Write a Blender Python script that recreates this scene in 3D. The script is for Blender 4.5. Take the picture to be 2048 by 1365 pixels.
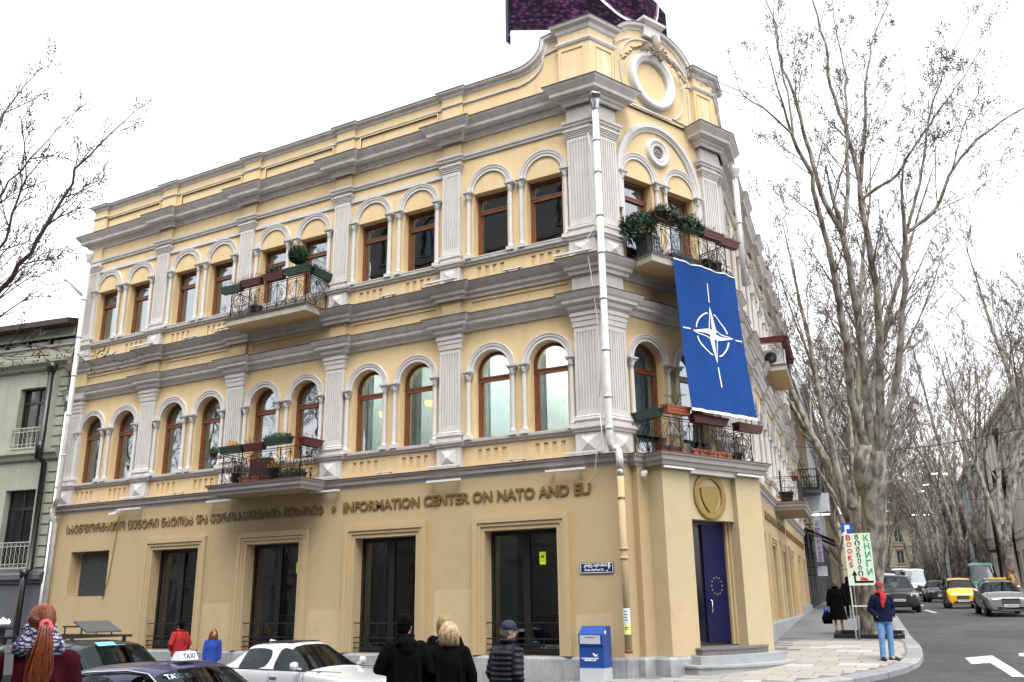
import bpy, bmesh, math, random
from math import sin, cos, tan, pi, radians, sqrt, atan2
from mathutils import Vector, Matrix, noise
R = random.Random(7)
for o in list(bpy.data.objects):
    bpy.data.objects.remove(o, do_unlink=True)
SC = bpy.context.scene
COL = SC.collection

# ---------------------------------------------------------------- camera, sky, sun, exposure
F_PX, YAW, PITCH, ROLL = 1775.0, radians(28.75), radians(16.48), radians(-0.763)
CAM = Vector((8.19, -19.5, 1.6))
_f = Vector((-sin(YAW) * cos(PITCH), cos(YAW) * cos(PITCH), sin(PITCH)))
_r0 = Vector((cos(YAW), sin(YAW), 0)); _u0 = _r0.cross(_f)
_r = _r0 * cos(ROLL) + _u0 * sin(ROLL); _u = -_r0 * sin(ROLL) + _u0 * cos(ROLL)
cd = bpy.data.cameras.new("camera"); cam = bpy.data.objects.new("camera", cd); COL.objects.link(cam)
cd.sensor_width = 36.0; cd.lens = F_PX / 2048 * 36.0; cd.clip_start = 0.1; cd.clip_end = 4000
cam.matrix_world = Matrix(((_r.x, _u.x, -_f.x, CAM.x), (_r.y, _u.y, -_f.y, CAM.y), (_r.z, _u.z, -_f.z, CAM.z), (0, 0, 0, 1)))
SC.camera = cam

wd = bpy.data.worlds.new("World"); SC.world = wd; wd.use_nodes = True
nt = wd.node_tree; nt.nodes.clear()
sky = nt.nodes.new('ShaderNodeTexSky'); sky.sky_type = 'NISHITA'; sky.sun_disc = False
SUN_EL, SUN_AZ = radians(64), radians(150)
sky.sun_elevation = SUN_EL; sky.sun_rotation = SUN_AZ; sky.air_density = 1.0; sky.dust_density = 3.0; sky.ozone_density = 0.6
hs = nt.nodes.new('ShaderNodeHueSaturation'); hs.inputs['Saturation'].default_value = 0.10; hs.inputs['Value'].default_value = 1.9
bgn = nt.nodes.new('ShaderNodeBackground'); bgn.inputs['Strength'].default_value = 0.15
on = nt.nodes.new('ShaderNodeOutputWorld')
nt.links.new(sky.outputs[0], hs.inputs['Color']); nt.links.new(hs.outputs[0], bgn.inputs['Color']); nt.links.new(bgn.outputs[0], on.inputs[0])
sd = bpy.data.lights.new("sun", 'SUN'); sd.energy = 0.62; sd.angle = radians(28); sd.color = (1.0, 0.975, 0.94)
sun = bpy.data.objects.new("sun", sd); COL.objects.link(sun)
sdir = Vector((sin(SUN_AZ) * cos(SUN_EL), cos(SUN_AZ) * cos(SUN_EL), sin(SUN_EL)))
sun.rotation_euler = sdir.to_track_quat('Z', 'Y').to_euler()
SC.view_settings.view_transform = 'Standard'; SC.view_settings.look = 'None'
SC.view_settings.exposure = 1.0; SC.view_settings.gamma = 1.0; SC.view_settings.use_curve_mapping = False
SC.cycles.max_bounces = 6; SC.cycles.diffuse_bounces = 3; SC.cycles.glossy_bounces = 3
SC.cycles.transparent_max_bounces = 8; SC.cycles.use_denoising = True
SC.cycles.sample_clamp_indirect = 6

def W(u, v, D):
    """world point seen at photo pixel (u, v) at camera depth D"""
    return CAM + (_f * F_PX + _r * (u - 1024) - _u * (v - 682.5)) * (D / F_PX)

# ---------------------------------------------------------------- ground height
_prof = [(-400, 0), (0, 0), (2.15, .16), (6, .36), (10.8, .53), (20, .86), (29, 1.08), (47, 1.4), (80, 1.75), (140, 2.5), (400, 3)]
def Zg(x, y):
    z = 0
    for (a, za), (b, zb) in zip(_prof, _prof[1:]):
        if a <= y <= b:
            z = za + (zb - za) * (y - a) / (b - a); break
    if y > 400: z = 3
    L = -0.065 * min(13.0, max(0.0, .4 - x)); t = min(1, max(0, (y - .8) / 2)); L *= (1 - t) * (1 if y > -6 else max(.4, 1 + (y + 6) / 16))
    return z + L - 0.34 * math.exp(-(x / 6) ** 2 / 2 - ((y + 10.5) / 3.5) ** 2 / 2)
def G(u, v, dz=0.0):
    """ground point under photo pixel"""
    d = (W(u, v, 1) - CAM); t = 5.0
    while t < 200:
        p = CAM + d * t
        if p.z < Zg(p.x, p.y) + dz: break
        t += .02
    return p
def GD(u, D, dz=0.0):
    """ground point in photo column u (near the horizon) at depth D"""
    p = W(u, 1205, D); return Vector((p.x, p.y, Zg(p.x, p.y) + dz))

# ---------------------------------------------------------------- materials
MATS = {}
def _new(name):
    m = bpy.data.materials.new(name); m.use_nodes = True; MATS[name] = m
    return m, m.node_tree, m.node_tree.nodes['Principled BSDF']
def mat(name, col, rough=0.7, var=0.12, scale=3.0, bump=0.0, bscale=60.0, metal=0.0, dirt=None, dscale=0.6, damt=0.5, spec=0.5, coat=0.0, streak=False, emit=0.0):
    if name in MATS: return MATS[name]
    m, t, b = _new(name); N, L = t.nodes, t.links
    b.inputs['Roughness'].default_value = rough; b.inputs['Metallic'].default_value = metal
    b.inputs['Specular IOR Level'].default_value = spec; b.inputs['Coat Weight'].default_value = coat
    b.inputs['Coat Roughness'].default_value = 0.06
    tc = N.new('ShaderNodeTexCoord')
    nz = N.new('ShaderNodeTexNoise'); nz.inputs['Scale'].default_value = scale; nz.inputs['Detail'].default_value = 6; nz.inputs['Roughness'].default_value = 0.65
    geo = N.new('ShaderNodeNewGeometry'); L.new(geo.outputs['Position'], nz.inputs['Vector'])
    ramp = N.new('ShaderNodeValToRGB')
    c = Vector(col)
    ramp.color_ramp.elements[0].position = 0.3; ramp.color_ramp.elements[1].position = 0.7
    ramp.color_ramp.elements[0].color = (*(c * (1 - var)), 1); ramp.color_ramp.elements[1].color = (*[min(1, k) for k in c * (1 + var)], 1)
    L.new(nz.outputs['Fac'], ramp.inputs['Fac'])
    outc = ramp.outputs['Color']
    if dirt is not None:
        n2 = N.new('ShaderNodeTexNoise'); n2.inputs['Scale'].default_value = dscale; n2.inputs['Detail'].default_value = 9; n2.inputs['Roughness'].default_value = 0.72
        mp = N.new('ShaderNodeMapping'); L.new(geo.outputs['Position'], mp.inputs['Vector'])
        mp.inputs['Scale'].default_value = (3.2, 3.2, 0.35) if streak else (1, 1, 1)
        L.new(mp.outputs['Vector'], n2.inputs['Vector'])
        r2 = N.new('ShaderNodeValToRGB'); r2.color_ramp.elements[0].position = 0.48; r2.color_ramp.elements[1].position = 0.72
        r2.color_ramp.elements[0].color = (0, 0, 0, 1); r2.color_ramp.elements[1].color = (damt, damt, damt, 1)
        L.new(n2.outputs['Fac'], r2.inputs['Fac'])
        mx = N.new('ShaderNodeMix'); mx.data_type = 'RGBA'; L.new(r2.outputs['Color'], mx.inputs['Factor']); L.new(outc, mx.inputs['A']); mx.inputs['B'].default_value = (*dirt, 1)
        outc = mx.outputs['Result']
    L.new(outc, b.inputs['Base Color'])
    if bump > 0:
        n3 = N.new('ShaderNodeTexNoise'); n3.inputs['Scale'].default_value = bscale; n3.inputs['Detail'].default_value = 5
        L.new(geo.outputs['Position'], n3.inputs['Vector'])
        bp = N.new('ShaderNodeBump'); bp.inputs['Strength'].default_value = bump; bp.inputs['Distance'].default_value = 0.02
        L.new(n3.outputs['Fac'], bp.inputs['Height']); L.new(bp.outputs['Normal'], b.inputs['Normal'])
    if emit > 0:
        L.new(outc, b.inputs['Emission Color']); b.inputs['Emission Strength'].default_value = emit
    return m
def glass(name, tint=(.5, .6, .6), refl=0.22, rough=0.0, gcol=(.9, .95, 1), mul=1.9):
    m, t, b = _new(name); N, L = t.nodes, t.links; N.remove(b)
    tr = N.new('ShaderNodeBsdfTransparent'); tr.inputs[0].default_value = (*tint, 1)
    gl = N.new('ShaderNodeBsdfGlossy'); gl.inputs['Roughness'].default_value = rough; gl.inputs[0].default_value = (*gcol, 1)
    lw = N.new('ShaderNodeFresnel'); lw.inputs['IOR'].default_value = 1.5
    ad = N.new('ShaderNodeMath'); ad.operation = 'MULTIPLY_ADD'; ad.inputs[1].default_value = mul; ad.inputs[2].default_value = refl; ad.use_clamp = True
    nz = N.new('ShaderNodeTexNoise'); nz.inputs['Scale'].default_value = 0.9; g = N.new('ShaderNodeNewGeometry'); L.new(g.outputs['Position'], nz.inputs['Vector'])
    bp = N.new('ShaderNodeBump'); bp.inputs['Strength'].default_value = 0.06; bp.inputs['Distance'].default_value = 0.05
    L.new(nz.outputs['Fac'], bp.inputs['Height']); L.new(bp.outputs['Normal'], gl.inputs['Normal'])
    mx = N.new('ShaderNodeMixShader'); L.new(lw.outputs[0], ad.inputs[0]); L.new(ad.outputs[0], mx.inputs[0]); L.new(tr.outputs[0], mx.inputs[1]); L.new(gl.outputs[0], mx.inputs[2])
    L.new(mx.outputs[0], N['Material Output'].inputs['Surface'])
    return m
YEL = (0.66, 0.50, 0.28)
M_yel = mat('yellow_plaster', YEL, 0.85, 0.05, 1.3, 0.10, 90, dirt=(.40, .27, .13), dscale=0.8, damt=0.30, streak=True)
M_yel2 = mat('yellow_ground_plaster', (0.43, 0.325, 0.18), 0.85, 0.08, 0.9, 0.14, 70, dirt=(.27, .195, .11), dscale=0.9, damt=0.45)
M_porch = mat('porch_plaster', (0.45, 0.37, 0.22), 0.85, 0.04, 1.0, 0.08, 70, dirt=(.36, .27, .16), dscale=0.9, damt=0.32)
M_gry = mat('grey_stone_paint', (0.57, 0.55, 0.53), 0.85, 0.06, 2.5, 0.18, 45, dirt=(.36, .33, .30), dscale=1.1, damt=0.40, streak=True)
M_cor = mat('cornice_stone_paint', (0.63, 0.60, 0.575), 0.85, 0.08, 2.0, 0.22, 45, dirt=(.26, .23, .20), dscale=1.4, damt=0.42, streak=True)
M_peel = mat('peeling_yellow_plaster', YEL, 0.85, 0.06, 1.3, 0.15, 60, dirt=(.72, .66, .58), dscale=1.3, damt=0.9, streak=True)
M_plinth = mat('plinth_stone', (0.30, 0.31, 0.32), 0.75, 0.22, 3.0, 0.15, 30, dirt=(.13, .13, .13), dscale=2.2, damt=0.6, streak=True)
M_flash = mat('dark_flashing', (0.045, 0.035, 0.03), 0.5, 0.3, 4)
M_wood = mat('brown_window_wood', (0.17, 0.058, 0.022), 0.42, 0.25, 9, 0.05, 80)
M_black = mat('black_frame_paint', (0.012, 0.012, 0.013), 0.35, 0.2, 6)
M_iron = mat('wrought_iron', (0.012, 0.012, 0.014), 0.45, 0.3, 12)
M_int = mat('interior_paint', (0.52, 0.60, 0.60), 0.9, 0.15, 0.7)
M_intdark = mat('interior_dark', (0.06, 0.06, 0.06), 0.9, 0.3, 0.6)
M_curt = mat('pale_curtain', (0.70, 0.82, 0.82), 0.9, 0.10, 2.5)
M_glass = glass('window_glass', (.84, .92, .93), 0.17)
M_glassg = glass('shop_window_glass', (.5, .55, .57), 0.03)
M_pipe = mat('white_pipe_paint', (0.60, 0.60, 0.585), 0.5, 0.10, 5, dirt=(.28, .22, .17), dscale=3, damt=0.5)
M_zinc = mat('zinc_metal', (0.45, 0.46, 0.47), 0.35, 0.2, 6, metal=0.8)
M_balc = mat('balcony_concrete', (0.40, 0.375, 0.32), 0.85, 0.15, 3, 0.2, 40, dirt=(.2, .18, .15), dscale=2.5, damt=0.6)
M_white = mat('white_paint', (0.75, 0.75, 0.74), 0.5, 0.05, 4)
M_lampw = mat('lamp_housing_white', (0.62, 0.62, 0.62), 0.5, 0.06, 4)

# ---------------------------------------------------------------- mesh helpers
class MB:
    def __init__(s): s.v = []; s.f = []; s.m = []; s.cur = 0; s.sm = []; s.smooth = False
    def add(s, vs, fs):
        b = len(s.v); s.v += [tuple(p) for p in vs]
        for f in fs:
            s.f.append(tuple(b + i for i in f)); s.m.append(s.cur); s.sm.append(s.smooth)
    def quad(s, a, b, c, d): s.add([a, b, c, d], [(0, 1, 2, 3)])
    def box(s, x0, x1, y0, y1, z0, z1):
        s.add([(x0, y0, z0), (x1, y0, z0), (x1, y1, z0), (x0, y1, z0), (x0, y0, z1), (x1, y0, z1), (x1, y1, z1), (x0, y1, z1)],
              [(0, 3, 2, 1), (4, 5, 6, 7), (0, 1, 5, 4), (1, 2, 6, 5), (2, 3, 7, 6), (3, 0, 4, 7)])
    def bar(s, a, b, w=.02, h=None):
        a = Vector(a); b = Vector(b); h = h or w; d = (b - a).normalized()
        up = Vector((0, 0, 1)) if abs(d.z) < .9 else Vector((0, 1, 0))
        x = d.cross(up).normalized() * w / 2; y = x.cross(d).normalized() * h / 2
        s.add([a - x - y, a + x - y, a + x + y, a - x + y, b - x - y, b + x - y, b + x + y, b - x + y],
              [(0, 1, 2, 3), (7, 6, 5, 4), (0, 4, 5, 1), (1, 5, 6, 2), (2, 6, 7, 3), (3, 7, 4, 0)])
    def tube(s, pts, rad, n=8, cap=True):
        pts = [Vector(p) for p in pts]
        if not hasattr(rad, '__len__'): rad = [rad] * len(pts)
        vs = []; fs = []; prev = None
        for i, p in enumerate(pts):
            d = (pts[min(i + 1, len(pts) - 1)] - pts[max(i - 1, 0)])
            d = d.normalized() if d.length > 1e-9 else Vector((0, 0, 1))
            if prev is None:
                a = d.orthogonal().normalized()
            else:
                a = prev - d * prev.dot(d); a = a.normalized() if a.length > 1e-6 else d.orthogonal().normalized()
            prev = a; c = d.cross(a)
            for k in range(n):
                t = 2 * pi * k / n; vs.append(p + (a * cos(t) + c * sin(t)) * rad[i])
        for i in range(len(pts) - 1):
            for k in range(n):
                k2 = (k + 1) % n; fs.append((i * n + k, i * n + k2, (i + 1) * n + k2, (i + 1) * n + k))
        if cap:
            fs.append(tuple(range(n - 1, -1, -1))); fs.append(tuple((len(pts) - 1) * n + k for k in range(n)))
        sm = s.smooth; s.smooth = True; s.add(vs, fs); s.smooth = sm
    def lathe(s, cx, cy, prof, n=12):
        vs = []; fs = []
        for r, z in prof:
            for k in range(n):
                t = 2 * pi * k / n; vs.append((cx + r * cos(t), cy + r * sin(t), z))
        for i in range(len(prof) - 1):
            for k in range(n):
                k2 = (k + 1) % n; fs.append((i * n + k, i * n + k2, (i + 1) * n + k2, (i + 1) * n + k))
        fs.append(tuple(range(n - 1, -1, -1))); fs.append(tuple((len(prof) - 1) * n + k for k in range(n)))
        sm = s.smooth; s.smooth = True; s.add(vs, fs); s.smooth = sm
    def sweep(s, path, prof, cap=True, closed=False):
        """plan path (x,y), outward = right of travel; prof = [(d, z)]"""
        n = len(path); P = [Vector((p[0], p[1])) for p in path]; ms = []
        for i in range(n):
            if closed: a = (P[i] - P[i - 1]).normalized(); b = (P[(i + 1) % n] - P[i]).normalized()
            else:
                a = (P[i] - P[i - 1]).normalized() if i else None; b = (P[i + 1] - P[i]).normalized() if i < n - 1 else None
                a = a or b; b = b or a
            n1 = Vector((a.y, -a.x)); n2 = Vector((b.y, -b.x)); ms.append((n1 + n2) / max(.2, 1 + n1.dot(n2)))
        m = len(prof); vs = []
        for p, q in zip(P, ms):
            for d, z in prof: vs.append((p.x + q.x * d, p.y + q.y * d, z))
        fs = []
        for i in range(n if closed else n - 1):
            j = (i + 1) % n
            for k in range(m - 1): fs.append((i * m + k, j * m + k, j * m + k + 1, i * m + k + 1))
        if cap and not closed: fs.append(tuple(range(m))); fs.append(tuple((n - 1) * m + k for k in range(m - 1, -1, -1)))
        s.add(vs, fs)
    def xz(s, pts, prof, closed=False):
        """path in the facade plane (x, z), prof = [(r, d)]: r to the left of travel, d outward (-y)"""
        n = len(pts); P = [Vector((p[0], p[1])) for p in pts]; vs = []; m = len(prof)
        for i in range(n):
            if closed: a = (P[i] - P[i - 1]).normalized(); b = (P[(i + 1) % n] - P[i]).normalized()
            else:
                a = (P[i] - P[i - 1]).normalized() if i else None; b = (P[i + 1] - P[i]).normalized() if i < n - 1 else None
                a = a or b; b = b or a
            n1 = Vector((-a.y, a.x)); n2 = Vector((-b.y, b.x)); q = (n1 + n2) / max(.2, 1 + n1.dot(n2))
            for r, d in prof: vs.append((P[i].x + q.x * r, -d, P[i].y + q.y * r))
        fs = []
        for i in range(n if closed else n - 1):
            j = (i + 1) % n
            for k in range(m - 1): fs.append((i * m + k, i * m + k + 1, j * m + k + 1, j * m + k))
        if not closed: fs.append(tuple(range(m - 1, -1, -1))); fs.append(tuple((n - 1) * m + k for k in range(m)))
        s.add(vs, fs)
    def wall(s, x0, x1, z0, z1, ops=(), y=0.0, back=None):
        """front face at y (outside is -y). ops: (a, b, zb, zt, arch, depth, back)"""
        cur = x0
        def q(a, b, c, d):
            if b - a > 1e-5 and d - c > 1e-5: s.quad((a, y, c), (b, y, c), (b, y, d), (a, y, d))
        for a, b, zb, zt, arch, dep, bk in sorted(ops):
            q(cur, a, z0, z1); q(a, b, z0, zb); yi = y + dep
            if arch:
                r = (b - a) / 2; cx = (a + b) / 2; K = 16
                pts = [(cx - r * cos(pi * k / K), zt + r * sin(pi * k / K)) for k in range(K + 1)]
                for (xa, za), (xb, zb_) in zip(pts, pts[1:]):
                    s.quad((xa, y, za), (xb, y, zb_), (xb, y, z1), (xa, y, z1))
                    s.quad((xa, y, za), (xa, yi, za), (xb, yi, zb_), (xb, y, zb_))
                if bk: s.add([(p[0], yi, p[1]) for p in pts] + [(b, yi, zb), (a, yi, zb)], [tuple(range(K + 3))])
            else:
                q(a, b, zt, z1); s.quad((a, y, zt), (a, yi, zt), (b, yi, zt), (b, y, zt))
                if bk: s.quad((a, yi, zb), (b, yi, zb), (b, yi, zt), (a, yi, zt))
            s.quad((a, y, zb), (a, yi, zb), (a, yi, zt), (a, y, zt)); s.quad((b, y, zb), (b, y, zt), (b, yi, zt), (b, yi, zb))
            if zb > z0 - 1e-6: s.quad((a, y, zb), (b, y, zb), (b, yi, zb), (a, yi, zb))
            cur = b
        q(cur, x1, z0, z1)
    def mesh(s, name, mats):
        me = bpy.data.meshes.new(name); me.from_pydata(s.v, [], s.f)
        for m in (mats if isinstance(mats, (list, tuple)) else [mats]): me.materials.append(m)
        if len(me.polygons) == len(s.m):
            me.polygons.foreach_set('material_index', s.m); me.polygons.foreach_set('use_smooth', s.sm)
        me.update(); return me
    def obj(s, name, mats, parent=None, **kw): return link(name, s.mesh(name, mats), parent, **kw)
def link(name, me, parent=None, loc=None, rot=None, label=None, cat=None, group=None, kind=None, mtx=None):
    o = bpy.data.objects.new(name, me); COL.objects.link(o)
    if parent is not None: o.parent = parent
    if mtx is not None: o.matrix_local = mtx
    else:
        if loc is not None: o.location = loc
        if rot is not None: o.rotation_euler = (0, 0, rot) if not hasattr(rot, '__len__') else rot
    tag(o, label, cat, group, kind); return o
def tag(o, label=None, cat=None, group=None, kind=None):
    for k, v in (('label', label), ('category', cat), ('group', group), ('kind', kind)):
        if v: o[k] = v
def thing(name, label, cat, loc=(0, 0, 0), rot=0, group=None):
    return link(name, None, None, loc, rot, label, cat, group)
def copy_tree(o, parent=None):
    c = o.copy(); COL.objects.link(c); c.parent = parent
    if parent is not None: c.matrix_parent_inverse = o.matrix_parent_inverse
    for ch in list(o.children): copy_tree(ch, c)
    return c
def xform(o, loc, rot=0): o.location = loc; o.rotation_euler = (0, 0, rot); return o

# facade frames: (origin, angle)
FA = (Vector((0, 0)), 0.0)
FB = (Vector((0, 0)), radians(66))
LB = 4.90
K2 = Vector((cos(FB[1]), sin(FB[1]))) * LB
FC = (K2, radians(98))
def fp(F, s, d=0, z=0):
    o, t = F; return Vector((o.x + s * cos(t) + d * sin(t), o.y + s * sin(t) - d * cos(t), z))
def f2(F, s, d=0): p = fp(F, s, d); return (p.x, p.y)
def put(name, me, par, F, s=0, d=0, z=0, **kw): return link(name, me, par, fp(F, s, d, z), F[1], **kw)

# ---------------------------------------------------------------- text
def text_mesh(txt, size, depth, m, xscale=1.0, bold=0.0, align='LEFT'):
    c = bpy.data.curves.new('t', 'FONT'); c.body = txt; c.size = size; c.extrude = depth / 2; c.offset = bold; c.align_x = align
    c.resolution_u = 3; o = bpy.data.objects.new('t', c); COL.objects.link(o)
    dg = bpy.context.evaluated_depsgraph_get(); dg.update(); me = bpy.data.meshes.new_from_object(o.evaluated_get(dg))
    bpy.data.objects.remove(o, do_unlink=True); bpy.data.curves.remove(c)
    me.materials.clear(); me.materials.append(m)
    for v in me.vertices: v.co = Vector((v.co.x * xscale, -v.co.z, v.co.y))   # stand it up: x right, z up, outside = -y
    me.update(); return me
def ext(me):
    xs = [v.co.x for v in me.vertices]; zs = [v.co.z for v in me.vertices]
    return (min(xs), max(xs), min(zs), max(zs)) if xs else (0, 0, 0, 0)
def letters(txt, F, s0, s1, z0, z1, d, m, parent, depth=0.03, bold=0.0, name='letter'):
    """one mesh per letter, fitted between s0..s1 and z0..z1 on a facade"""
    full = ext(text_mesh(txt, 1, .1, m, 1, bold)); n0 = len(txt)
    kx = (s1 - s0) / (full[1] - full[0]); kz = (z1 - z0) / (full[3] - full[2])
    for i, ch in enumerate(txt):
        if ch == ' ': continue
        a = ext(text_mesh(txt[:i + 1], 1, .1, m, 1, bold)); me = text_mesh(ch, 1, .1, m, 1, bold); e = ext(me)
        off = a[1] - e[1] - full[0]
        for v in me.vertices: v.co = Vector(((v.co.x + off) * kx, v.co.y / .1 * depth, (v.co.z - full[2]) * kz))
        put(name, me, parent, F, s0, d, z0)
# ================================================================ the corner building
BLD = thing('corner_building', 'yellow plaster corner building with grey pilasters, arched windows and a curved gable', 'building')
BAYW = 3.97
PIL_A = [-4.37 - BAYW * i for i in range(4)]            # pilaster centres on the long facade
PIL_C = [4.72 + BAYW * i for i in range(5)]
LA, LC = -20.34, 25.3
MID_A = [-2.30] + [-6.36 - BAYW * i for i in range(4)]
MID_C = [2.72] + [PIL_C[i] + BAYW / 2 for i in range(5)]
MID_C = [2.72, 6.71, 10.69, 14.67, 18.65, 22.75]
OFF = 0.835
RW = 0.54                                                # half width of an upper window
def wins(mids): return sorted([m - OFF for m in mids] + [m + OFF for m in mids])
WA, WC, WB = wins(MID_A), wins(MID_C), [LB / 2 - OFF, LB / 2 + OFF]
GW = 1.0
# ---- plaster walls, one mesh per facade and storey
def upper_walls(F, x0, x1, ws, mids, doors=()):
    w = MB()
    # panel row under the 2nd-floor sills (slots)
    for zb, zt, n0, n1 in ((4.90, 5.57, 5.09, 5.42), (9.92, 10.57, 10.12, 10.44)):
        ops = []
        for c in ws:
            if (round(c, 2), zb < 6) in doors:
                ops.append((c - RW, c + RW, zb + .04, zt, False, .30, False)); continue
            for k in (-.42, -.18, .06, .30): ops.append((c + k, c + k + .12, n0, n1, False, .035, True))
        w.wall(x0, x1, zb, zt, ops)
    w.wall(x0, x1, 5.57, 8.66, [(c - RW, c + RW, 5.57 if (round(c, 2), True) in doors else 5.66, 7.50, True, .30, False) for c in ws])
    pan = []
    for m in mids: pan.append((m - 1.45, m + 1.45, 9.26, 9.47, False, .03, True))
    w.wall(x0, x1, 8.66, 9.92, pan)
    w.wall(x0, x1, 10.57, 14.93, [(c - RW, c + RW, 10.57 if (round(c, 2), False) in doors else 10.70, 12.66, False, .30, False) for c in ws])
    return w
w = upper_walls(FA, LA, 0, WA, MID_A); w.wall(LA, 0, 4.70, 4.90); put('wall', w.mesh('wall_upper_a', M_yel), BLD, FA)
dB_ = tuple([(round(c, 2), k) for c in WB for k in (True, False)])
w = upper_walls(FB, 0, LB, WB, [], dB_); w.wall(0, LB, 4.70, 4.90); put('wall', w.mesh('wall_upper_b', M_yel), BLD, FB)
w = upper_walls(FC, 0, LC, WC, MID_C); w.wall(0, LC, 4.70, 4.90); put('wall', w.mesh('wall_upper_c', M_yel), BLD, FC)
# ground storey, 10 cm proud
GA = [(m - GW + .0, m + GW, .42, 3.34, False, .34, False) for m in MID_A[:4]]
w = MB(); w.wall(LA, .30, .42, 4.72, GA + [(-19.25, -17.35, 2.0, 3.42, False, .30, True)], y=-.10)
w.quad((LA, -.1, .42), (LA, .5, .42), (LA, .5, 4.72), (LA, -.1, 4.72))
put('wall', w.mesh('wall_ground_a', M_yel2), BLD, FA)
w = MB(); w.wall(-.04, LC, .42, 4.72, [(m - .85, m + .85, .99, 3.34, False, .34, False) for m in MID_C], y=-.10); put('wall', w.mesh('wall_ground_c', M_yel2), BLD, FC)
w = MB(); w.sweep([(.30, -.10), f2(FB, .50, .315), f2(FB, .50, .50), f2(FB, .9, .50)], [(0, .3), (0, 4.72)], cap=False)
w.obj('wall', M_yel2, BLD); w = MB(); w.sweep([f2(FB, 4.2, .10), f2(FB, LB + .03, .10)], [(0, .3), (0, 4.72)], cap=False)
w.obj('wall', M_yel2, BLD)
# rear and side walls, roof
w = MB()
w.box(LA + .003, LA + .3, .3, 13, 0, 14.9)
w.quad((LA, .01, 0), (LA, 13, 0), (LA, 13, 14.9), (LA, .01, 14.9))
bl = fp(FC, LC, -12)
w.quad((LA, 13, 0), (bl.x, 13, 0), (bl.x, 13, 14.9), (LA, 13, 14.9))
e0, e1 = fp(FC, LC), fp(FC, LC, -12)
w.quad((e0.x, e0.y, 0), (e1.x, e1.y, 0), (e1.x, e1.y, 14.9), (e0.x, e0.y, 14.9))
w.quad((e1.x, e1.y, 0), (e1.x, 13, 0), (e1.x, 13, 14.9), (e1.x, e1.y, 14.9))
w.obj('wall', M_yel2, BLD)
def poly_at(z, ins=.25):
    a = [f2(FA, LA + .2, -ins), f2(FA, -.2, -ins), f2(FB, LB, -ins), f2(FC, LC - .2, -ins), (bl.x, bl.y - .2), (bl.x, 12.9), (LA + .2, 12.9)]
    return [(p[0], p[1], z) for p in a]
w = MB(); p = poly_at(14.6, .1); w.add(p, [tuple(range(len(p)))]); w.obj('roof', mat('roof_sheet', (.12, .11, .11), .6), BLD)
w = MB()
for z in (.25, 4.62, 9.75, 13.4):
    p = poly_at(z, .4); w.add(p, [tuple(range(len(p)))])
w.obj('interior_floor', M_int, BLD)
w = MB()
for z0, z1, dd in ((4.62, 9.75, 3.6), (9.75, 13.4, 3.6), (.25, 4.62, 3.2)):
    for F, a, b in ((FA, LA + .3, -dd * .2), (FC, 3, LC - .3)):
        p, q = f2(F, a, -dd), f2(F, b, -dd); w.quad((*p, z0), (*q, z0), (*q, z1), (*p, z1))
    p, q = f2(FA, -dd * .2, -dd), f2(FC, 3, -dd); w.quad((*p, z0), (*q, z0), (*q, z1), (*p, z1))
for x in [LA + .35] + PIL_A + [-.6]:
    for z0, z1, in ((.25, 4.62), (4.62, 9.75), (9.75, 13.4)):
        w.quad((x, .4, z0), (x, 3.6, z0), (x, 3.6, z1), (x, .4, z1))
w.obj('interior_wall', M_int, BLD)
# ---- plinth
w = MB(); w.sweep([(LA, 0), (.25, 0), f2(FB, .53, .22), f2(FB, .53, .42), f2(FB, .84, .42), f2(FB, .84, .88), f2(FB, 4.42, .88), f2(FB, 4.42, .1)], [(0.10, -1.3), (.16, -1.3), (.16, .36), (.13, .42), (.0, .42)])
w.sweep([f2(FB, LB, .02), f2(FC, LC)], [(0.10, -1.3), (.16, -1.3), (.16, .92), (.13, .98), (.0, .98)])
w.obj('plinth', M_plinth, BLD)
w = MB(); w.sweep([f2(FC, 18.5), f2(FC, LC)], [(.1, .3), (.21, .3), (.21, 1.35), (.1, 1.35)]); w.obj('plinth', M_plinth, BLD)

# ---- cornice paths with the breaks forward over the pilasters
def jog(F, cs, hw, j, x0, x1):
    pts = []
    for c in cs: pts += [f2(F, c - hw, 0), f2(F, c - hw, j), f2(F, c + hw, j), f2(F, c + hw, 0)]
    return pts
def path_a(hw, j, jc, wc=.68, left=True):
    p = [(LA - .02, 3), (LA - .02, 0)] if left else [(LA, 0)]
    p += jog(FA, sorted(PIL_A), hw, j, 0, 0) + [f2(FA, -wc, 0), f2(FA, -wc, jc)]
    cA = Vector(fp(FA, 0, jc).xy); # mitred corner point K1
    n1 = Vector((0, -1)); n2 = Vector((sin(FB[1]), -cos(FB[1]))); k = (n1 + n2) / (1 + n1.dot(n2)) * jc
    p += [(k.x, k.y), f2(FB, .80, jc)]
    return p
def path_c(hw, j, jc, wc=.72):
    n1 = Vector((sin(FB[1]), -cos(FB[1]))); n2 = Vector((sin(FC[1]), -cos(FC[1]))); k = (n1 + n2) / (1 + n1.dot(n2)) * jc
    p = [f2(FB, LB - .80, jc), (K2.x + k.x, K2.y + k.y), f2(FC, wc, jc), f2(FC, wc, 0)]
    p += jog(FC, PIL_C, hw, j, 0, 0) + [f2(FC, LC, 0)]
    return p
def full_path(hw, j, jc):
    a = path_a(hw, j, jc); c = path_c(hw, j, jc)
    return a + [f2(FB, .80, 0), f2(FB, LB - .80, 0)] + c
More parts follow.
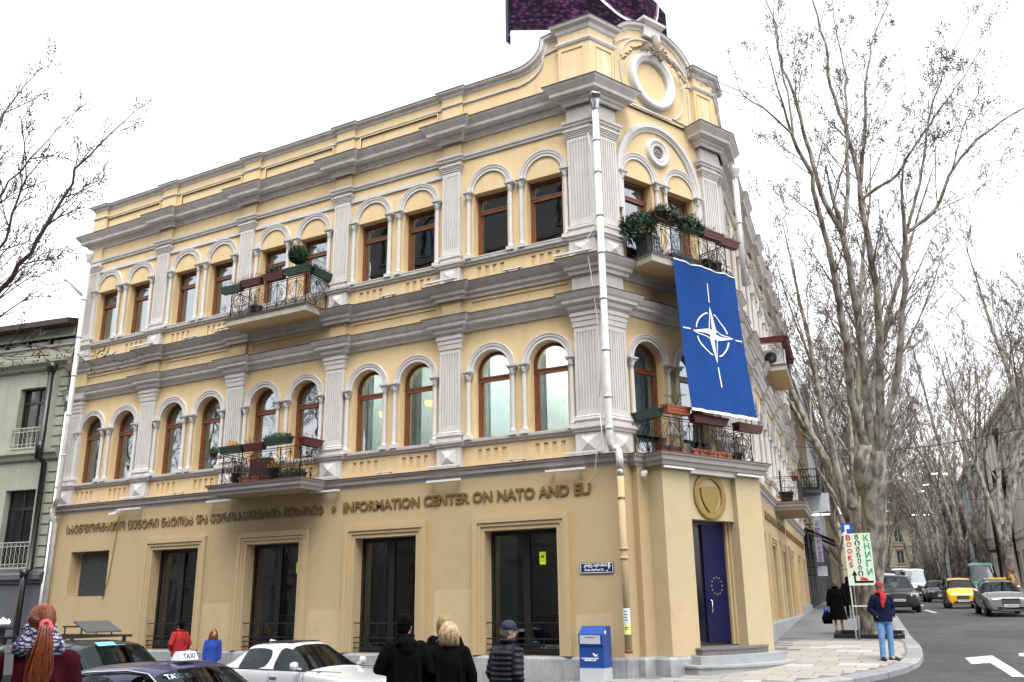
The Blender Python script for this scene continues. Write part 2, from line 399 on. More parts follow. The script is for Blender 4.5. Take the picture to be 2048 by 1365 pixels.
def cornice(name, prof, hw, j, jc, mt, on_b=True, flash=None):
    w = MB()
    if on_b: w.sweep(full_path(hw, j, jc), prof)
    else:
        w.sweep(path_a(hw, j, jc) + [f2(FB, .80, 0.0)], prof); w.sweep([f2(FB, LB - .80, 0.0)] + path_c(hw, j, jc), prof)
    if flash:
        w.cur = 1; fz, fd = flash
        pr = [(fd - .02, fz), (fd + .015, fz), (fd + .015, fz + .018), (-.1, fz + .05)]
        if on_b: w.sweep(full_path(hw, j, jc), pr)
        else:
            w.sweep(path_a(hw, j, jc) + [f2(FB, .80, 0.0)], pr); w.sweep([f2(FB, LB - .80, 0.0)] + path_c(hw, j, jc), pr)
    return w.obj(name, [mt, M_flash], BLD)
cornice('cornice', [(-.02, 14.40), (.05, 14.40), (.06, 14.46), (.12, 14.50), (.13, 14.58), (.30, 14.62), (.31, 14.70), (.34, 14.74), (.42, 14.84), (.45, 14.90), (-.05, 14.95)], .36, .13, .22, M_cor, False, (14.90, .45))
cornice('cornice', [(-.02, 9.58), (.05, 9.58), (.07, 9.66), (.13, 9.70), (.15, 9.78), (.20, 9.82), (.30, 9.93), (.32, 9.97), (-.02, 10.0)], .40, .12, .16, M_cor, True, (9.97, .32))
cornice('cornice', [(-.02, 8.64), (.05, 8.64), (.09, 8.72), (.11, 8.76), (.20, 8.80), (.21, 8.88), (.25, 8.91), (.31, 9.00), (.33, 9.04), (-.02, 9.06)], .40, .12, .16, M_cor, True, (9.04, .33))
cornice('string_course', [(-.02, 13.80), (.05, 13.80), (.06, 13.86), (.09, 13.88), (.10, 13.95), (.0, 13.97)], .34, .14, .16, M_gry, False)
cornice('sill_band', [(-.02, 5.54), (.04, 5.54), (.06, 5.60), (.10, 5.62), (.11, 5.67), (-.02, 5.68)], .38, .12, .14, M_gry, False)
cornice('sill_band', [(-.02, 10.54), (.04, 10.54), (.06, 10.60), (.10, 10.62), (.11, 10.68), (-.02, 10.70)], .36, .12, .14, M_gry, False)
w = MB()
for a, b in list(zip(sorted(PIL_A)[:-1], sorted(PIL_A)[1:])) + [(-20.2, PIL_A[-1])]: w.box(a + .3, b - .3, -.055, .01, 13.41, 13.52)
put('string_course', w.mesh('string_course', M_gry), BLD, FA)
# belt between ground and first floor, running round the balcony and over the porch
BX0, BX1, BD = -11.75, -8.60, 1.02
PX0, PX1, PD = .84, 4.42, 1.00
belt = [(LA - .02, 3), (LA - .02, 0), (BX0, 0), (BX0, -BD), (BX1, -BD), (BX1, 0), (.23, 0), f2(FB, .53, .22), f2(FB, .53, .42), f2(FB, PX0, .42), f2(FB, PX0, PD), f2(FB, PX1, PD), f2(FB, PX1, 0.0), f2(FB, LB)]
CB0, CB1 = 9.0, 12.6
belt += [f2(FC, CB0), f2(FC, CB0, BD), f2(FC, CB1, BD), f2(FC, CB1), f2(FC, LC)]
w = MB(); w.sweep(belt, [(0.0, 4.68), (.10, 4.68), (.12, 4.76), (.17, 4.79), (.18, 4.88), (.22, 4.91), (.23, 4.95), (-.02, 4.97)])
w.cur = 1; w.sweep(belt, [(.22, 4.955), (.245, 4.955), (.245, 4.97), (-.05, 4.985)])
w.obj('belt_course', [mat('belt_paint', (.36, .325, .315), .8, .08, 2, .1, 40, dirt=(.2, .17, .15), dscale=1.5, damt=.4, streak=True), mat('rusty_flashing', (.16, .07, .045), .7, .5, 6)], BLD)
w = MB(); w.box(BX0 + .02, BX1 - .02, -BD + .02, 0, 4.69, 4.93); put('balcony_slab', w.mesh('balcony_slab', M_yel2), BLD, FA)
w = MB(); w.box(CB0 + .02, CB1 - .02, -BD + .02, 0, 4.69, 4.93); put('balcony_slab', w.mesh('balcony_slab', M_yel2), BLD, FC)
# upper balcony slabs
def slab(F, a, b, d, zt, th=.24, m=M_balc):
    w = MB(); w.sweep([(a, .1), (a, -d), (b, -d), (b, .1)], [(-.03, zt - th), (0, zt - th + .02), (0, zt - .05), (.03, zt - .04), (.03, zt), (-.3, zt + .004)])
    w.cur = 1; w.quad((a, 0, zt - th), (a, -d, zt - th), (b, -d, zt - th), (b, 0, zt - th)); w.cur = 0; w.quad((a, -d, zt), (b, -d, zt), (b, 0, zt), (a, 0, zt))
    w.cur = 2; w.sweep([(a, .1), (a, -d), (b, -d), (b, .1)], [(.03, zt - .012), (.05, zt - .012), (.05, zt + .01), (.0, zt + .012)])
    put('balcony_slab', w.mesh('balcony_slab', [m, M_yel, M_flash]), BLD, F)
slab(FA, -11.95, -8.75, 1.02, 10.06)
slab(FB, .92, 3.98, 1.02, 10.04)
slab(FC, 9.0, 12.4, 1.0, 10.06)
# ---- pilasters
def pilaster(wd, z0, zs0, zs1, zc, d=.10, fl=7, cap='top'):
    """z0 pedestal foot; zs0..zs1 fluted shaft; zc top of capital"""
    h = wd / 2; w = MB()
    zsb = 5.54 if z0 < 7 else 10.54
    ph = h + .03
    w.box(-ph, ph, -d - .04, .01, z0, zsb)                                     # pedestal with a diamond block
    a, b = z0 + .10, zsb - .08; yy = -d - .042; c = ((a + b) / 2)
    w.add([(-ph + .12, yy, a), (ph - .12, yy, a), (ph - .12, yy, b), (-ph + .12, yy, b), (0, yy - .09, c)], [(0, 1, 4), (1, 2, 4), (2, 3, 4), (3, 0, 4)])
    w.sweep([(-ph, 0), (-ph, -d - .04), (ph, -d - .04), (ph, 0)], [(0, zsb), (.03, zsb + .0), (.05, zsb + .07), (.08, zsb + .09), (.08, zsb + .15), (0, zsb + .16)])
    zb = zsb + .16
    w.box(-h - .03, h + .03, -d - .03, .01, zb, zs0 - .14)                       # base
    w.sweep([(-h, 0), (-h, -d), (h, -d), (h, 0)], [(.03, zs0 - .14), (.06, zs0 - .12), (.06, zs0 - .08), (.035, zs0 - .06), (.045, zs0 - .03), (0, zs0 + .0)])
    n = fl; fw = .032; g = (wd - .10) / n
    ops = [(-h + .05 + g * i + g / 2 - fw / 2, -h + .05 + g * i + g / 2 + fw / 2, zs0 + .14, zs1 - .12, False, .024, True) for i in range(n)]
    w.wall(-h, h, zs0, zs1, ops, y=-d); w.quad((-h, 0, zs0), (-h, -d, zs0), (-h, -d, zs1), (-h, 0, zs1)); w.quad((h, -d, zs0), (h, 0, zs0), (h, 0, zs1), (h, -d, zs1))
    P = [(-h, 0), (-h, -d), (h, -d), (h, 0)]
    if cap == 'top':
        z = zs1; w.sweep(P, [(0, z), (.02, z), (.02, z + .05), (.04, z + .055), (.04, z + .10), (.06, z + .105), (.06, z + .15), (.085, z + .155), (.085, z + .20), (.03, z + .21), (.03, zc), (0, zc)])
    else:
        z = zs1; w.sweep(P, [(0, z), (.02, z), (.03, z + .14), (.045, z + .145), (.05, z + .26), (.075, z + .27), (.08, z + .36), (.03, z + .38), (.03, z + .40), (.12, z + .46), (.13, z + .50), (.13, zc - .02), (0, zc - .02)])
    return w
m2 = pilaster(.66, 4.95, 5.95, 8.20, 8.98, cap='low').mesh('pilaster', M_gry)
m3 = pilaster(.58, 9.98, 10.97, 13.49, 13.80, cap='top').mesh('pilaster', M_gry)
st = MB(); st.box(-.30, .30, -.07, .01, 9.05, 9.60); st = st.mesh('pilaster_strip', M_yel); st2 = MB(); st2.box(-.29, .29, -.06, .01, 13.96, 14.42); st2 = st2.mesh('pilaster_strip', M_yel)
for F, cs in ((FA, PIL_A + [-19.98]), (FC, PIL_C + [LC - .4])):
    for c in cs:
        put('pilaster', m2, BLD, F, c); put('pilaster', m3, BLD, F, c); put('pilaster_strip', st, BLD, F, c); put('pilaster_strip', st2, BLD, F, c)
m2c = pilaster(.64, 4.95, 5.95, 8.20, 8.98, d=.14, cap='low').mesh('pilaster', M_gry)
m3c = pilaster(.66, 9.98, 10.97, 13.49, 13.80, d=.14, cap='top').mesh('pilaster', M_gry)
for F, c in ((FA, -.345), (FB, .40), (FB, LB - .40), (FC, .37)):
    put('pilaster', m2c, BLD, F, c); put('pilaster', m3c, BLD, F, c)
w = MB()
def wrap(z0, z1, d):
    n1 = Vector((0, -1)); n2 = Vector((sin(FB[1]), -cos(FB[1]))); n3 = Vector((sin(FC[1]), -cos(FC[1])))
    k = (n1 + n2) / (1 + n1.dot(n2)) * d; k2 = (n2 + n3) / (1 + n2.dot(n3)) * d
    w.sweep([f2(FA, -.68), f2(FA, -.68, d), (k.x, k.y), f2(FB, .74, d), f2(FB, .74, 0)], [(0, z0), (0, z1)], cap=False)
    w.sweep([f2(FB, LB - .74, 0), f2(FB, LB - .74, d), (K2.x + k2.x, K2.y + k2.y), f2(FC, .70, d), f2(FC, .70)], [(0, z0), (0, z1)], cap=False)
wrap(9.05, 9.60, .13); wrap(13.95, 14.42, .14); wrap(4.95, 13.85, .06)
w.obj('corner_pier', M_gry, BLD)
# ---- arches and colonnettes
def arch_mesh(zs, ri=.54, ro=.73, prof=None, K=22):
    w = MB(); w.smooth = False
    pts = [(-ri * cos(pi * k / K), zs + ri * sin(pi * k / K)) for k in range(K + 1)]
    w.xz(pts, prof or [(0, -.02), (0, .045), (.05, .045), (.055, .03), (.08, .03), (.09, .055), (.15, .06), (.16, .075), (ro - ri, .075), (ro - ri, -.01)])
    return w
am2 = arch_mesh(7.50).mesh('archivolt', M_gry); am3 = arch_mesh(12.70).mesh('archivolt', M_gry)
def colm(z0, zc, both=True):
    w = MB()
    w.lathe(0, -.06, [(.085, z0 + .10), (.085, z0 + .13), (.065, z0 + .15), (.062, z0 + .2), (.056, zc - .22), (.056, zc - .12), (.07, zc - .11), (.06, zc - .09), (.085, zc - .04), (.09, zc)], 12)
    w.box(-.11, .11, -.15, .01, z0, z0 + .10)
    w.sweep([(-.10, .0), (-.10, -.14), (.10, -.14), (.10, 0)], [(0, zc), (.01, zc + .05), (.04, zc + .06), (.045, zc + .10), (0, zc + .105)]); w.box(-.10, .10, -.14, .01, zc, zc + .09)
    return w.mesh('colonnette', M_gry)
c2, c3 = colm(5.68, 7.40), colm(10.70, 12.60)
for F, ws in ((FA, WA), (FB, WB), (FC, WC)):
    for c in ws:
        put('archivolt', am2, BLD, F, c); put('archivolt', am3, BLD, F, c)
        for k in (-.665, .665): put('colonnette', c2, BLD, F, c + k); put('colonnette', c3, BLD, F, c + k)
# ---- upper windows
def win_meshes(zb, zt, arch, tr0, tr1):
    fr = MB(); t = .085; a, b = -RW + .0, RW - .0; y0, y1 = .24, .31
    zi = zt
    fr.box(a, a + t, y0, y1, zb, zi); fr.box(b - t, b, y0, y1, zb, zi); fr.box(a + t, b - t, y0, y1, zb, zb + t + .01)
    fr.box(a + t, b - t, y0 - .02, y1, tr0, tr1); fr.box(a + .03, b - .03, y0 - .035, y0 - .019, tr1 - .045, tr1 - .01)
    if arch:
        K = 16; ri = RW - t; pts = [(ri * cos(pi * k / K), zt + ri * sin(pi * k / K)) for k in range(K, -1, -1)]
        fr.xz(pts, [(0, -y1), (0, -y0), (t, -y0), (t, -y1)])
    else: fr.box(a + t, b - t, y0, y1, zt - t, zt)
    fr.box(a + t, a + t + .05, y0 + .02, y1 - .01, zb + t, tr0); fr.box(b - t - .05, b - t, y0 + .02, y1 - .01, zb + t, tr0)
    lo = MB(); lo.quad((a + t, y0 + .045, zb + t), (b - t, y0 + .045, zb + t), (b - t, y0 + .045, tr0), (a + t, y0 + .045, tr0))
    up = MB()
    if arch:
        K = 16; ri = RW - t; pts = [(ri * cos(pi * k / K), y0 + .045, zt + ri * sin(pi * k / K)) for k in range(K + 1)] + [(-ri, y0 + .045, tr1), (ri, y0 + .045, tr1)]
        up.add(pts, [tuple(range(len(pts)))])
    else: up.quad((a + t, y0 + .045, tr1), (b - t, y0 + .045, tr1), (b - t, y0 + .045, zt - t), (a + t, y0 + .045, zt - t))
    return fr.mesh('window_frame', M_wood), lo.mesh('pane', M_glass), up.mesh('pane', M_glass)
W2 = win_meshes(5.66, 7.50, True, 7.24, 7.38); W3 = win_meshes(10.70, 12.66, False, 12.08, 12.20)
W2d = win_meshes(4.98, 7.50, True, 7.24, 7.38); W3d = win_meshes(10.06, 12.66, False, 12.08, 12.20)
sl = MB(); sl.box(-.56, .56, -.10, .26, -.035, .0); sl = sl.mesh('sill', mat('sill_tin', (.45, .42, .38), .5, .2))
def window(F, c, T, zb, lab=None):
    o = put('window', T[0], BLD, F, c); 
    link('pane', T[1], o); link('pane', T[2], o)
    if zb: link('sill', sl, o, (0, 0, zb))
    if lab: o['label'] = lab
    return o
for c in WA: window(FA, c, W2, 5.70); window(FA, c, W3, 10.74)
for c in WC: window(FC, c, W2, 5.70); window(FC, c, W3, 10.74)
for c in WB: window(FB, c, W2d, None); window(FB, c, W3d, None)
# curtains and inner partitions seen through the panes
def curt(F, a, b, z0, z1, d=-.62, m=M_curt, wav=.03):
    w = MB(); n = max(4, int((b - a) / .05))
    P = [(a + (b - a) * i / n, -d + wav * sin(i * 1.9)) for i in range(n + 1)]
    for p, q in zip(P, P[1:]): w.quad((p[0], p[1], z0), (q[0], q[1], z0), (q[0], q[1], z1), (p[0], p[1], z1))
    put('curtain', w.mesh('curtain', m), BLD, F)
for c in WA:
    if c > -8.0: curt(FA, c - .75, c - (.12 if c < -4.4 else .28), 5.2, 8.1, -.46)
    else: curt(FA, c - .7, c - .35, 5.2, 8.1)
    if c < -8: curt(FA, c - .7, c - .34, 10.3, 12.9)
curt(FB, .9, 2.3, 5, 8); 
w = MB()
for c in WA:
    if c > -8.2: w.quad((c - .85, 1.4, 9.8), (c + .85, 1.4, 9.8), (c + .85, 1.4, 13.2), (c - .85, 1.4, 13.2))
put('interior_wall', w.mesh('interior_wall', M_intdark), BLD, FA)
lamp = MB(); lamp.lathe(0, 0, [(.02, 0), (.10, .02), (.14, .1), (.15, .16), (.0, .17)], 14)
lm = lamp.mesh('wall_lamp', mat('warm_lamp_glass', (1, .62, .25), .5, .02, emit=1.1))
for s, z in ((-7.0, 6.72), (-5.42, 6.86)): put('wall_lamp', lm, BLD, FA, s, -.52, z)
cl_ = MB(); cl_.box(-.5, .5, -.12, .12, -.05, 0)
cl_ = cl_.mesh('ceiling_lamp', mat('lit_ceiling_lamp', (1, .95, .86), .5, 0, emit=3))
for s, e_ in ((-2.3, 150), (-6.36, 85)):
    o = put('ceiling_lamp', cl_, BLD, FA, s, -2.0, 9.70); ld = bpy.data.lights.new('room_lamp', 'AREA'); ld.energy = e_; ld.size = 1.6; ld.color = (1, .95, .88); l_ = bpy.data.objects.new('room_lamp', ld); COL.objects.link(l_); l_.location = fp(FA, s, -2.0, 9.6); l_.parent = BLD
# ---- ground-floor windows
def gsurround(hw, zb, zt):
    w = MB(); w.xz([(hw, zb), (hw, zt), (-hw, zt), (-hw, zb)], [(0, .0), (0, .025), (-.10, .025), (-.10, .055), (-.19, .055), (-.19, .085), (-.33, .085), (-.33, -.01)])
    return w.mesh('window_surround', M_yel2)
def gframe(hw, zb, zt, y=.22):
    w = MB(); t = .075
    w.box(-hw, -hw + t, y, y + .07, zb, zt); w.box(hw - t, hw, y, y + .07, zb, zt); w.box(-hw + t, hw - t, y, y + .07, zt - t - .04, zt); w.box(-hw + t, hw - t, y, y + .07, zb, zb + .14)
    w.box(-.09, .09, y - .01, y + .08, zb + .14, zt - t - .04)
    return w.mesh('window_frame', M_black)
def railing(hw):
    w = MB()
    for z in (1.16, .80, .67, .54): w.bar((-hw, -.0, z), (hw, -.0, z), .028)
    for x in (-hw * .55, -.25, .25, hw * .55): w.bar((x, 0, .54), (x, 0, 1.16 if x in (-.25, .25) else .80), .018)
    w.box(-.62, -.36, -.02, .02, .58, .63)
    return w.mesh('window_railing', M_iron)
gs, gf, gr = gsurround(GW, .43, 3.34), gframe(GW, .43, 3.34), railing(GW)
pn = MB(); pn.quad((-GW + .07, .255, .55), (-.09, .255, .55), (-.09, .255, 3.24), (-GW + .07, .255, 3.24)); pnl = pn.mesh('pane', M_glassg)
pn = MB(); pn.quad((.09, .255, .55), (GW - .07, .255, .55), (GW - .07, .255, 3.24), (.09, .255, 3.24)); pnr = pn.mesh('pane', M_glassg)
inn = MB(); inn.box(-GW - .2, -GW + .52, .62, .68, .43, 3.5); inn.cur = 1; inn.box(-GW + .52, GW + .4, .66, .70, .43, 1.34); inn.cur = 0; inn.box(-GW + .52, GW + .4, .64, .66, 1.34, 1.37)
inn.cur = 2; inn.box(-.05, .28, .60, .62, .43, 1.30)
inn = inn.mesh('interior_screen', [M_int, M_intdark, mat('blue_chair_fabric', (.03, .05, .25), .8)])
for m in MID_A[:4]:
    put('window_surround', gs, BLD, FA, m, .10); o = put('window', gf, BLD, FA, m); link('pane', pnl, o); link('pane', pnr, o)
    put('window_railing', gr, BLD, FA, m, .02); put('interior_screen', inn, BLD, FA, m)
gs2, gf2, gr2 = gsurround(.85, 1.0, 3.34), gframe(.85, 1.0, 3.34), railing(.85)
pn = MB(); pn.quad((-.80, .255, 1.1), (.80, .255, 1.1), (.80, .255, 3.24), (-.80, .255, 3.24)); pc = pn.mesh('pane', M_glassg)
for m in MID_C:
    put('window_surround', gs2, BLD, FC, m, .10); o = put('window', gf2, BLD, FC, m); link('pane', pc, o)
M_rep = mat('repainted_plaster', (0.47, 0.365, 0.215), 0.85, 0.05, 1.2, 0.12, 60, dirt=(.33, .25, .15), dscale=1.6, damt=.4)
for a, b, z1 in ((-4.78, -3.66, 1.95), (-.88, .02, 1.35), (-8.95, -7.75, 1.5), (-12.95, -11.75, 1.72), (-15.0, -13.3, .0)):
    if z1 > .5: w = MB(); w.box(a, b, -.1035, -.10, .43, z1); put('repaint_patch', w.mesh('repaint_patch', M_rep), BLD, FA)
for F, a, b, d_, z1 in ((FB, .845, 1.755, .98, 1.62),): w = MB(); w.box(a, b, -d_ - .003, -d_, .43, z1); put('repaint_patch', w.mesh('repaint_patch', M_rep), BLD, F)
M_grime = mat('grimy_render', (.33, .255, .16), .9, .35, 6)
# blind vent left of the windows
w = MB(); w.box(-19.0, -17.38, .14, .17, 2.02, 3.36)
put('shutter_panel', w.mesh('shutter_panel', mat('grey_shutter', (.055, .06, .06), .7, .3, 8)), BLD, FA)
w = MB()
for i in range(26): w.box(-18.98, -17.40, .125, .14, 2.04 + i * .05, 2.06 + i * .05)
put('shutter_slats', w.mesh('shutter_slats', mat('grey_shutter', (.055, .06, .06))), BLD, FA, kind=None)
# ---- parapet and corner gable
def parapet_top(F, x0, x1, cs, mids, hw=.34):
    w = MB(); w.wall(x0, x1, 14.93, 16.02, [(m - 1.42, m + 1.42, 15.05, 15.58, False, .03, True) for m in mids])
    w.quad((x0, 0, 16.02), (x1, 0, 16.02), (x1, .35, 16.02), (x0, .35, 16.02)); w.quad((x0, .35, 14.6), (x1, .35, 14.6), (x1, .35, 16.02), (x0, .35, 16.02)); w.quad((x0, 0, 14.6), (x0, .35, 14.6), (x0, .35, 16.02), (x0, 0, 16.02))
    for c in cs: w.box(c - hw, c + hw, -.09, .0, 14.93, 16.05)
    for m in mids: w.xz([(m - 1.42, 15.05), (m - 1.42, 15.58), (m + 1.42, 15.58), (m + 1.42, 15.05)], [(0, -.03), (0, .03), (.04, .03), (.04, -.01)])
    put('parapet', w.mesh('parapet', M_yel), BLD, F)
    pts = [(x0, 0)]
    for c in sorted(cs): pts += [(c - hw, 0), (c - hw, -.09), (c + hw, -.09), (c + hw, 0)]
    pts.append((x1, 0)); w = MB(); w.sweep(pts, [(0, 15.62), (.045, 15.64), (.05, 15.68), (.02, 15.70), (0, 15.70)])
    w.sweep(pts, [(0, 15.93), (.03, 15.95), (.05, 16.02), (.13, 16.06), (.15, 16.12), (-.4, 16.14)]); w.cur = 1; w.sweep(pts, [(.12, 16.12), (.165, 16.12), (.165, 16.135), (-.4, 16.16)])
    put('parapet_cap', w.mesh('parapet_cap', [M_cor, M_flash]), BLD, F)
parapet_top(FA, LA, -2.3, PIL_A + [-20.0], [(-4.37 - BAYW * i) - BAYW / 2 for i in range(4)])
parapet_top(FC, .9, LC, PIL_C + [LC - .4], MID_C[1:])
def slope_block(F, prof, name='gable_scroll'):
    """prof: top outline [(x, z)] from left to right over the parapet foot"""
    w = MB(); n = len(prof)
    fr = [(x, 0, z) for x, z in prof] + [(prof[-1][0], 0, 14.93), (prof[0][0], 0, 14.93)]
    bk = [(x, .4, z) for x, y, z in fr]
    w.add(fr, [tuple(range(len(fr) - 1, -1, -1))]); w.add(bk, [tuple(range(len(bk)))])
    for i in range(n - 1): w.quad(fr[i], bk[i], bk[i + 1], fr[i + 1])
    w.quad(fr[0], fr[-1], bk[-1], bk[0]); w.quad(fr[n - 1], bk[n - 1], bk[n], fr[n])
    put(name, w.mesh(name, M_yel), BLD, F)
    w = MB(); w.xz(prof, [(-.20, 0), (-.18, .03), (-.12, .05), (-.08, .13), (-.02, .15), (0.0, .15), (0.01, -.4)])
    w.cur = 1; w.xz(prof, [(0, .14), (0.005, .165), (.02, .165), (.02, -.4)]); w.cur = 0
    w.xz([(x, z - .46) for x, z in prof], [(-.05, 0), (-.04, .04), (0, .045), (0.01, 0)])
    put('gable_cornice', w.mesh('gable_cornice', [M_cor, M_flash]), BLD, F)
def scroll(x0, x1, up):
    P = []
    for i in range(15):
        t = i / 14; P.append((x0 + (x1 - x0) * (1 - (1 - t) ** 1.0 * 1.0) if False else x0 + (x1 - x0) * sin(t * pi / 2), 16.12 + up * (1 - cos(t * pi / 2))))
    return P
pa = [(-2.3, 16.12)] + scroll(-2.25, -1.40, .62) + [(-1.36, 16.86), (-1.02, 16.92), (-.86, 16.92)]
slope_block(FA, pa)
pc_ = [(.86, 16.92), (1.02, 16.92), (1.20, 16.86)] + [(2.6 - (x + 1.40) * -1 - 0, z) for x, z in []]
pcr = [(.80, 16.92), (1.0, 16.92), (1.30, 16.86)] + [(1.34 + (-1.40 - x), z) for x, z in reversed(scroll(-2.25, -1.40, .62))] + [(2.3, 16.12)]
slope_block(FC, pcr)
K = 26; arc = []
cx, rr = LB / 2, 2.03; hh = 1.0
for i in range(K + 1):
    a = pi * i / K; arc.append((cx - 1.62 * cos(a), 16.80 + 0.98 * sin(a) ** 1.1))
slope_block(FB, [(.80, 16.80)] + arc[1:-1] + [(LB - .80, 16.80)])
w = MB(); w_r = MB()
def wrapc(prof, d, mi=0):
    n1 = Vector((0, -1)); n2 = Vector((sin(FB[1]), -cos(FB[1]))); n3 = Vector((sin(FC[1]), -cos(FC[1])))
    k = (n1 + n2) / (1 + n1.dot(n2)) * d; k2 = (n2 + n3) / (1 + n2.dot(n3)) * d
    w.cur = mi; w_r.cur = mi
    w.sweep([f2(FA, -.86, -.3), f2(FA, -.86, d), (k.x, k.y), f2(FB, .80, d), f2(FB, .80, -.3)], prof)
    w_r.sweep([f2(FB, LB - .80, -.3), f2(FB, LB - .80, d), (K2.x + k2.x, K2.y + k2.y), f2(FC, .82, d), f2(FC, .82, -.3)], prof)
wrapc([(-.3, 14.93), (0, 14.93), (0, 16.9), (-.3, 16.9)], .14, 0)
wrapc([(0, 16.32), (.03, 16.34), (.06, 16.40), (.06, 16.44), (0, 16.46)], .14, 1)
wrapc([(0, 16.70), (.04, 16.74), (.07, 16.84), (.16, 16.90), (.19, 16.98), (-.6, 17.02)], .14, 1)
wrapc([(.15, 16.985), (.205, 16.985), (.205, 17.0), (-.6, 17.04)], .14, 2)
w.obj('gable_pedestal', [M_peel, M_cor, M_flash], BLD); w_r.obj('gable_pedestal', [M_peel, M_cor, M_flash], BLD)
w = MB()                                                     # raised panel frames on the pedestals
for F, a, b in ((FA, -.74, -.12), (FB, .14, .70), (FB, LB - .70, LB - .14), (FC, .14, .70)):
    P = [Vector((x, z)) for x, z in ((a, 15.02), (a, 16.18), (b, 16.18), (b, 15.02))]
    t = MB(); t.xz([(p.x, p.y) for p in P], [(0, .14), (0, .165), (.03, .165), (.03, .14)]); put('panel_frame', t.mesh('panel_frame', M_yel), BLD, F)
# keystone block, ring, rosette, thin black line and big relieving arch on the corner face
w = MB(); w.sweep([(2.12, .3), (2.12, -.14), (2.78, -.14), (2.78, .3)], [(-.3, 17.40), (0, 17.40), (0, 17.74), (.05, 17.78), (.12, 17.86), (.13, 17.94), (-.4, 17.97)])
put('gable_block', w.mesh('gable_block', M_cor), BLD, FB)
def ring(cx, cz, prof, m, name, F=FB, K=48, sx=1.0):
    w = MB(); n = len(prof)
    P = [(cx + sx * cos(2 * pi * k / K), cz + sin(2 * pi * k / K)) for k in range(K)]
    vs = []; fs = []
    for k in range(K):
        for r, d in prof: vs.append((cx + sx * r * cos(2 * pi * k / K), -d, cz + r * sin(2 * pi * k / K)))
    for k in range(K):
        j = (k + 1) % K
        for i in range(n - 1): fs.append((k * n + i, k * n + i + 1, j * n + i + 1, j * n + i))
    w.smooth = True; w.add(vs, fs); put(name, w.mesh(name, m), BLD, F)
ring(LB / 2 - .06, 15.98, [(.62, -.01), (.62, .10), (.66, .13), (.72, .14), (.74, .17), (.86, .17), (.90, .13), (.92, -.01)], mat('ring_plaster', (.62, .61, .60), .8, .05, 3, .1), 'ring_ornament')
ring(LB / 2, 13.70, [(.20, .02), (.20, .07), (.26, .09), (.30, .06), (.33, .10), (.40, .11), (.43, .08), (.45, -.01)], M_gry, 'rosette_ring')
w = MB()
for k in range(6):
    a = 2 * pi * k / 6
    for rr_, cc in ((.09, .075),):
        px, pz = cos(a) * .095, sin(a) * .095
        w.lathe(0, 0, [(.0, 0)], 3) if False else None
        vs = [(LB / 2 + px + cos(t) * .055, -.03, 13.70 + pz + sin(t) * .055) for t in [2 * pi * j / 10 for j in range(10)]]
        w.add(vs + [(LB / 2 + px, -.085, 13.70 + pz)], [(j, (j + 1) % 10, 10) for j in range(10)])
vs = [(LB / 2 + cos(t) * .04, -.05, 13.70 + sin(t) * .04) for t in [2 * pi * j / 10 for j in range(10)]]
w.add(vs + [(LB / 2, -.11, 13.70)], [(j, (j + 1) % 10, 10) for j in range(10)])
w.add([(LB / 2 + cos(t) * .21, -.02, 13.70 + sin(t) * .21) for t in [2 * pi * j / 24 for j in range(24)]], [tuple(range(24))])
put('rosette_flower', w.mesh('rosette_flower', mat('carved_grey_stone', (.30, .27, .25), .9, .3, 20)), BLD, FB)
ba = MB(); K = 40
pts = [(-1.42 * cos(pi * k / K), 12.70 + 1.62 * sin(pi * k / K)) for k in range(K + 1)]
pts = [(-1.42, 11.6)] + pts + [(1.42, 11.6)]
ba.xz(pts, [(0, -.01), (0, .05), (.05, .055), (.06, .075), (.10, .08), (.11, .11), (.22, .11), (.24, .09), (.24, -.01)])
put('relieving_arch', ba.mesh('relieving_arch', M_gry), BLD, FB, LB / 2)
w = MB(); w.box(.95, LB - .95, -.05, 0, 14.86, 14.885); w.cur = 1; w.box(1.5, 3.1, -.09, -.05, 14.92, 14.96); put('gable_flashing', w.mesh('gable_flashing', [M_flash, M_lampw]), BLD, FB)
# curved mouldings either side of the ring
for sg in (-1, 1):
    w = MB(); c0 = LB / 2
    P = [(c0 + sg * 1.30, 16.25), (c0 + sg * 1.30, 16.05)] + [(c0 + sg * (1.30 - .55 * (1 - cos(t))), 16.05 - 1.0 * sin(t)) for t in [pi / 2 * k / 10 for k in range(1, 11)]]
    P += [(c0 + sg * 1.48, 15.05), (c0 + sg * 1.48, 16.25)]
    if sg < 0: P = P[::-1]
    w.xz(P, [(0, 0), (0, .035), (-.04, .035), (-.04, 0)], closed=False); put('gable_moulding', w.mesh('gable_moulding', M_gry), BLD, FB)
P = [(LB / 2 - 1.2 * cos(pi * k / 16), 16.42 + .88 * sin(pi * k / 16)) for k in range(17)]
w = MB(); w.xz(P, [(0, 0), (0, .04), (.05, .04), (.05, 0)]); put('gable_moulding', w.mesh('gable_moulding', M_gry), BLD, FB)
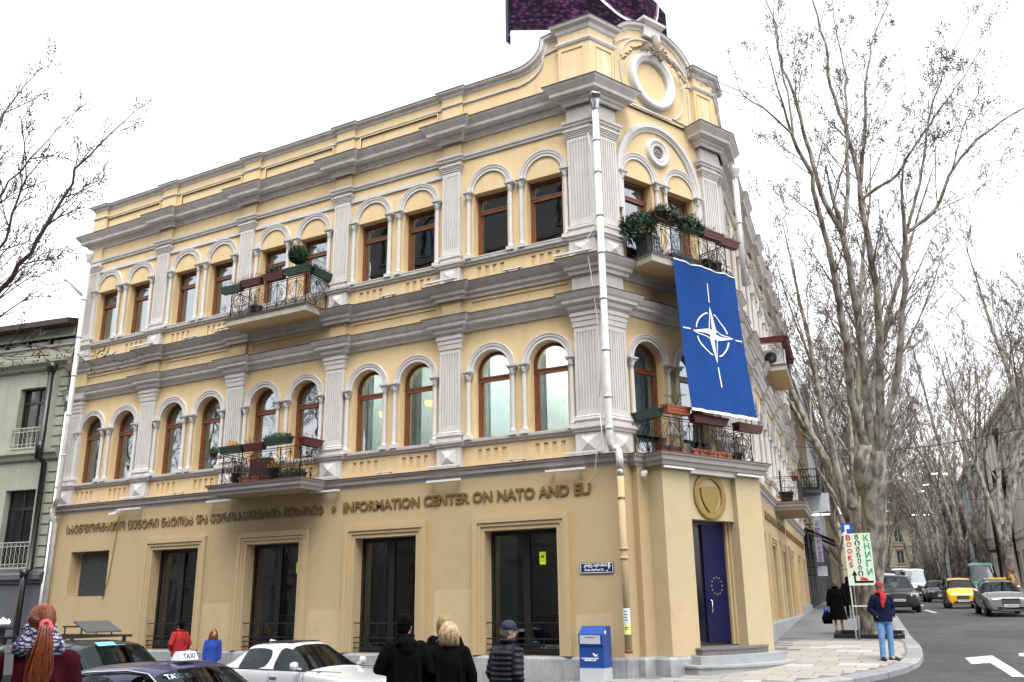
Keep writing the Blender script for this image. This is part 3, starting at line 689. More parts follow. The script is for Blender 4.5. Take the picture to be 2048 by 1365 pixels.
# shell-and-leaf cartouche above the ring
w = MB(); rr2 = random.Random(3); c0 = LB / 2 + .02; w.smooth = True
def leafy(x, z, ang, L, wd, d0=.16, curl=.05):
    c, s_ = cos(ang), sin(ang); n = 5; vs = []; fs = []
    for i in range(n + 1):
        t = i / n; ww = wd * sin(pi * min(1, .15 + .85 * t)) * (1 - .3 * t)
        for k, kk in enumerate((-1, 0, 1)):
            px = L * t; pz = ww * kk; vs.append((x + px * c - pz * s_, -(d0 + (curl if kk == 0 else 0) + .04 * sin(t * pi)), z + px * s_ + pz * c))
    for i in range(n):
        for k in range(2): a = i * 3 + k; fs.append((a, a + 1, a + 4, a + 3))
    w.add(vs, fs); w.add([(v[0], -.0, v[2]) for v in vs[:1]] + vs[:2], [(0, 1, 2)])
for k in range(11): leafy(c0 + .02 * (k - 5), 16.98, pi / 2 + (k - 5) * .20, .36 + .03 * (5 - abs(k - 5)), .055, .20)
for sg in (-1, 1):
    for k in range(9):
        leafy(c0 + sg * (.12 + .05 * k), 16.93 - .02 * k, (pi / 2 - sg * (.5 + .13 * k)), .22 + .05 * rr2.random(), .05, .17)
    for k in range(12): leafy(c0 + sg * (.42 + .075 * k), 16.86 - .012 * k - .0042 * k * k, (0 if sg > 0 else pi) + rr2.uniform(-.9, .9), .15, .04, .14)
for k in range(26): leafy(c0 + rr2.uniform(-.34, .34), 16.86 + rr2.uniform(-.12, .22), rr2.uniform(0, 6.28), .16, .045, .19)
put('carved_cartouche', w.mesh('carved_cartouche', mat('carved_stone', (.33, .28, .22), .9, .4, 25, .4, 60)), BLD, FB)
# ---- porch
w = MB(); PA0, PA1, PB0, PB1 = .84, 1.76, 3.46, 4.42
w.box(PA0, PA1, -.98, 0, .42, 4.70); w.box(PB0, PB1, -.98, 0, .42, 4.70)
w.box(PA1, PB0, -.84, 0, 3.48, 4.55); w.box(PA1, PB0, -.5, 0, .42, .60)
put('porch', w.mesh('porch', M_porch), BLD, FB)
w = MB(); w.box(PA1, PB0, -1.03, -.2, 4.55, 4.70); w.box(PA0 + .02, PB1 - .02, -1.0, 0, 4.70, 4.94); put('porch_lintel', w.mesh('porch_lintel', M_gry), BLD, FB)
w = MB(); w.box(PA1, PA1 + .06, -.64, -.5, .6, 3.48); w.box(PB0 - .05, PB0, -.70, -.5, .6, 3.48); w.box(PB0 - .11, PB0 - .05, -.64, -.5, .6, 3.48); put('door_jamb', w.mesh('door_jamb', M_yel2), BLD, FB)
DR = MB(); DR.box(PA1 + .06, 2.60, -.54, -.50, .60, 3.40); DR.box(PA1, PB0, -.56, -.50, 3.40, 3.48); DR.box(3.27, PB0 - .11, -.57, -.5, .6, 3.4); DR.box(2.60, 3.27, -.54, -.5, .6, .66)
DR = put('door_frame', DR.mesh('door_frame', M_black), BLD, FB)
M_blue = mat('blue_door_film', (.004, .0055, .040), .5, .1, 2, spec=.15)
w = MB(); w.box(2.50, 3.27, -.60, -.55, .66, 3.40); dl = put('door', w.mesh('door', M_blue), BLD, FB)
w = MB()
for k in range(12):
    a = 2 * pi * k / 12; cx_, cz_ = 2.92 + .19 * cos(a), 1.95 + .20 * sin(a); vs = []
    for j in range(10):
        r_ = .024 if j % 2 == 0 else .010; t = pi / 2 + pi * j / 5; vs.append((cx_ + r_ * cos(t), -.603, cz_ + r_ * sin(t)))
    w.add(vs, [tuple(range(10))])
link('star_ring', w.mesh('star_ring', mat('gold_star_film', (.42, .36, .14), .5)), dl)
w = MB(); w.tube([(2.60, -.60, 1.62), (2.60, -.66, 1.62), (2.61, -.68, 1.60), (2.61, -.68, 1.36), (2.60, -.66, 1.34), (2.60, -.60, 1.34)], .016, 8)
link('handle', w.mesh('handle', mat('chrome', (.75, .75, .75), .15, .02, metal=1)), dl)
w = MB(); w.quad((PA1 + .1, -.548, .7), (2.44, -.548, .7), (2.44, -.548, 3.3), (PA1 + .1, -.548, 3.3)); link('pane', w.mesh('pane', mat('dark_door_glass', (.006, .006, .012), .12, .2)), DR)
# steps: curved slabs in front of the door, lowest running into the rising pavement
def step(a, b, d0, d1, z0, z1, m, nose=.0):
    w = MB(); n = 18; P = [(a, 0)]; 
    for i in range(n + 1):
        t = i / n; P.append((a + (b - a) * t, -(d0 + (d1 - d0) * sin(pi * t) ** .6)))
    P.append((b, 0)); top = [(x, y, z1) for x, y in P]; k = len(P)
    w.sweep(P, [(0, z0), (0, z1 - .05), (nose, z1 - .045), (nose, z1 - .005), (nose - .005, z1)])
    w.add(top, [tuple(range(k))]); put('door_step', w.mesh('door_step', m), BLD, FB)
M_st1 = mat('dark_step_stone', (.13, .115, .115), .6, .2, 8, .1); M_st2 = mat('grey_step_stone', (.30, .315, .32), .7, .12, 6, .1, dirt=(.16, .16, .16), dscale=3, damt=.5)
step(1.60, 3.95, 1.15, 1.36, .40, .58, M_st1, .02)
step(1.38, 4.40, 1.30, 1.62, .20, .42, M_st2, .0)
step(1.15, 4.75, 1.42, 1.98, -.3, .24, M_st2, .035)
# ================================================================ things fixed to the building
M_bronze = mat('bronze_letter_paint', (0.17, 0.105, 0.03), 0.45, 0.1, 5)
LT = thing('facade_lettering', 'raised bronze Georgian and English lettering above the ground-floor windows', 'sign')
geo_txt = ''.join(chr(ord(c) - 0x10D0 + 0x1C90) if '\u10d0' <= c <= '\u10ff' else c for c in 'საინფორმაციო ცენტრი ნატოსა და ევროკავშირის შესახებ')
letters(geo_txt, FA, -19.62, -8.50, 4.04, 4.33, .12, M_bronze, LT, bold=.012)
letters('INFORMATION CENTER ON NATO AND EU', FA, -7.80, -.38, 4.06, 4.33, .12, M_bronze, LT, bold=.028)
letters('INFORMATION CENTER ON NATO AND EU', FC, 4.9, 12.4, 4.06, 4.33, .12, M_bronze, LT, bold=.028); letters(geo_txt, FC, 13.2, 24.2, 4.04, 4.33, .12, M_bronze, LT, bold=.012)
w = MB(); w.add([(cos(t) * .075, -.03, .075 * sin(t)) for t in [2 * pi * k / 16 for k in range(16)]], [tuple(range(16))]); w.lathe(0, 0, [(0, 0)], 3)
w = MB(); K = 16; w.add([(cos(2 * pi * k / K) * .075, -.03, .075 * sin(2 * pi * k / K)) for k in range(K)] + [(cos(2 * pi * k / K) * .075, 0, .075 * sin(2 * pi * k / K)) for k in range(K)], [tuple(range(K))] + [(k, (k + 1) % K, K + (k + 1) % K, K + k) for k in range(K)])
put('dot', w.mesh('dot', M_bronze), LT, FA, -8.13, .12, 4.18)
# emblem over the door
M_gold = mat('gold_emblem_paint', (0.235, 0.15, 0.02), 0.45, 0.12, 6)
EM = thing('door_emblem', 'round gold emblem with a shield above the blue door', 'emblem')
def rngmesh(cx, cz, prof, K=48, sx=1):
    w = MB(); n = len(prof); vs = []; fs = []
    for k in range(K):
        for r, d in prof: vs.append((cx + r * sx * cos(2 * pi * k / K), -d, cz + r * sin(2 * pi * k / K)))
    for k in range(K):
        j = (k + 1) % K
        for i in range(n - 1): fs.append((k * n + i, k * n + i + 1, j * n + i + 1, j * n + i))
    w.add(vs, fs); return w
EX, EZ = 2.60, 4.06
put('emblem_ring', rngmesh(EX, EZ, [(.42, .84), (.42, .885), (.44, .895), (.54, .895), (.57, .885), (.575, .84)]).mesh('emblem_ring', M_gold), EM, FB)
w = MB()
sh = [(-.335, .17), (-.25, .215), (-.12, .235), (0, .24), (.12, .235), (.25, .215), (.335, .17), (.335, .02), (.29, -.12), (.20, -.26), (.09, -.38), (0, -.44), (-.09, -.38), (-.20, -.26), (-.29, -.12), (-.335, .02)]
n = len(sh); w.add([(EX + x, -.895, EZ + z) for x, z in sh] + [(EX + x, -.84, EZ + z) for x, z in sh], [tuple(range(n))] + [(k, n + k, n + (k + 1) % n, (k + 1) % n) for k in range(n)])
put('shield', w.mesh('shield', M_gold), EM, FB)
# street name sign
M_navy = mat('navy_enamel', (0.012, 0.025, 0.12), 0.25, 0.08, 5, coat=.5); M_wht = mat('white_print', (.78, .78, .76), .5, .02)
SG = thing('street_name_sign', 'small navy street name plate with white lettering beside the downpipe', 'sign')
w = MB(); w.box(-.72, .12, -.025, 0, 2.24, 2.49); w.cur = 1
w.xz([(-.72 + .012, 2.252), (-.72 + .012, 2.478), (.108, 2.478), (.108, 2.252)], [(0, .025), (0, .029), (-.012, .029), (-.012, .025)], closed=True)
put('plate', w.mesh('plate', [M_navy, M_wht]), SG, FA, 0, .10)
def line(txt, F, s, z, size, d, m, par, xs=1.0, bold=0.0, name='lettering', align='LEFT'):
    me = text_mesh(txt, size, .006, m, xs, bold, align); return put(name, me, par, F, s, d, z)
line('კოტე აფხაზის ქ.', FA, -.62, 2.395, .085, .128, M_wht, SG, .95, .002)
line('Kote Apkhazi St.', FA, -.60, 2.30, .072, .128, M_wht, SG, 1.0, .001)
line('1', FA, -.03, 2.35, .16, .128, M_wht, SG, .9, .01)
line('...', FA, -.06, 2.29, .07, .128, M_wht, SG, .9, .008)
# CCTV stickers inside two windows
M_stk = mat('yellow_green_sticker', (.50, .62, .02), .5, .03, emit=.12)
def sticker(c, s, label):
    t = thing('camera_warning_sticker', label, 'sticker')
    w = MB(); w.box(c + s, c + s + .17, -.004, 0, 2.50, 2.80); put('sheet', w.mesh('sheet', M_stk), t, FA, 0, -.25)
    w = MB(); w.box(c + s + .05, c + s + .13, -.007, -.004, 2.675, 2.71); w.box(c + s + .03, c + s + .07, -.007, -.004, 2.655, 2.675); w.box(c + s + .10, c + s + .11, -.007, -.004, 2.64, 2.675)
    w.box(c + s + .03, c + s + .14, -.006, -.004, 2.575, 2.583); put('print', w.mesh('print', M_black), t, FA, 0, -.25)
sticker(MID_A[0], .34, 'yellow camera sticker on the ground-floor window nearest the door')
sticker(MID_A[2], .62, 'yellow camera sticker on the third ground-floor window from the door')
# linear floodlights, cameras and cables
fl = MB(); fl.box(-.52, .52, -.10, -.04, -.03, .02); fl.box(-.40, -.34, -.04, .06, -.01, .03); fl.box(.34, .40, -.04, .06, -.01, .03)
fl = fl.mesh('linear_floodlight', M_lampw)
fs_ = MB(); fs_.box(-.30, .30, -.08, -.02, 0, .03); fs_.box(-.2, -.15, -.02, .04, -.02, .03); fs_.box(.15, .2, -.02, .04, -.02, .03)
fs_ = fs_.mesh('linear_floodlight', M_lampw)
for i, s in enumerate((-.95, -4.42, -8.36, -12.4, -16.4)):
    nm = ['between the downpipe and the last letters', 'above the word CENTER', 'under the right end of the lower balcony', 'under the left end of the lower balcony', 'above the first Georgian words'][i]
    put('linear_floodlight', fl, None, FA, s, .22, 4.66, label='long white floodlight under the belt course ' + nm, cat='floodlight', group='linear floodlights under the belt course')
for i, s in enumerate((1.30, 3.92)):
    put('linear_floodlight', fl, None, FB, s, 1.02, 4.63, label='white floodlight strip under the porch cornice ' + ['left of the emblem', 'right of the emblem'][i], cat='floodlight')
side = ['fifth', 'fourth', 'third', 'second', 'first']
for i, m in enumerate(MID_A):
    if i != 2: put('linear_floodlight', fs_, None, FA, m + .02, .20, 5.02, label='short white floodlight on the belt course under the %s window pair from the left' % side[i], cat='floodlight', group='short floodlights on the belt course')
    put('linear_floodlight', fs_, None, FA, m + .02, .28, 10.03, label='short white floodlight on the upper cornice under the %s window pair from the left' % side[i], cat='floodlight', group='short floodlights on the upper cornice') if i != 2 else None
for i, c in enumerate([-.40] + PIL_A):
    nm = ['the corner pilaster', 'the fifth pilaster', 'the fourth pilaster', 'the third pilaster', 'the second pilaster'][i]
    for z, wv, dd in ((5.01, 'lower', .22), (10.03, 'upper', .46)):
        if (i == 2 and z > 9): continue
        put('linear_floodlight', fl, None, FA, c - .05, dd, z + .03, label='thin white light bar at the foot of %s on the %s storey' % (nm, wv), cat='floodlight', group='light bars at the pilaster feet')
def camera_dome(F, s, d, z, label):
    t = thing('security_camera', label, 'camera')
    w = MB(); w.box(-.05, .05, -.06, .06, 0, .06); put('bracket', w.mesh('bracket', M_lampw), t, F, s, d, z)
    w = MB(); w.bar((0, -.02, -.01), (-.20, -.16, -.06), .09, .08); put('body', w.mesh('body', M_lampw), t, F, s, d, z)
camera_dome(FB, .62, .62, 4.50, 'white security camera in the nook left of the porch')
camera_dome(FA, -17.02, .22, 4.58, 'small white camera hanging under the belt above the Georgian lettering')
def cable(pts, r, m, label, cat='cable'):
    w = MB(); w.tube(pts, r, 5); w.obj('cable', m, None, label=label, cat=cat)
M_cab = mat('white_cable', (.62, .6, .52), .6)
cable([fp(FA, -17.0, .13, 4.5), fp(FA, -17.05, .13, 4.0), fp(FA, -17.12, .13, 3.4), fp(FA, -17.2, .13, 2.6), fp(FA, -17.38, .14, 1.9)], .014, mat('grey_cable', (.2, .16, .1), .7), 'thin grey cable hanging down the wall beside the shuttered opening')
cable([fp(FA, .02, .30, 5.9), fp(FA, .10, .42, 5.4), fp(FA, -.02, .45, 5.1), fp(FA, -.10, .40, 4.7), fp(FA, -.2, .22, 4.45), fp(FA, -.42, .14, 4.3)], .013, M_cab, 'white cable dropping from the corner pipe to the letter U')
cable([fp(FA, .02, .33, 13.4), fp(FA, .10, .30, 12.7), fp(FA, .06, .34, 12.2), fp(FA, .13, .33, 11.4), fp(FA, .08, .32, 10.7), fp(FA, -.12, .46, 10.3), fp(FA, -.02, .42, 9.5), fp(FA, .06, .36, 8.4), fp(FA, .12, .36, 7.2), fp(FA, .04, .33, 6.3)], .011, M_cab, 'thin white cable running down beside the corner downpipe')
# downpipes
def joints(w, pts, r, zs):
    for p in zs: w.tube([(p[0], p[1], p[2] - .03), (p[0], p[1], p[2] + .03)], r + .014, 12)
kx, ky = fp(FB, 0, 0).xy
nrm = Vector((sin(radians(33)), -cos(radians(33))))
def kp(d, z): return (nrm.x * d, nrm.y * d, z)
DP = thing('corner_downpipe', 'long white downpipe running down the grey corner pier to the belt', 'downpipe')
w = MB(); w.tube([kp(.60, 13.85), kp(.60, 5.35), kp(.58, 5.15), (kp(.50, 5.05)[0] + .06, kp(.50, 5.05)[1], 5.04), (.42, -.34, 5.04), (.47, -.36, 4.96), (.49, -.36, 4.8), (.49, -.36, 4.55)], .085, 14)
joints(w, None, .085, [kp(.60, z) for z in (13.0, 12.1, 10.9, 9.9, 8.7, 7.4, 6.25, 5.5)]); w.obj('pipe', M_pipe, DP)
w = MB(); w.lathe(*kp(.60, 0)[:2], [(.09, 13.75), (.10, 13.95), (.155, 14.15), (.16, 14.30), (.17, 14.30), (.17, 14.36)], 4); w.obj('rainwater_head', M_zinc, DP)
w = MB(); w.tube([(.49, -.36, 4.60), (.49, -.36, 4.35)], .075, 14); w.obj('pipe_joint', M_zinc, DP)
DG = thing('yellow_downpipe', 'yellow painted lower downpipe with paper notices stuck on it', 'downpipe')
w = MB(); w.tube([(.49, -.36, 4.38), (.49, -.36, .60)], .078, 14); joints(w, None, .078, [(.49, -.36, z) for z in (3.9, 2.55, 2.75)]); w.cur = 1; w.tube([(.49, -.36, .60), (.49, -.36, .53)], .088, 14)
w.obj('pipe', [M_yel2, mat('rust_red', (.22, .05, .03), .8, .3, 9)], DG)
def notice(z0, z1, m, name):
    w = MB(); P = [(.49 + .083 * cos(t), -.36 + .083 * sin(t)) for t in [radians(-165 + 17 * k) for k in range(10)]]
    for p, q in zip(P, P[1:]): w.quad((*p, z0), (*q, z0), (*q, z1), (*p, z1))
    return w.obj(name, m, DG)
notice(1.14, 1.47, mat('white_notice_paper', (.66, .68, .70), .8, .25, 25), 'paper_notice'); notice(.92, 1.15, mat('yellow_notice_paper', (.66, .70, .22), .8, .12, 20), 'paper_notice')
w = MB()
for z in (1.40, 1.33, 1.27, 1.21, 1.06, 1.02):
    P = [(.49 + .0845 * cos(t), -.36 + .0845 * sin(t)) for t in [radians(-120 + 12 * k) for k in range(6)]]
    for p, q in zip(P, P[1:]): w.quad((*p, z), (*q, z), (*q, z + .018), (*p, z + .018))
w.obj('print', M_navy, DG, kind='stuff')
def pipe2(F, s, d, z0, z1, label, m=M_pipe, elbow=None, branch=None):
    t = thing('downpipe', label, 'downpipe'); w = MB(); p = fp(F, s, d)
    pts = [(p.x, p.y, z1), (p.x, p.y, z0)] + (elbow or [])
    w.tube(pts, .085, 12); joints(w, None, .085, [(p.x, p.y, z) for z in [z1 - 1.4 * i for i in range(1, int((z1 - z0) / 1.4))]])
    if branch: w.tube(branch, .10, 12)
    w.obj('pipe', m, t); w = MB(); w.lathe(p.x, p.y, [(.09, z1 - .1), (.10, z1 + .1), (.17, z1 + .30), (.17, z1 + .44)], 4); w.obj('rainwater_head', m, t); return t
xl = -19.72
pipe2(FA, xl, .52, 5.2, 13.65, 'white downpipe at the left end of the yellow facade with a side branch', elbow=[(xl - .12, -.50, 5.05), (xl - .35, -.36, 5.02), (xl - .40, -.38, 4.85), (xl - .40, -.36, 4.55), (xl - .40, -.24, 4.4), (xl - .40, -.24, .5)], branch=[(xl, -.52, 12.4), (xl - 1.0, -.56, 13.2), (xl - 1.16, -.56, 13.25)])
pipe2(FC, .30, .56, 10.3, 13.65, 'white downpipe on the street side of the gable corner')

# ---------------------------------------------------------------- balcony railings (parts of the building)
def rail_panel(w, p, q, z0, z1, n):
    """circle-and-fan panels between two plan points"""
    p, q = Vector(p), Vector(q); L = (q - p).length; u = (q - p) / L
    def P(s, z): return (p.x + u.x * s, p.y + u.y * s, z)
    w.bar(P(0, z1), P(L, z1), .035, .02); w.bar(P(0, z0 + .04), P(L, z0 + .04), .025, .02); w.bar(P(0, z1 - .06), P(L, z1 - .06), .014)
    g = L / n; h = z1 - z0 - .10
    for i in range(n):
        c = g * (i + .5); zc = z0 + .04 + h / 2; r = min(g * .52, h * .5); K = 16
        w.bar(P(g * i, z0), P(g * i, z1), .022); w.bar(P(c, z0 + .04), P(c, z1 - .06), .016)
        pts = [P(c + r * cos(2 * pi * k / K), zc + h * .42 * sin(2 * pi * k / K)) for k in range(K + 1)]
        w.tube(pts, .009, 4, False)
        for k in (-.75, -.45, .45, .75):
            w.bar(P(c, zc - h * .45), P(c + r * k, zc + h * .34 * (1.15 - abs(k))), .010); w.bar(P(c, zc + h * .45), P(c + r * k, zc - h * .05), .008)
        w.tube([P(g * i + .02, zc + h * .42), P(g * i + .10, zc + h * .2), P(g * i + .02, zc - .02), P(g * i + .10, zc - h * .22), P(g * i + .02, zc - h * .42)], .007, 4, False)
    w.bar(P(L, z0), P(L, z1), .022)
def balcony(F, a, b, d, z, h, n, ns=1, name='balcony_railing'):
    w = MB(); rail_panel(w, (a, -.05), (a, -d), z, z + h, ns); rail_panel(w, (a, -d), (b, -d), z, z + h, n); rail_panel(w, (b, -d), (b, -.05), z, z + h, ns)
    put(name, w.mesh(name, M_iron), BLD, F)
balcony(FA, -11.85, -8.85, .95, 10.06, .92, 4); balcony(FA, -11.65, -8.70, .95, 4.97, .92, 4)
balcony(FB, 1.02, 3.88, .95, 10.04, .90, 4); balcony(FB, .95, 4.30, .92, 4.97, .90, 5)
balcony(FC, 9.1, 12.3, .93, 10.06, .92, 4); balcony(FC, 9.1, 12.5, .95, 4.97, .92, 4)

# ---------------------------------------------------------------- flower boxes and pots
M_grn = mat('green_plastic', (.022, .055, .040), .45, .12, 6); M_red = mat('dark_red_plastic', (.105, .018, .014), .45, .15, 6)
M_ter = mat('terracotta_plastic', (.36, .10, .045), .6, .12, 6); M_dk = mat('black_plastic', (.010, .013, .016), .5, .2, 6); M_dkg = mat('dark_green_plastic', (.014, .03, .028), .5, .2, 6)
M_lf = mat('conifer_leaf', (.018, .045, .016), .7, .5, 14); M_lf2 = mat('garden_leaf', (.045, .085, .025), .7, .5, 14); M_lf3 = mat('dry_stem', (.13, .09, .05), .8, .4, 14)
M_fr = mat('orange_flower', (.55, .22, .02), .7, .5, 20); M_fp = mat('purple_flower', (.17, .03, .05), .7, .5, 20); M_pk = mat('pink_flower', (.35, .10, .30), .7, .4, 20)
def trough(L=.80, wt=.24, wb=.17, h=.20):
    w = MB(); t, b = wt / 2, wb / 2; l = L / 2; lb = l - .05
    w.add([(-lb, -b, 0), (lb, -b, 0), (lb, b, 0), (-lb, b, 0), (-l + .02, -t + .015, h - .05), (l - .02, -t + .015, h - .05), (l - .02, t - .015, h - .05), (-l + .02, t - .015, h - .05)], [(0, 3, 2, 1), (0, 1, 5, 4), (1, 2, 6, 5), (2, 3, 7, 6), (3, 0, 4, 7)])
    w.box(-l, l, -t, t, h - .05, h - .012); w.sweep([(-l, -t), (l, -t), (l, t), (-l, t)], [(0, h - .012), (.012, h - .012), (.012, h), (-.02, h), (-.02, h - .03)], closed=True)
    w.sweep([(-l + .05, -b - .012), (l - .05, -b - .012)], [(0, h * .35), (.012, h * .36), (.012, h * .40), (0, h * .41)])
    return w
def leaves(w, n, bx, by, z0, z1, sz, rs, droop=0.0, shape='box', up=.4):
    for _ in range(n):
        if shape == 'ball':
            v = Vector((rs.gauss(0, 1), rs.gauss(0, 1), rs.gauss(0, 1))).normalized() * (rs.random() ** .25); x, y, z = v.x * bx, v.y * by, z0 + (z1 - z0) * (v.z + 1) / 2
        else:
            x, y = rs.uniform(-bx, bx), rs.uniform(-by, by); e = 1 - (x / bx) ** 2 * .6; z = z0 + (z1 - z0) * rs.random() * e - droop * rs.random() * (abs(y) / by if by else 0)
        d = Vector((rs.uniform(-1, 1), rs.uniform(-1, 1), rs.uniform(-.4, 1) + up)).normalized(); s_ = d.orthogonal().normalized() * sz * .28; L = sz * rs.uniform(.6, 1.4)
        c = Vector((x, y, z)); w.add([c - s_, c + s_, c + d * L], [(0, 1, 2)])
def stems(w, n, bx, by, z0, hgt, rs, r=.004, spread=.5):
    for _ in range(n):
        x, y = rs.uniform(-bx, bx), rs.uniform(-by, by); d = Vector((rs.uniform(-1, 1) * spread, rs.uniform(-1, 1) * spread, 1)).normalized() * hgt * rs.uniform(.5, 1)
        w.tube([(x, y, z0), (x + d.x * .4, y + d.y * .4, z0 + d.z * .6), (x + d.x, y + d.y, z0 + d.z)], [r, r * .8, r * .3], 3, False)
rs = random.Random(5)
def plant(kind, L=.38, wd=.10, z=.18):
    w = MB()
    if kind == 'conifer': leaves(w, 900, L, wd + .12, z - .02, z + .30, .11, rs, .35); return w, M_lf
    if kind == 'spread': leaves(w, 1500, L + .10, wd + .16, z - .12, z + .26, .10, rs, .55); stems(w, 30, L + .1, wd + .1, z, .34, rs, .006, 1.2); return w, M_lf
    if kind == 'herb': leaves(w, 260, L, wd, z, z + .14, .06, rs); stems(w, 12, L, wd, z, .22, rs); return w, M_lf2
    if kind == 'sparse': stems(w, 14, L, wd * .5, z, .30, rs, .005); leaves(w, 60, L, wd, z + .02, z + .22, .05, rs); return w, M_lf3
    if kind == 'flower': leaves(w, 260, L * .6, wd, z, z + .16, .06, rs); return w, M_fp
    if kind == 'orange': leaves(w, 160, .16, .12, z, z + .18, .05, rs); return w, M_fr
    if kind == 'rosette': leaves(w, 320, L * .8, wd, z, z + .16, .10, rs); return w, M_lf
    if kind == 'ball': leaves(w, 2600, .29, .29, z + .12, z + .68, .08, rs, shape='ball', up=0); w.tube([(0, 0, z - .05), (.01, 0, z + .35)], .014, 5); return w, M_lf
    if kind == 'reed': stems(w, 40, .16, .12, z, .6, rs, .005, .35); return w, M_lf3
    if kind == 'palm':
        for k in range(14):
            a = 2 * pi * k / 14; w.tube([(0, 0, z), (cos(a) * .12, sin(a) * .12, z + .28), (cos(a) * .3, sin(a) * .3, z + .30)], [.006, .01, .003], 3, False)
        return w, M_lf2
TM = {}
def flower_box(F, s, d, z, m, pl, label, rot=0.0, L=.80, group=None, tilt=0.0):
    t = thing('flower_box', label, 'flower box', fp(F, s, d, z), F[1] + rot, group)
    k = (m.name, L)
    if k not in TM: TM[k] = trough(L).mesh('trough', m)
    link('trough', TM[k], t)
    if pl:
        w, pm = plant(pl, L * .46); w.obj('plant', pm, t)
        sb = MB(); sb.quad((-L / 2 + .02, -.10, .178), (L / 2 - .02, -.10, .178), (L / 2 - .02, .10, .178), (-L / 2 + .02, .10, .178)); sb.obj('soil', mat('soil', (.03, .02, .015), .95, .4, 30), t)
    return t
def pot(F, s, d, z, m, r, h, pl, label):
    t = thing('plant_pot', label, 'plant pot', fp(F, s, d, z), F[1])
    w = MB(); w.lathe(0, 0, [(r * .72, 0), (r * .95, h * .86), (r * 1.06, h * .87), (r * 1.06, h), (r * .9, h), (r * .88, h * .9)], 16); w.obj('pot', m, t)
    if pl: w, pm = plant(pl, r, r * .7, h); w.obj('plant', pm, t)
    return t
zA = 10.96
flower_box(FA, -11.72, 1.06, zA - .08, M_grn, 'sparse', 'green flower box hanging at the left corner of the upper balcony', L=.86)
flower_box(FA, -10.92, 1.04, zA + .0, M_red, 'sparse', 'dark red flower box with thin stems, left of the bushy one on the upper balcony', L=.84)
flower_box(FA, -10.02, 1.04, zA + .03, M_red, 'rosette', 'dark red flower box with dark leaves beside the round topiary', L=.84)
flower_box(FA, -9.10, 1.06, zA + .04, M_grn, 'ball', 'green flower box carrying a ball-shaped topiary', L=.92)
flower_box(FA, -8.72, .48, zA + .03, M_grn, 'herb', 'green flower box on the right side rail of the upper balcony', rot=pi / 2, L=.84)
pot(FA, -9.62, 1.02, zA + .10, M_white, .10, .17, None, 'small white pot squeezed between the red box and the topiary')
pot(FA, -11.2, .55, 10.07, M_dk, .20, .42, 'reed', 'black planter on the floor at the left of the upper balcony')
pot(FA, -8.98, .42, zA + .2, M_red, .11, .15, 'flower', 'small dark red pot on the right end of the upper balcony')
zB = 5.86
flower_box(FA, -11.25, 1.02, zB + .02, M_grn, 'orange', 'green flower box with orange blooms at the left of the lower balcony', L=.92)
flower_box(FA, -10.36, 1.02, zB + .02, M_red, 'sparse', 'dark red flower box between the two green ones on the lower balcony', L=.78)
flower_box(FA, -9.45, 1.05, zB + .10, M_grn, 'herb', 'green flower box with dry herbs right of centre on the lower balcony', L=.96)
flower_box(FA, -8.66, .60, zB + .05, M_red, 'sparse', 'dark red flower box on the right side rail of the lower balcony', rot=pi / 2, L=.84)
pot(FA, -12.0, 1.02, zB - .05, M_red, .13, .16, 'herb', 'small red pot on the wire shelf left of the lower balcony')
pot(FA, -11.32, .70, 4.98, M_dk, .16, .36, 'reed', 'dark pot on the floor at the left of the lower balcony')
flower_box(FA, -10.75, .75, 4.98, M_ter, 'sparse', 'terracotta flower box standing on the floor of the lower balcony', L=.7)
pot(FA, -9.85, .74, 4.98, M_dk, .20, .40, 'orange', 'black pot of orange flowers on the floor of the lower balcony')
flower_box(FA, -9.15, .74, 4.98, M_dkg, 'herb', 'wide dark green trough on the floor of the lower balcony', L=.9)
w = MB(); w.box(-11.0, -10.3, -.55, -.30, 5.0, 5.75); put('storage_box', w.mesh('storage_box', mat('maroon_box', (.07, .015, .015), .6, .2)), None, FA, label='maroon storage box standing behind the railing of the lower balcony', cat='box')
zC = 10.92
flower_box(FB, .90, .55, zC - .10, M_grn, 'spread', 'green flower box with a spreading juniper left on the gable balcony', rot=-pi / 2, L=.9)
flower_box(FB, 1.42, 1.05, zC + .04, M_red, 'conifer', 'red flower box with short juniper beside the spreading one', L=.88)
flower_box(FB, 2.38, 1.08, zC + .02, M_grn, 'conifer', 'dark green flower box with cypress in the middle of the gable balcony', L=.9)
flower_box(FB, 3.22, 1.05, zC + .0, M_red, 'flower', 'dark red flower box with purple leaves on the gable balcony', L=.84)
flower_box(FB, 3.98, .95, zC + .0, M_red, 'sparse', 'red flower box at the right corner of the gable balcony', L=.86)
flower_box(FB, 2.3, .84, 10.05, M_dkg, None, 'empty dark green trough on the floor of the gable balcony', L=1.0)
pot(FB, 3.2, .78, 10.05, M_dk, .19, .34, None, 'black bucket pot right of the empty trough on the gable balcony')
pot(FB, 3.62, .80, 10.05, M_dk, .17, .34, 'reed', 'black pot with reeds at the right end of the gable balcony')
zD = 5.84
flower_box(FB, .92, .55, zD, M_grn, None, 'green flower box on the left side rail over the porch', rot=-pi / 2, L=.9)
flower_box(FB, 1.38, 1.06, zD + .08, M_ter, 'palm', 'orange terracotta flower box with spiky leaves over the porch', L=.84)
flower_box(FB, 2.55, 1.04, zD - .04, M_red, None, 'long dark red flower box behind the lower edge of the flag', L=1.3)
flower_box(FB, 4.15, .98, zD - .06, M_red, 'sparse', 'dark red flower box at the right corner over the porch', L=1.0)
flower_box(FB, 1.35, .78, 4.98, M_red, 'sparse', 'faded red flower box on the porch roof, leftmost of the row', L=.7)
flower_box(FB, 2.45, .80, 4.98, M_ter, None, 'brick red flower box in the middle of the porch roof', L=.8)
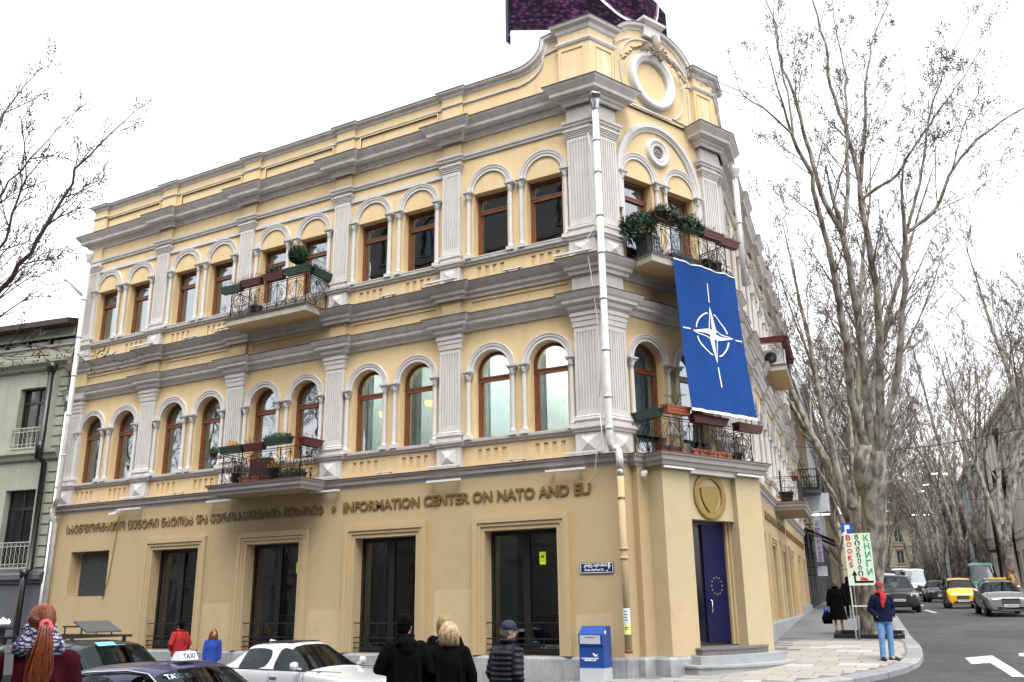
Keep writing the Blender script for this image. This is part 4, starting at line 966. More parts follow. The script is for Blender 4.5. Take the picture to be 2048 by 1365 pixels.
flower_box(FB, 3.18, .80, 4.98, mat('orange_terracotta', (.46, .15, .05), .6, .1), None, 'orange flower box right of the brick red one on the porch roof', L=.72)
pot(FB, 3.85, .78, 4.98, M_dkg, .16, .26, 'reed', 'dark green pot with reeds at the right of the porch roof')
w = MB(); w.box(1.75, 2.02, -.86, -.80, 4.98, 5.30); put('stone_block', w.mesh('stone_block', mat('tan_stone', (.25, .19, .12), .8, .2)), None, FB, label='tan stone block leaning behind the porch railing', cat='block')
def ac(F, s, d, z, rot, label, m=M_lampw):
    t = thing('air_conditioner', label, 'air conditioner', fp(F, s, d, z), F[1] + rot)
    w = MB(); w.box(-.42, .42, -.15, .15, .06, .66); w.box(-.3, -.25, -.15, .15, 0, .06); w.box(.25, .3, -.15, .15, 0, .06); w.obj('casing', m, t)
    w = MB(); w.lathe(0, 0, [(.0, 0), (.22, 0), (.23, .01), (.0, .012)], 20)
    for v in range(len(w.v)): x, y, zz = w.v[v]; w.v[v] = (x - .1, -.152 - zz, y + .36)
    w.obj('fan_grille', M_black, t)
    return t
ac(FC, 9.5, .55, 10.07, -pi / 2, 'pale air conditioner with a round black fan on the street-side balcony')
t = thing('crate', 'black crate with a white grid side on the gable balcony floor', 'crate', fp(FB, 1.28, .62, 10.05), FB[1])
w = MB(); w.box(-.28, .20, -.18, .22, 0, .62); w.obj('body', M_dk, t)
w = MB()
for i in range(4): w.box(-.08 + .09 * i - .008, -.08 + .09 * i + .008, -.20, -.18, .08, .60)
for j in range(5): w.box(-.09, .20, -.20, -.18, .10 + j * .12, .118 + j * .12)
w.obj('grid', M_white, t)
flower_box(FC, 9.15, .55, 10.98, M_red, None, 'dark red flower box on the near side rail of the street-side balcony', rot=pi / 2, L=1.0)
for k, (s, z) in enumerate(((9.6, 11.0), (10.4, 10.98), (11.3, 10.95), (12.1, 10.9))):
    flower_box(FC, s, 1.03, z - .03, M_red, 'sparse' if k % 2 else 'flower', 'dark red flower box on the street-side upper balcony, %s from the corner' % ['first', 'second', 'third', 'fourth'][k], group='red boxes along the street-side balcony')
pot(FC, 9.7, .5, 4.98, M_dk, .26, .42, None, 'large black pot on the lower street-side balcony')
pot(FC, 10.6, .8, 5.9, M_ter, .14, .2, 'sparse', 'terracotta pot on the rail of the lower street-side balcony')
w = MB()
for i in range(20): w.box(-.02, .30, -.02, .0, .05 + i * .055, .08 + i * .055)
w.box(-.04, -.02, -.03, .01, 0, 1.15); w.box(.30, .32, -.03, .01, 0, 1.15)
t = put('slatted_screen', w.mesh('slatted_screen', M_iron), None, FC, 9.12, .35, 4.98, label='dark slatted screen at the near end of the lower street-side balcony', cat='screen')
# wire shelf at left of lower balcony
w = MB()
for k in range(7): w.bar((-12.4 + k * .12, -.85, 5.80), (-12.4 + k * .12, -1.15, 5.80), .012)
for y in (-.85, -1.15): w.bar((-12.45, y, 5.80), (-11.5, y, 5.80), .016); w.bar((-12.45, y, 5.90), (-11.6, y, 5.90), .012)
put('balcony_shelf', w.mesh('balcony_shelf', M_iron), BLD, FA)
# ---------------------------------------------------------------- flag
M_flag = mat('blue_flag_cloth', (.008, .047, .195), .85, .12, 1.2, spec=.15); M_flw = mat('white_flag_print', (.72, .74, .78), .75, .03)
FLG = thing('hanging_flag', 'large blue flag with a white compass star hanging from the gable balcony', 'flag')
FW0, FW1 = 1.60, 4.06
def flagp(a, b, off=0.0):
    """a 0..1 across, b 0..1 down"""
    d = 1.075 + .30 * min(1, b * 1.0) - .05 * sin(pi * b)
    d += .030 * sin(a * 17 + .6 * b) * (1 - .55 * b) + .018 * sin(a * 31 + 2 + b * 2) + .012 * sin(b * 5 + a * 4)
    return fp(FB, FW0 + (FW1 - FW0) * a + .01 * b, d + off, 10.00 - 4.0 * b)
w = MB(); NX, NY = 60, 50; w.smooth = True
vs = [flagp(i / NX, j / NY) for j in range(NY + 1) for i in range(NX + 1)]
w.add(vs, [(j * (NX + 1) + i, j * (NX + 1) + i + 1, (j + 1) * (NX + 1) + i + 1, (j + 1) * (NX + 1) + i) for j in range(NY) for i in range(NX)])
w.obj('cloth', M_flag, FLG)
def strip(b0, b1, off, name):
    w = MB(); vs = []
    for i in range(NX + 1): vs += [flagp(i / NX, b0, off), flagp(i / NX, b1, off)]
    w.add(vs, [(2 * i, 2 * i + 2, 2 * i + 3, 2 * i + 1) for i in range(NX)]); w.obj(name, M_flw, FLG)
strip(.982, 1.0, .01, 'hem_batten'); strip(-.004, .004, .012, 'top_rope')
def emb(poly, name='emblem_piece', m=None, off=.012, sub=1):
    bm = bmesh.new(); vv = [bm.verts.new((x, 0, z)) for x, z in poly]; bm.faces.new(vv)
    bmesh.ops.triangulate(bm, faces=bm.faces)
    for _ in range(3):
        es = [e for e in bm.edges if e.calc_length() > .09]
        if es: bmesh.ops.subdivide_edges(bm, edges=es, cuts=1); bmesh.ops.triangulate(bm, faces=bm.faces)
    me = bpy.data.meshes.new(name); bm.to_mesh(me); bm.free()
    for v in me.vertices: v.co = flagp(.5 + v.co.x / 2.46, .462 - v.co.z / 4.0, off)
    me.materials.append(m or M_flw); link(name, me, FLG)
RS, ri_ = .78, .20
for k in range(4):
    a = pi / 2 - k * pi / 2
    tip = (RS * cos(a), RS * sin(a)); l = (ri_ * cos(a + pi / 4), ri_ * sin(a + pi / 4)); r = (ri_ * cos(a - pi / 4), ri_ * sin(a - pi / 4))
    emb([tip, l, (0, 0), r], 'star_point')
    # blue half inside the white outline
    q = lambda p: (p[0], p[1]); m1 = (tip[0] * .86, tip[1] * .86); 
    n1 = (l[0] * .74 + tip[0] * .05, l[1] * .74 + tip[1] * .05); n0 = (tip[0] * .12 + l[0] * .14, tip[1] * .12 + l[1] * .14)
    emb([m1, n1, n0], 'star_facet', M_flag, .016)
for k in range(4):
    a0 = k * pi / 2 + .20; a1 = (k + 1) * pi / 2 - .20; K = 14; ro, rin = .60, .565
    o_ = [(ro * cos(a0 + (a1 - a0) * i / K), ro * sin(a0 + (a1 - a0) * i / K)) for i in range(K + 1)]
    i_ = [(rin * cos(a0 + (a1 - a0) * i / K), rin * sin(a0 + (a1 - a0) * i / K)) for i in range(K, -1, -1)]
    for j in range(K): emb([o_[j], o_[j + 1], i_[K - j - 1], i_[K - j]], 'ring_arc') if False else None
    w = MB(); vs = []
    for i in range(K + 1):
        for rr_ in (rin, ro):
            t_ = a0 + (a1 - a0) * i / K; vs.append(flagp(.5 + rr_ * cos(t_) / 2.46, .462 - rr_ * sin(t_) / 4.0, .012))
    w.add(vs, [(2 * i, 2 * i + 1, 2 * i + 3, 2 * i + 2) for i in range(K)]); w.obj('ring_arc', M_flw, FLG)
for a, b, vert in ((.88, 1.42, True), (-1.42, -.88, True), (.88, 1.14, False), (-1.14, -.88, False)):
    hw = .016
    emb([(-hw, a), (hw, a), (hw, b), (-hw, b)] if vert else [(a, -hw), (b, -hw), (b, hw), (a, hw)], 'compass_line')
# mailbox
MBX = thing('mailbox', 'blue metal mailbox with a white slot flap and a grey base', 'mailbox', fp(FA, -.22, .52, Zg(-.22, -.52)), 0)
M_mb = mat('blue_mailbox_paint', (.012, .055, .26), .35, .10, 5, coat=.3); M_mb2 = mat('grey_mailbox_base', (.42, .46, .50), .5, .08, 5)
w = MB(); w.add([(x, y, z) for x in (-.29, .29) for y, z in ((-.24, .28), (.20, .28), (.20, 1.14), (-.06, 1.15), (-.27, .98), (-.27, .76), (-.24, .74))], [(0, 1, 2, 3, 4, 5, 6), (13, 12, 11, 10, 9, 8, 7)] + [(i, (i + 1) % 7, 7 + (i + 1) % 7, 7 + i) for i in range(7)])
w.obj('body', M_mb, MBX); w = MB(); w.box(-.29, .29, -.245, .205, 0.0, .28); w.obj('base', M_mb2, MBX)
w = MB(); w.box(-.25, .23, -.285, -.272, .78, .96); w.obj('flap', M_mb2, MBX); w = MB(); w.box(-.12, .12, -.290, -.284, .915, .925); w.obj('slot', M_black, MBX)
w = MB(); w.box(-.16, .16, .0, .008, 0, .12); o = w.obj('top_label', M_wht, MBX); o.location = (0, -.17, 1.06); o.rotation_euler = (radians(-52), 0, 0)
w = MB(); w.add([(.05, -.246, .60), (.10, -.246, .56), (.17, -.246, .575), (.12, -.246, .545), (.17, -.246, .53), (.08, -.246, .52), (.03, -.246, .57)], [(0, 1, 6), (1, 2, 3), (1, 3, 5), (3, 4, 5), (1, 5, 6)]); w.obj('bird_logo', M_wht, MBX)
for z, tx, sz in ((.47, 'საქართველოს ფოსტა', .036), (.43, 'GEORGIAN POST', .036)):
    link('lettering', text_mesh(tx, sz, .002, M_wht, 1, .003, 'CENTER'), MBX, (-.03, -.246, z))
w = MB(); K = 14; w.add([(.292, -.12 + .045 * cos(2 * pi * k / K), 1.02 + .045 * sin(2 * pi * k / K)) for k in range(K)], [tuple(range(K))]); w.obj('round_sticker', M_wht, MBX)
# billboard and white rooftop box behind the gable
def bean_mat():
    m, t, b = _new('coffee_bean_print'); N, L = t.nodes, t.links
    g = N.new('ShaderNodeNewGeometry'); v = N.new('ShaderNodeTexVoronoi'); v.inputs['Scale'].default_value = 5.2; mpb = N.new('ShaderNodeMapping'); mpb.inputs['Rotation'].default_value = (.4, .5, .3); mpb.inputs['Scale'].default_value = (1, 1, 1.7); L.new(g.outputs['Position'], mpb.inputs['Vector']); L.new(mpb.outputs[0], v.inputs['Vector'])
    r = N.new('ShaderNodeValToRGB'); e = r.color_ramp.elements
    e[0].position = 0.0; e[0].color = (.03, .006, .03, 1); e[1].position = .62; e[1].color = (.006, .002, .008, 1)
    x = e.new(.16); x.color = (.075, .03, .07, 1); x = e.new(.36); x.color = (.032, .012, .034, 1)
    L.new(v.outputs['Distance'], r.inputs['Fac'])
    n = N.new('ShaderNodeTexNoise'); n.inputs['Scale'].default_value = .9; L.new(g.outputs['Position'], n.inputs['Vector'])
    r2 = N.new('ShaderNodeValToRGB'); r2.color_ramp.elements[0].position = .35; r2.color_ramp.elements[0].color = (.25, .25, .3, 1); r2.color_ramp.elements[1].position = .65; r2.color_ramp.elements[1].color = (1.5, 1.2, 1.4, 1); L.new(n.outputs['Fac'], r2.inputs['Fac'])
    mx = N.new('ShaderNodeMix'); mx.data_type = 'RGBA'; mx.blend_type = 'MULTIPLY'; mx.inputs['Factor'].default_value = 1; L.new(r.outputs['Color'], mx.inputs['A']); L.new(r2.outputs['Color'], mx.inputs['B'])
    L.new(mx.outputs['Result'], b.inputs['Base Color']); b.inputs['Roughness'].default_value = .9; b.inputs['Specular IOR Level'].default_value = .1; return m
BB = thing('rooftop_billboard', 'curved rooftop billboard printed with purple-lit coffee beans and a cup', 'billboard')
zb0 = W(1018, 68, 27.0).z
pp = [W(u, 68, D) for u, D in ((1015, 27.0), (1120, 26.9), (1220, 27.0), (1290, 27.6), (1334, 29.2))]
pp = [Vector((p.x, p.y)) for p in pp]; zt0 = W(1329, 20, 29.2).z
def bbp(t, z, o=0.0):
    L_ = [0]; 
    for a, b in zip(pp, pp[1:]): L_.append(L_[-1] + (b - a).length)
    s = t * L_[-1]
    for i in range(len(pp) - 1):
        if s <= L_[i + 1] + 1e-6:
            a, b = pp[i], pp[i + 1]; u = (b - a).normalized(); p = a + u * (s - L_[i]); return (p.x + u.y * o, p.y - u.x * o, zb0 + (zt0 - zb0) * z)
w = MB(); K = 28
for i in range(K):
    a, b = i / K, (i + 1) / K; w.quad(bbp(a, 0), bbp(b, 0), bbp(b, 1), bbp(a, 1))
w.obj('print_panel', bean_mat(), BB)
w = MB(); 
for i in range(K): a, b = i / K, (i + 1) / K; w.quad(bbp(a, -.05, .03), bbp(b, -.05, .03), bbp(b, 0.0, .03), bbp(a, 0, .03)); w.quad(bbp(a, -.05, .03), bbp(a, -.05, -.4), bbp(b, -.05, -.4), bbp(b, -.05, .03)); w.quad(bbp(a, -.05, -.4), bbp(a, 1, -.4), bbp(b, 1, -.4), bbp(b, -.05, -.4))
w.bar(bbp(0, -.14, .02), bbp(0, 1, .02), .08); w.obj('frame', mat('navy_billboard_frame', (.008, .014, .04), .5), BB)
w = MB(); w.smooth = False; cz, ct = 1.02, .665; K = 40; Wd = .245; Hd = .62; vs = []
for k in range(K + 1):
    t_ = pi * 1.0 + pi * k / K
    for f_ in (1.0, .94): vs.append(bbp(min(.995, ct + Wd * f_ * cos(t_) * (1.0)), max(.0, cz + Hd * 1.2 * f_ * sin(t_)), .02))
w.add(vs, [(2 * k, 2 * k + 2, 2 * k + 3, 2 * k + 1) for k in range(K)]); w.obj('cup_rim_print', mat('white_cup_print', (.62, .55, .66), .5), BB)
w = MB(); vs = [bbp(min(.99, ct + Wd * .93 * cos(pi + pi * k / 24)), max(0, cz + Hd * 1.12 * sin(pi + pi * k / 24)), .012) for k in range(25)]
w.add(vs, [tuple(range(25))]); w.obj('crema_print', mat('purple_crema_print', (.16, .04, .13), .5, .75, 2.6, dirt=(.012, .004, .02), dscale=1.8, damt=1.0), BB)
w = MB(); p0, p1 = W(1022, 60, 27.6), W(1330, 80, 30.2)
pa_, pb_ = W(1021, 72, 26.6), W(1110, 72, 26.6); w.add([(pa_.x, pa_.y, 14.6), (pb_.x, pb_.y, 14.6), (pb_.x + .5, pb_.y + 2.5, 14.6), (pa_.x - .5, pa_.y + 2.5, 14.6), (pa_.x, pa_.y, zb0 - .12), (pb_.x, pb_.y, zb0 - .12), (pb_.x + .5, pb_.y + 2.5, zb0 - .12), (pa_.x - .5, pa_.y + 2.5, zb0 - .12)], [(0, 1, 5, 4), (1, 2, 6, 5), (2, 3, 7, 6), (3, 0, 4, 7), (4, 5, 6, 7)])
w.obj('rooftop_box', [mat('white_sheet_wall', (.56, .60, .62), .6, .04), M_lampw], None, label='plain white rooftop structure carrying the billboard', cat='rooftop structure')
# ================================================================ ground, road, pavements
M_asp = mat('asphalt', (.038, .039, .043), .92, .30, 2.2, .45, 110, dirt=(.085, .083, .078), dscale=.22, damt=.8)
M_pav = mat('grey_pavement', (.145, .145, .148), .85, .12, 1.5, .2, 60, dirt=(.09, .09, .09), dscale=.8, damt=.5)
M_curb = mat('curb_stone', (.20, .20, .21), .8, .15, 4, .15, 40)
def sheet(xs, ys, dz):
    w = MB(); nx, ny = len(xs), len(ys); w.smooth = True
    w.add([(x, y, Zg(x, y) + dz) for y in ys for x in xs], [(j * nx + i, j * nx + i + 1, (j + 1) * nx + i + 1, (j + 1) * nx + i) for j in range(ny - 1) for i in range(nx - 1)]); return w
def rng(a, b, s): n = int((b - a) / s); return [a + (b - a) * i / n for i in range(n + 1)]
xs = [-2500, -900, -300, -120] + rng(-60, 60, 1.5) + [120, 300, 900, 2500]; ys = [-2500, -900, -300, -120] + rng(-60, 140, 1.5) + [200, 300, 600, 2500]
sheet(xs, ys, -.12).obj('road', M_asp, None, kind='structure')
# corner pavement: inner line under the building, outer line along the curb
dCv = Vector((cos(FC[1]), sin(FC[1])))
outer = [(-60, -9.3), (-40, -5.9), (-20, -2.45), (-10, -2.3), (-5, -2.15), (-1, -1.8), (1.2, -1.3), (2.8, -.62), (3.9, .08), (4.7, .9), (5.2, 1.8), (5.46, 2.6), (5.6, 3.6), (5.6, 4.8), (5.45, 6.3), (5.26, 7.8), (4.87, 10.09)]
outer += [(4.87 + dCv.x * t, 10.09 + dCv.y * t) for t in (4, 8, 12, 18, 24, 32, 42, 55, 75, 100, 130)]
def dens(P, step):
    out = []
    for a, b in zip(P, P[1:]):
        a, b = Vector(a), Vector(b); n = max(1, int((b - a).length / step)); out += [tuple(a + (b - a) * i / n) for i in range(n)]
    return out + [P[-1]]
outer = dens(outer, .5)
def pave(inn, out, dz, m, name, n=6):
    w = MB(); N_ = len(out); vs = []
    for a, b in zip(inn, out):
        for k in range(n + 1):
            x = a[0] + (b[0] - a[0]) * k / n; y = a[1] + (b[1] - a[1]) * k / n; vs.append((x, y, Zg(x, y) + dz))
    w.smooth = True; w.add(vs, [(i * (n + 1) + k, i * (n + 1) + k + 1, (i + 1) * (n + 1) + k + 1, (i + 1) * (n + 1) + k) for i in range(N_ - 1) for k in range(n)]); return w.obj(name, m, None, kind='structure')
inner = []
for x, y in outer:
    if y < -1.9 or x < -1.2: inner.append((x, max(.5, y + 8)) if x > -21 else (x + 1.0, y + 6))
    elif y < 9: t = min(1, max(0, (y + 1.9) / 10.9)); inner.append((x * (1 - t) * .2 + t * .3, 1.5 + 8 * t))
    else: q = Vector((x, y)) - K2; s_ = q.dot(dCv); inner.append((K2.x + dCv.x * s_ - .5, K2.y + dCv.y * s_))
pave(inner, outer, 0.0, M_pav, 'pavement')
w = MB(); n = len(outer); vs = []
P = [Vector(p) for p in outer]
for i in range(n):
    a = (P[min(i + 1, n - 1)] - P[max(i - 1, 0)]).normalized(); o = Vector((a.y, -a.x)); h = 0.0
    for off, dz in ((-.04, .006), (.26, .006), (.28, -.004), (.29, -.14)):
        q = P[i] + o * off; vs.append((q.x, q.y, Zg(q.x, q.y) + dz))
w.add(vs, [(i * 4 + k, i * 4 + k + 1, (i + 1) * 4 + k + 1, (i + 1) * 4 + k) for i in range(n - 1) for k in range(3)])
w.obj('curb', M_curb, None, kind='structure')
KB = link('kerb', None, None, kind='structure'); Ks = [i for i in range(n - 1) if P[i].x > -6 and P[i].y < 14]
for i in Ks[::2]:
    w = MB(); vs = []; j2 = min(i + 2, n - 1); ids = [i, i + 1, j2]
    for q_, j in enumerate(ids):
        a = (P[min(j + 1, n - 1)] - P[max(j - 1, 0)]).normalized(); o = Vector((a.y, -a.x)); base_ = P[j] + a * (.012 if q_ == 0 else (-.012 if q_ == 2 else 0))
        for off, dz in ((-.05, -.02), (-.05, .012), (.27, .010), (.30, -.015), (.305, -.14)):
            q = base_ + o * off; vs.append((q.x, q.y, Zg(q.x, q.y) + dz))
    w.add(vs, [(r * 5 + k, (r + 1) * 5 + k, (r + 1) * 5 + k + 1, r * 5 + k + 1) for r in range(2) for k in range(4)] + [(0, 1, 2, 3, 4), (14, 13, 12, 11, 10)])
    w.obj('kerbstone', M_curb if (i // 2) % 3 else mat('kerb_stone_light', (.26, .255, .25), .8, .15, 4, .15, 40), KB)
# pale paving slabs on the corner, each one its own piece
M_sl = [mat('pale_slab', (.28, .262, .235), .75, .10, 3, .12, 50, dirt=(.25, .22, .19), dscale=1.5, damt=.4), mat('warm_slab', (.31, .283, .25), .75, .10, 3, .12, 50, dirt=(.25, .22, .19), dscale=1.5, damt=.4), mat('grey_slab', (.245, .238, .225), .75, .10, 3, .12, 50, dirt=(.22, .2, .18), dscale=1.5, damt=.4), mat('white_slab', (.37, .36, .34), .75, .06, 3, .12, 50)]
PVD = link('paved_corner', None, None, kind='structure'); bx = MB(); bx.box(-.44, .44, -.195, .195, -.03, .012)
slm = [bx.mesh('slab', m) for m in M_sl]
def inside_curb(x, y, mg=.25):
    for (ax, ay), (bx_, by) in zip(outer, outer[1:]):
        if min(ay, by) <= y <= max(ay, by) and bx_ > 0 and y > -1.9:
            t = (y - ay) / (by - ay) if by != ay else 0; return x < ax + (bx_ - ax) * t - mg
    return False
def in_building(x, y):
    d = Vector((x, y)); n2 = Vector((sin(FB[1]), -cos(FB[1]))); b_ = d.dot(n2); nC = Vector((sin(FC[1]), -cos(FC[1])))
    return (y > -.35 and b_ < 1.0 and (d - K2).dot(nC) < .3) or (y > -.4 and x < .7)
rsl = random.Random(11); ns = 0
def curb_x(y):
    best = 99
    for (ax, ay), (bx_, by) in zip(outer, outer[1:]):
        if min(ay, by) <= y <= max(ay, by) and bx_ > -3 and ay != by: best = ax + (bx_ - ax) * (y - ay) / (by - ay)
    return best - .09
for j in range(27):
    y = -1.7 + j * .40; xr = min(curb_x(y), curb_x(y - .19), curb_x(y + .19))
    if xr > 50: continue
    for i in range(14):
        x = -3.0 + i * .90 + (j % 2) * .43 + .12 * sin(j * 7); l, r_ = x - .44, x + .44
        if y > 8.6 or l > xr - .08 or in_building(x - .35, y): continue
        if r_ > xr: r_ = xr
        o = link('slab', slm[rsl.choice([0, 0, 1, 1, 2, 3 if rsl.random() < .4 else 0])], PVD, ((l + r_) / 2, y, Zg((l + r_) / 2, y) + .001)); o.scale = ((r_ - l) / .88, 1, 1); ns += 1
        sl_ = (Zg(x, y + .2) - Zg(x, y - .2)) / .4; sx_ = (Zg(r_, y) - Zg(l, y)) / max(.1, r_ - l); o.rotation_euler = (math.atan(sl_), -math.atan(sx_), 0)
# road markings
M_mark = mat('road_paint', (.50, .50, .48), .7, .15, 9, dirt=(.12, .12, .12), dscale=5, damt=.75)
def marking(P, label):
    w = MB(); w.add([(x, y, Zg(x, y) - .114) for x, y in P], [tuple(range(len(P)))]); w.obj('road_marking', M_mark, None, kind='structure')
marking([(6.94, 4.22), (7.31, 4.52), (7.58, 3.15), (7.75, 2.2), (8.0, 2.2), (7.83, 3.25), (7.32, 6.05), (6.75, 5.48)], '')
marking([(7.90, 6.00), (8.5, 5.3), (8.75, 5.9), (8.0, 6.85), (7.88, 6.7)], '')
marking([(3.64, 32), (3.80, 32), (4.62, 27.8), (4.44, 27.8)], '')
for k in range(4): marking([(2.9 - 1.2 * k, 40 + 9 * k), (3.05 - 1.2 * k, 40 + 9 * k), (2.6 - 1.2 * k, 43 + 9 * k), (2.45 - 1.2 * k, 43 + 9 * k)], '')
mh = G(1930, 1330, -.12); w = MB(); w.lathe(mh.x, mh.y, [(.30, mh.z + .0), (.30, mh.z + .014), (.26, mh.z + .016)], 20); w.obj('manhole_cover', mat('rusty_iron', (.05, .038, .03), .7, .3, 15), None, label='round iron manhole cover in the road near the white marking', cat='manhole cover') if False else None
for P_ in ([(5.9, 6.5), (7.2, 6.9), (6.9, 9.5), (5.7, 9.0)], [(6.6, 12), (9.0, 12.4), (8.6, 15.5), (6.2, 15.0)], [(5.2, 17.5), (6.2, 17.7), (5.4, 24), (4.5, 23.8)]):
    w = MB(); w.add([(x, y, Zg(x, y) - .116) for x, y in P_], [tuple(range(len(P_)))]); w.obj('asphalt_patch', mat('dark_asphalt_patch', (.032, .033, .036), .9, .25, 5, .3, 90), None, kind='structure')
# far pavement
q0 = K2 + Vector((sin(FC[1]), -cos(FC[1]))) * 11.0
fo = [(q0.x + dCv.x * t, q0.y + dCv.y * t) for t in rng(22, 170, 2)]; fi = [(x + 4.0, y + .5) for x, y in fo]
pave(fo, fi, 0.0, M_pav, 'far_pavement', 2)

# ================================================================ left neighbour
FN = (Vector((-20.62, -.05)), radians(10))
M_npl = mat('greenish_plaster', (.33, .335, .27), .85, .08, 1.5, .15, 60, dirt=(.22, .20, .14), dscale=1.0, damt=.5, streak=True)
M_ngr = mat('blue_grey_render', (.085, .09, .105), .7, .12, 2)
NB = thing('neighbour_building', 'greenish grey building with dark windows and white iron balconies, left of the yellow one', 'building')
w = MB(); ops = []
N1 = [(-2.22, -.86)] + [(-2.22 - 2.75 * k, -.86 - 2.75 * k) for k in range(1, 6)]
w.wall(-17, -.02, 2.85, 6.75, [(a, b, 2.98, 5.66, False, .35, True) for a, b in N1]); w.wall(-17, -.02, 6.75, 10.9, [(a, b, 7.14, 9.36, False, .30, True) for a, b in N1])
w.wall(-17, -.02, 11.2, 11.55); w.box(-17, -.02, .02, 9, 10.85, 10.9); 
put('wall', w.mesh('wall', M_npl), NB, FN)
w = MB(); w.wall(-17, -.02, -1.2, 2.85, [(-3.2, -1.3, -1, 1.05, False, .4, True), (-7, -4, -1, 1.05, False, .4, True)], y=-.04); put('wall', w.mesh('shopfront_wall', M_ngr), NB, FN)
w = MB()
for z, pr in ((0, [(0, 9.95), (.12, 10.0), (.16, 10.08), (.30, 10.2), (.32, 10.32), (-.01, 10.38)]), (0, [(0, 6.66), (.10, 6.7), (.14, 6.82), (.22, 6.9), (.22, 7.02), (-.01, 7.06)]), (0, [(.0, 10.85), (.06, 10.85), (.06, 10.92), (0, 10.94)]), (0, [(.0, 11.18), (.06, 11.18), (.06, 11.26), (0, 11.28)])):
    w.sweep([(-17, 0), (-.02, 0)], pr)
w.sweep([(-17, 0), (-1.0, 0), (-1.0, -.06), (-.35, -.06), (-.35, 0), (-.02, 0)], [(0, 10.35), (.05, 10.35), (.05, 10.48), (0, 10.5)])
put('string_course', w.mesh('string_course', M_npl), NB, FN)
w = MB(); w.sweep([(-17, 0), (-.02, 0)], [(0, 2.45), (.10, 2.47), (.10, 2.55), (.18, 2.6), (.18, 2.75), (.04, 2.82), (-.02, 2.86)]); put('shop_belt', w.mesh('shop_belt', M_ngr), NB, FN)
w = MB(); w.box(-17, 0, -.45, 3, 11.55, 11.75); w.add([(-17, -.45, 11.75), (0, -.45, 11.75), (0, 3.5, 12.6), (-17, 3.5, 12.6)], [(0, 1, 2, 3)]); put('roof', w.mesh('roof', mat('dark_brown_roof', (.035, .02, .018), .6, .2)), NB, FN)
M_ndark = mat('dark_tinted_glass', (.01, .012, .015), .05, .3, 3, spec=.9)
w = MB(); w.box(-17, -.05, .10, .12, 10.94, 11.2)
put('attic_window_band', w.mesh('attic_window_band', M_ndark), NB, FN)
fr = MB()
for k in range(16): fr.box(-17 + k * 1.05, -16.93 + k * 1.05, .02, .10, 10.93, 11.19)
put('attic_window_posts', fr.mesh('attic_window_posts', M_black), NB, FN, kind='stuff')
def nwin(a, b, z0, z1):
    f = MB(); t = .07; f.box(a, a + t, .22, .28, z0, z1); f.box(b - t, b, .22, .28, z0, z1); f.box(a + t, b - t, .22, .28, z1 - t, z1); f.box((a + b) / 2 - .04, (a + b) / 2 + .04, .21, .29, z0, z1 - t); f.box(a + t, b - t, .215, .285, z0 + (z1 - z0) * .74, z0 + (z1 - z0) * .78)
    o = put('window', f.mesh('window_frame', M_black), NB, FN); g_ = MB(); g_.quad((a + t, .25, z0), (b - t, .25, z0), (b - t, .25, z1 - t), (a + t, .25, z1 - t)); link('pane', g_.mesh('pane', M_ndark), o)
M_wir = mat('white_balcony_iron', (.42, .42, .37), .6, .1)
def nrail(a, b, z0, h):
    w = MB(); w.bar((a - .1, -.06, z0 + h), (b + .1, -.06, z0 + h), .03); w.bar((a - .1, -.06, z0 + h - .14), (b + .1, -.06, z0 + h - .14), .02); w.bar((a - .1, -.06, z0), (b + .1, -.06, z0), .03); w.bar((a - .1, -.06, z0 + .14), (b + .1, -.06, z0 + .14), .02)
    n = 8
    for k in range(n + 1):
        x = a - .1 + (b - a + .2) * k / n; w.bar((x, -.06, z0), (x, -.06, z0 + h), .016)
        if k < n:
            for zc in (z0 + .07, z0 + h - .07): w.tube([(x + .09 + .05 * cos(t), -.06, zc + .05 * sin(t)) for t in [2 * pi * j / 8 for j in range(9)]], .006, 3, False)
            w.tube([(x + .03, -.06, z0 + .2), (x + .13, -.06, z0 + h * .4), (x + .05, -.06, z0 + h * .6), (x + .13, -.06, z0 + h - .2)], .007, 3, False)
    put('window_railing', w.mesh('window_railing', M_wir), NB, FN)
for a, b in N1: nwin(a, b, 7.14, 9.36); nwin(a, b, 2.98, 5.66); nrail(a, b, 7.14, .72); nrail(a, b, 2.98, .86)
qm = MB(); qm.box(-.20, .20, -.05, .0, 0, .30); qm = qm.mesh('quoin_stone', M_npl)
for z in (3.0, 3.36, 3.72, 4.08, 4.44, 4.80, 5.16, 5.52, 5.88, 6.24, 7.15, 7.51, 7.87, 8.23, 8.59, 8.95, 9.31, 9.66): put('quoin_stone', qm, NB, FN, -.24, 0, z)
t = thing('black_downpipe', 'black downpipe with a hopper at the joint of the two buildings', 'downpipe'); w = MB()
w.tube([fp(FN, -.42, .45, 9.75), fp(FN, -.42, .45, 7.2), fp(FN, -.42, .52, 7.1), fp(FN, -.42, .52, 6.7), fp(FN, -.42, .22, 6.5), fp(FN, -.42, .22, 2.9), fp(FN, -.42, .42, 2.75), fp(FN, -.42, .42, -.4)], .10, 10); p = fp(FN, -.42, .45); w.lathe(p.x, p.y, [(.10, 9.6), (.20, 9.85), (.24, 10.05)], 4); p = fp(FN, -.42, .50); w.lathe(p.x, p.y, [(.14, 6.6), (.16, 7.0), (.16, 7.25)], 4); p = fp(FN, -.42, .42); w.lathe(p.x, p.y, [(.12, 2.6), (.2, 2.9)], 4)
w.obj('pipe', M_black, t)
SN = thing('shop_sign', 'lit white Georgian shop lettering on the dark shopfront at the left edge', 'sign')
me = text_mesh('სალონი ვარძია', .26, .03, mat('lit_sign_white', (.75, .72, 1), .5, .02, emit=2.2), 1, .008, 'RIGHT'); put('lettering', me, SN, FN, -1.12, .06, 1.17)
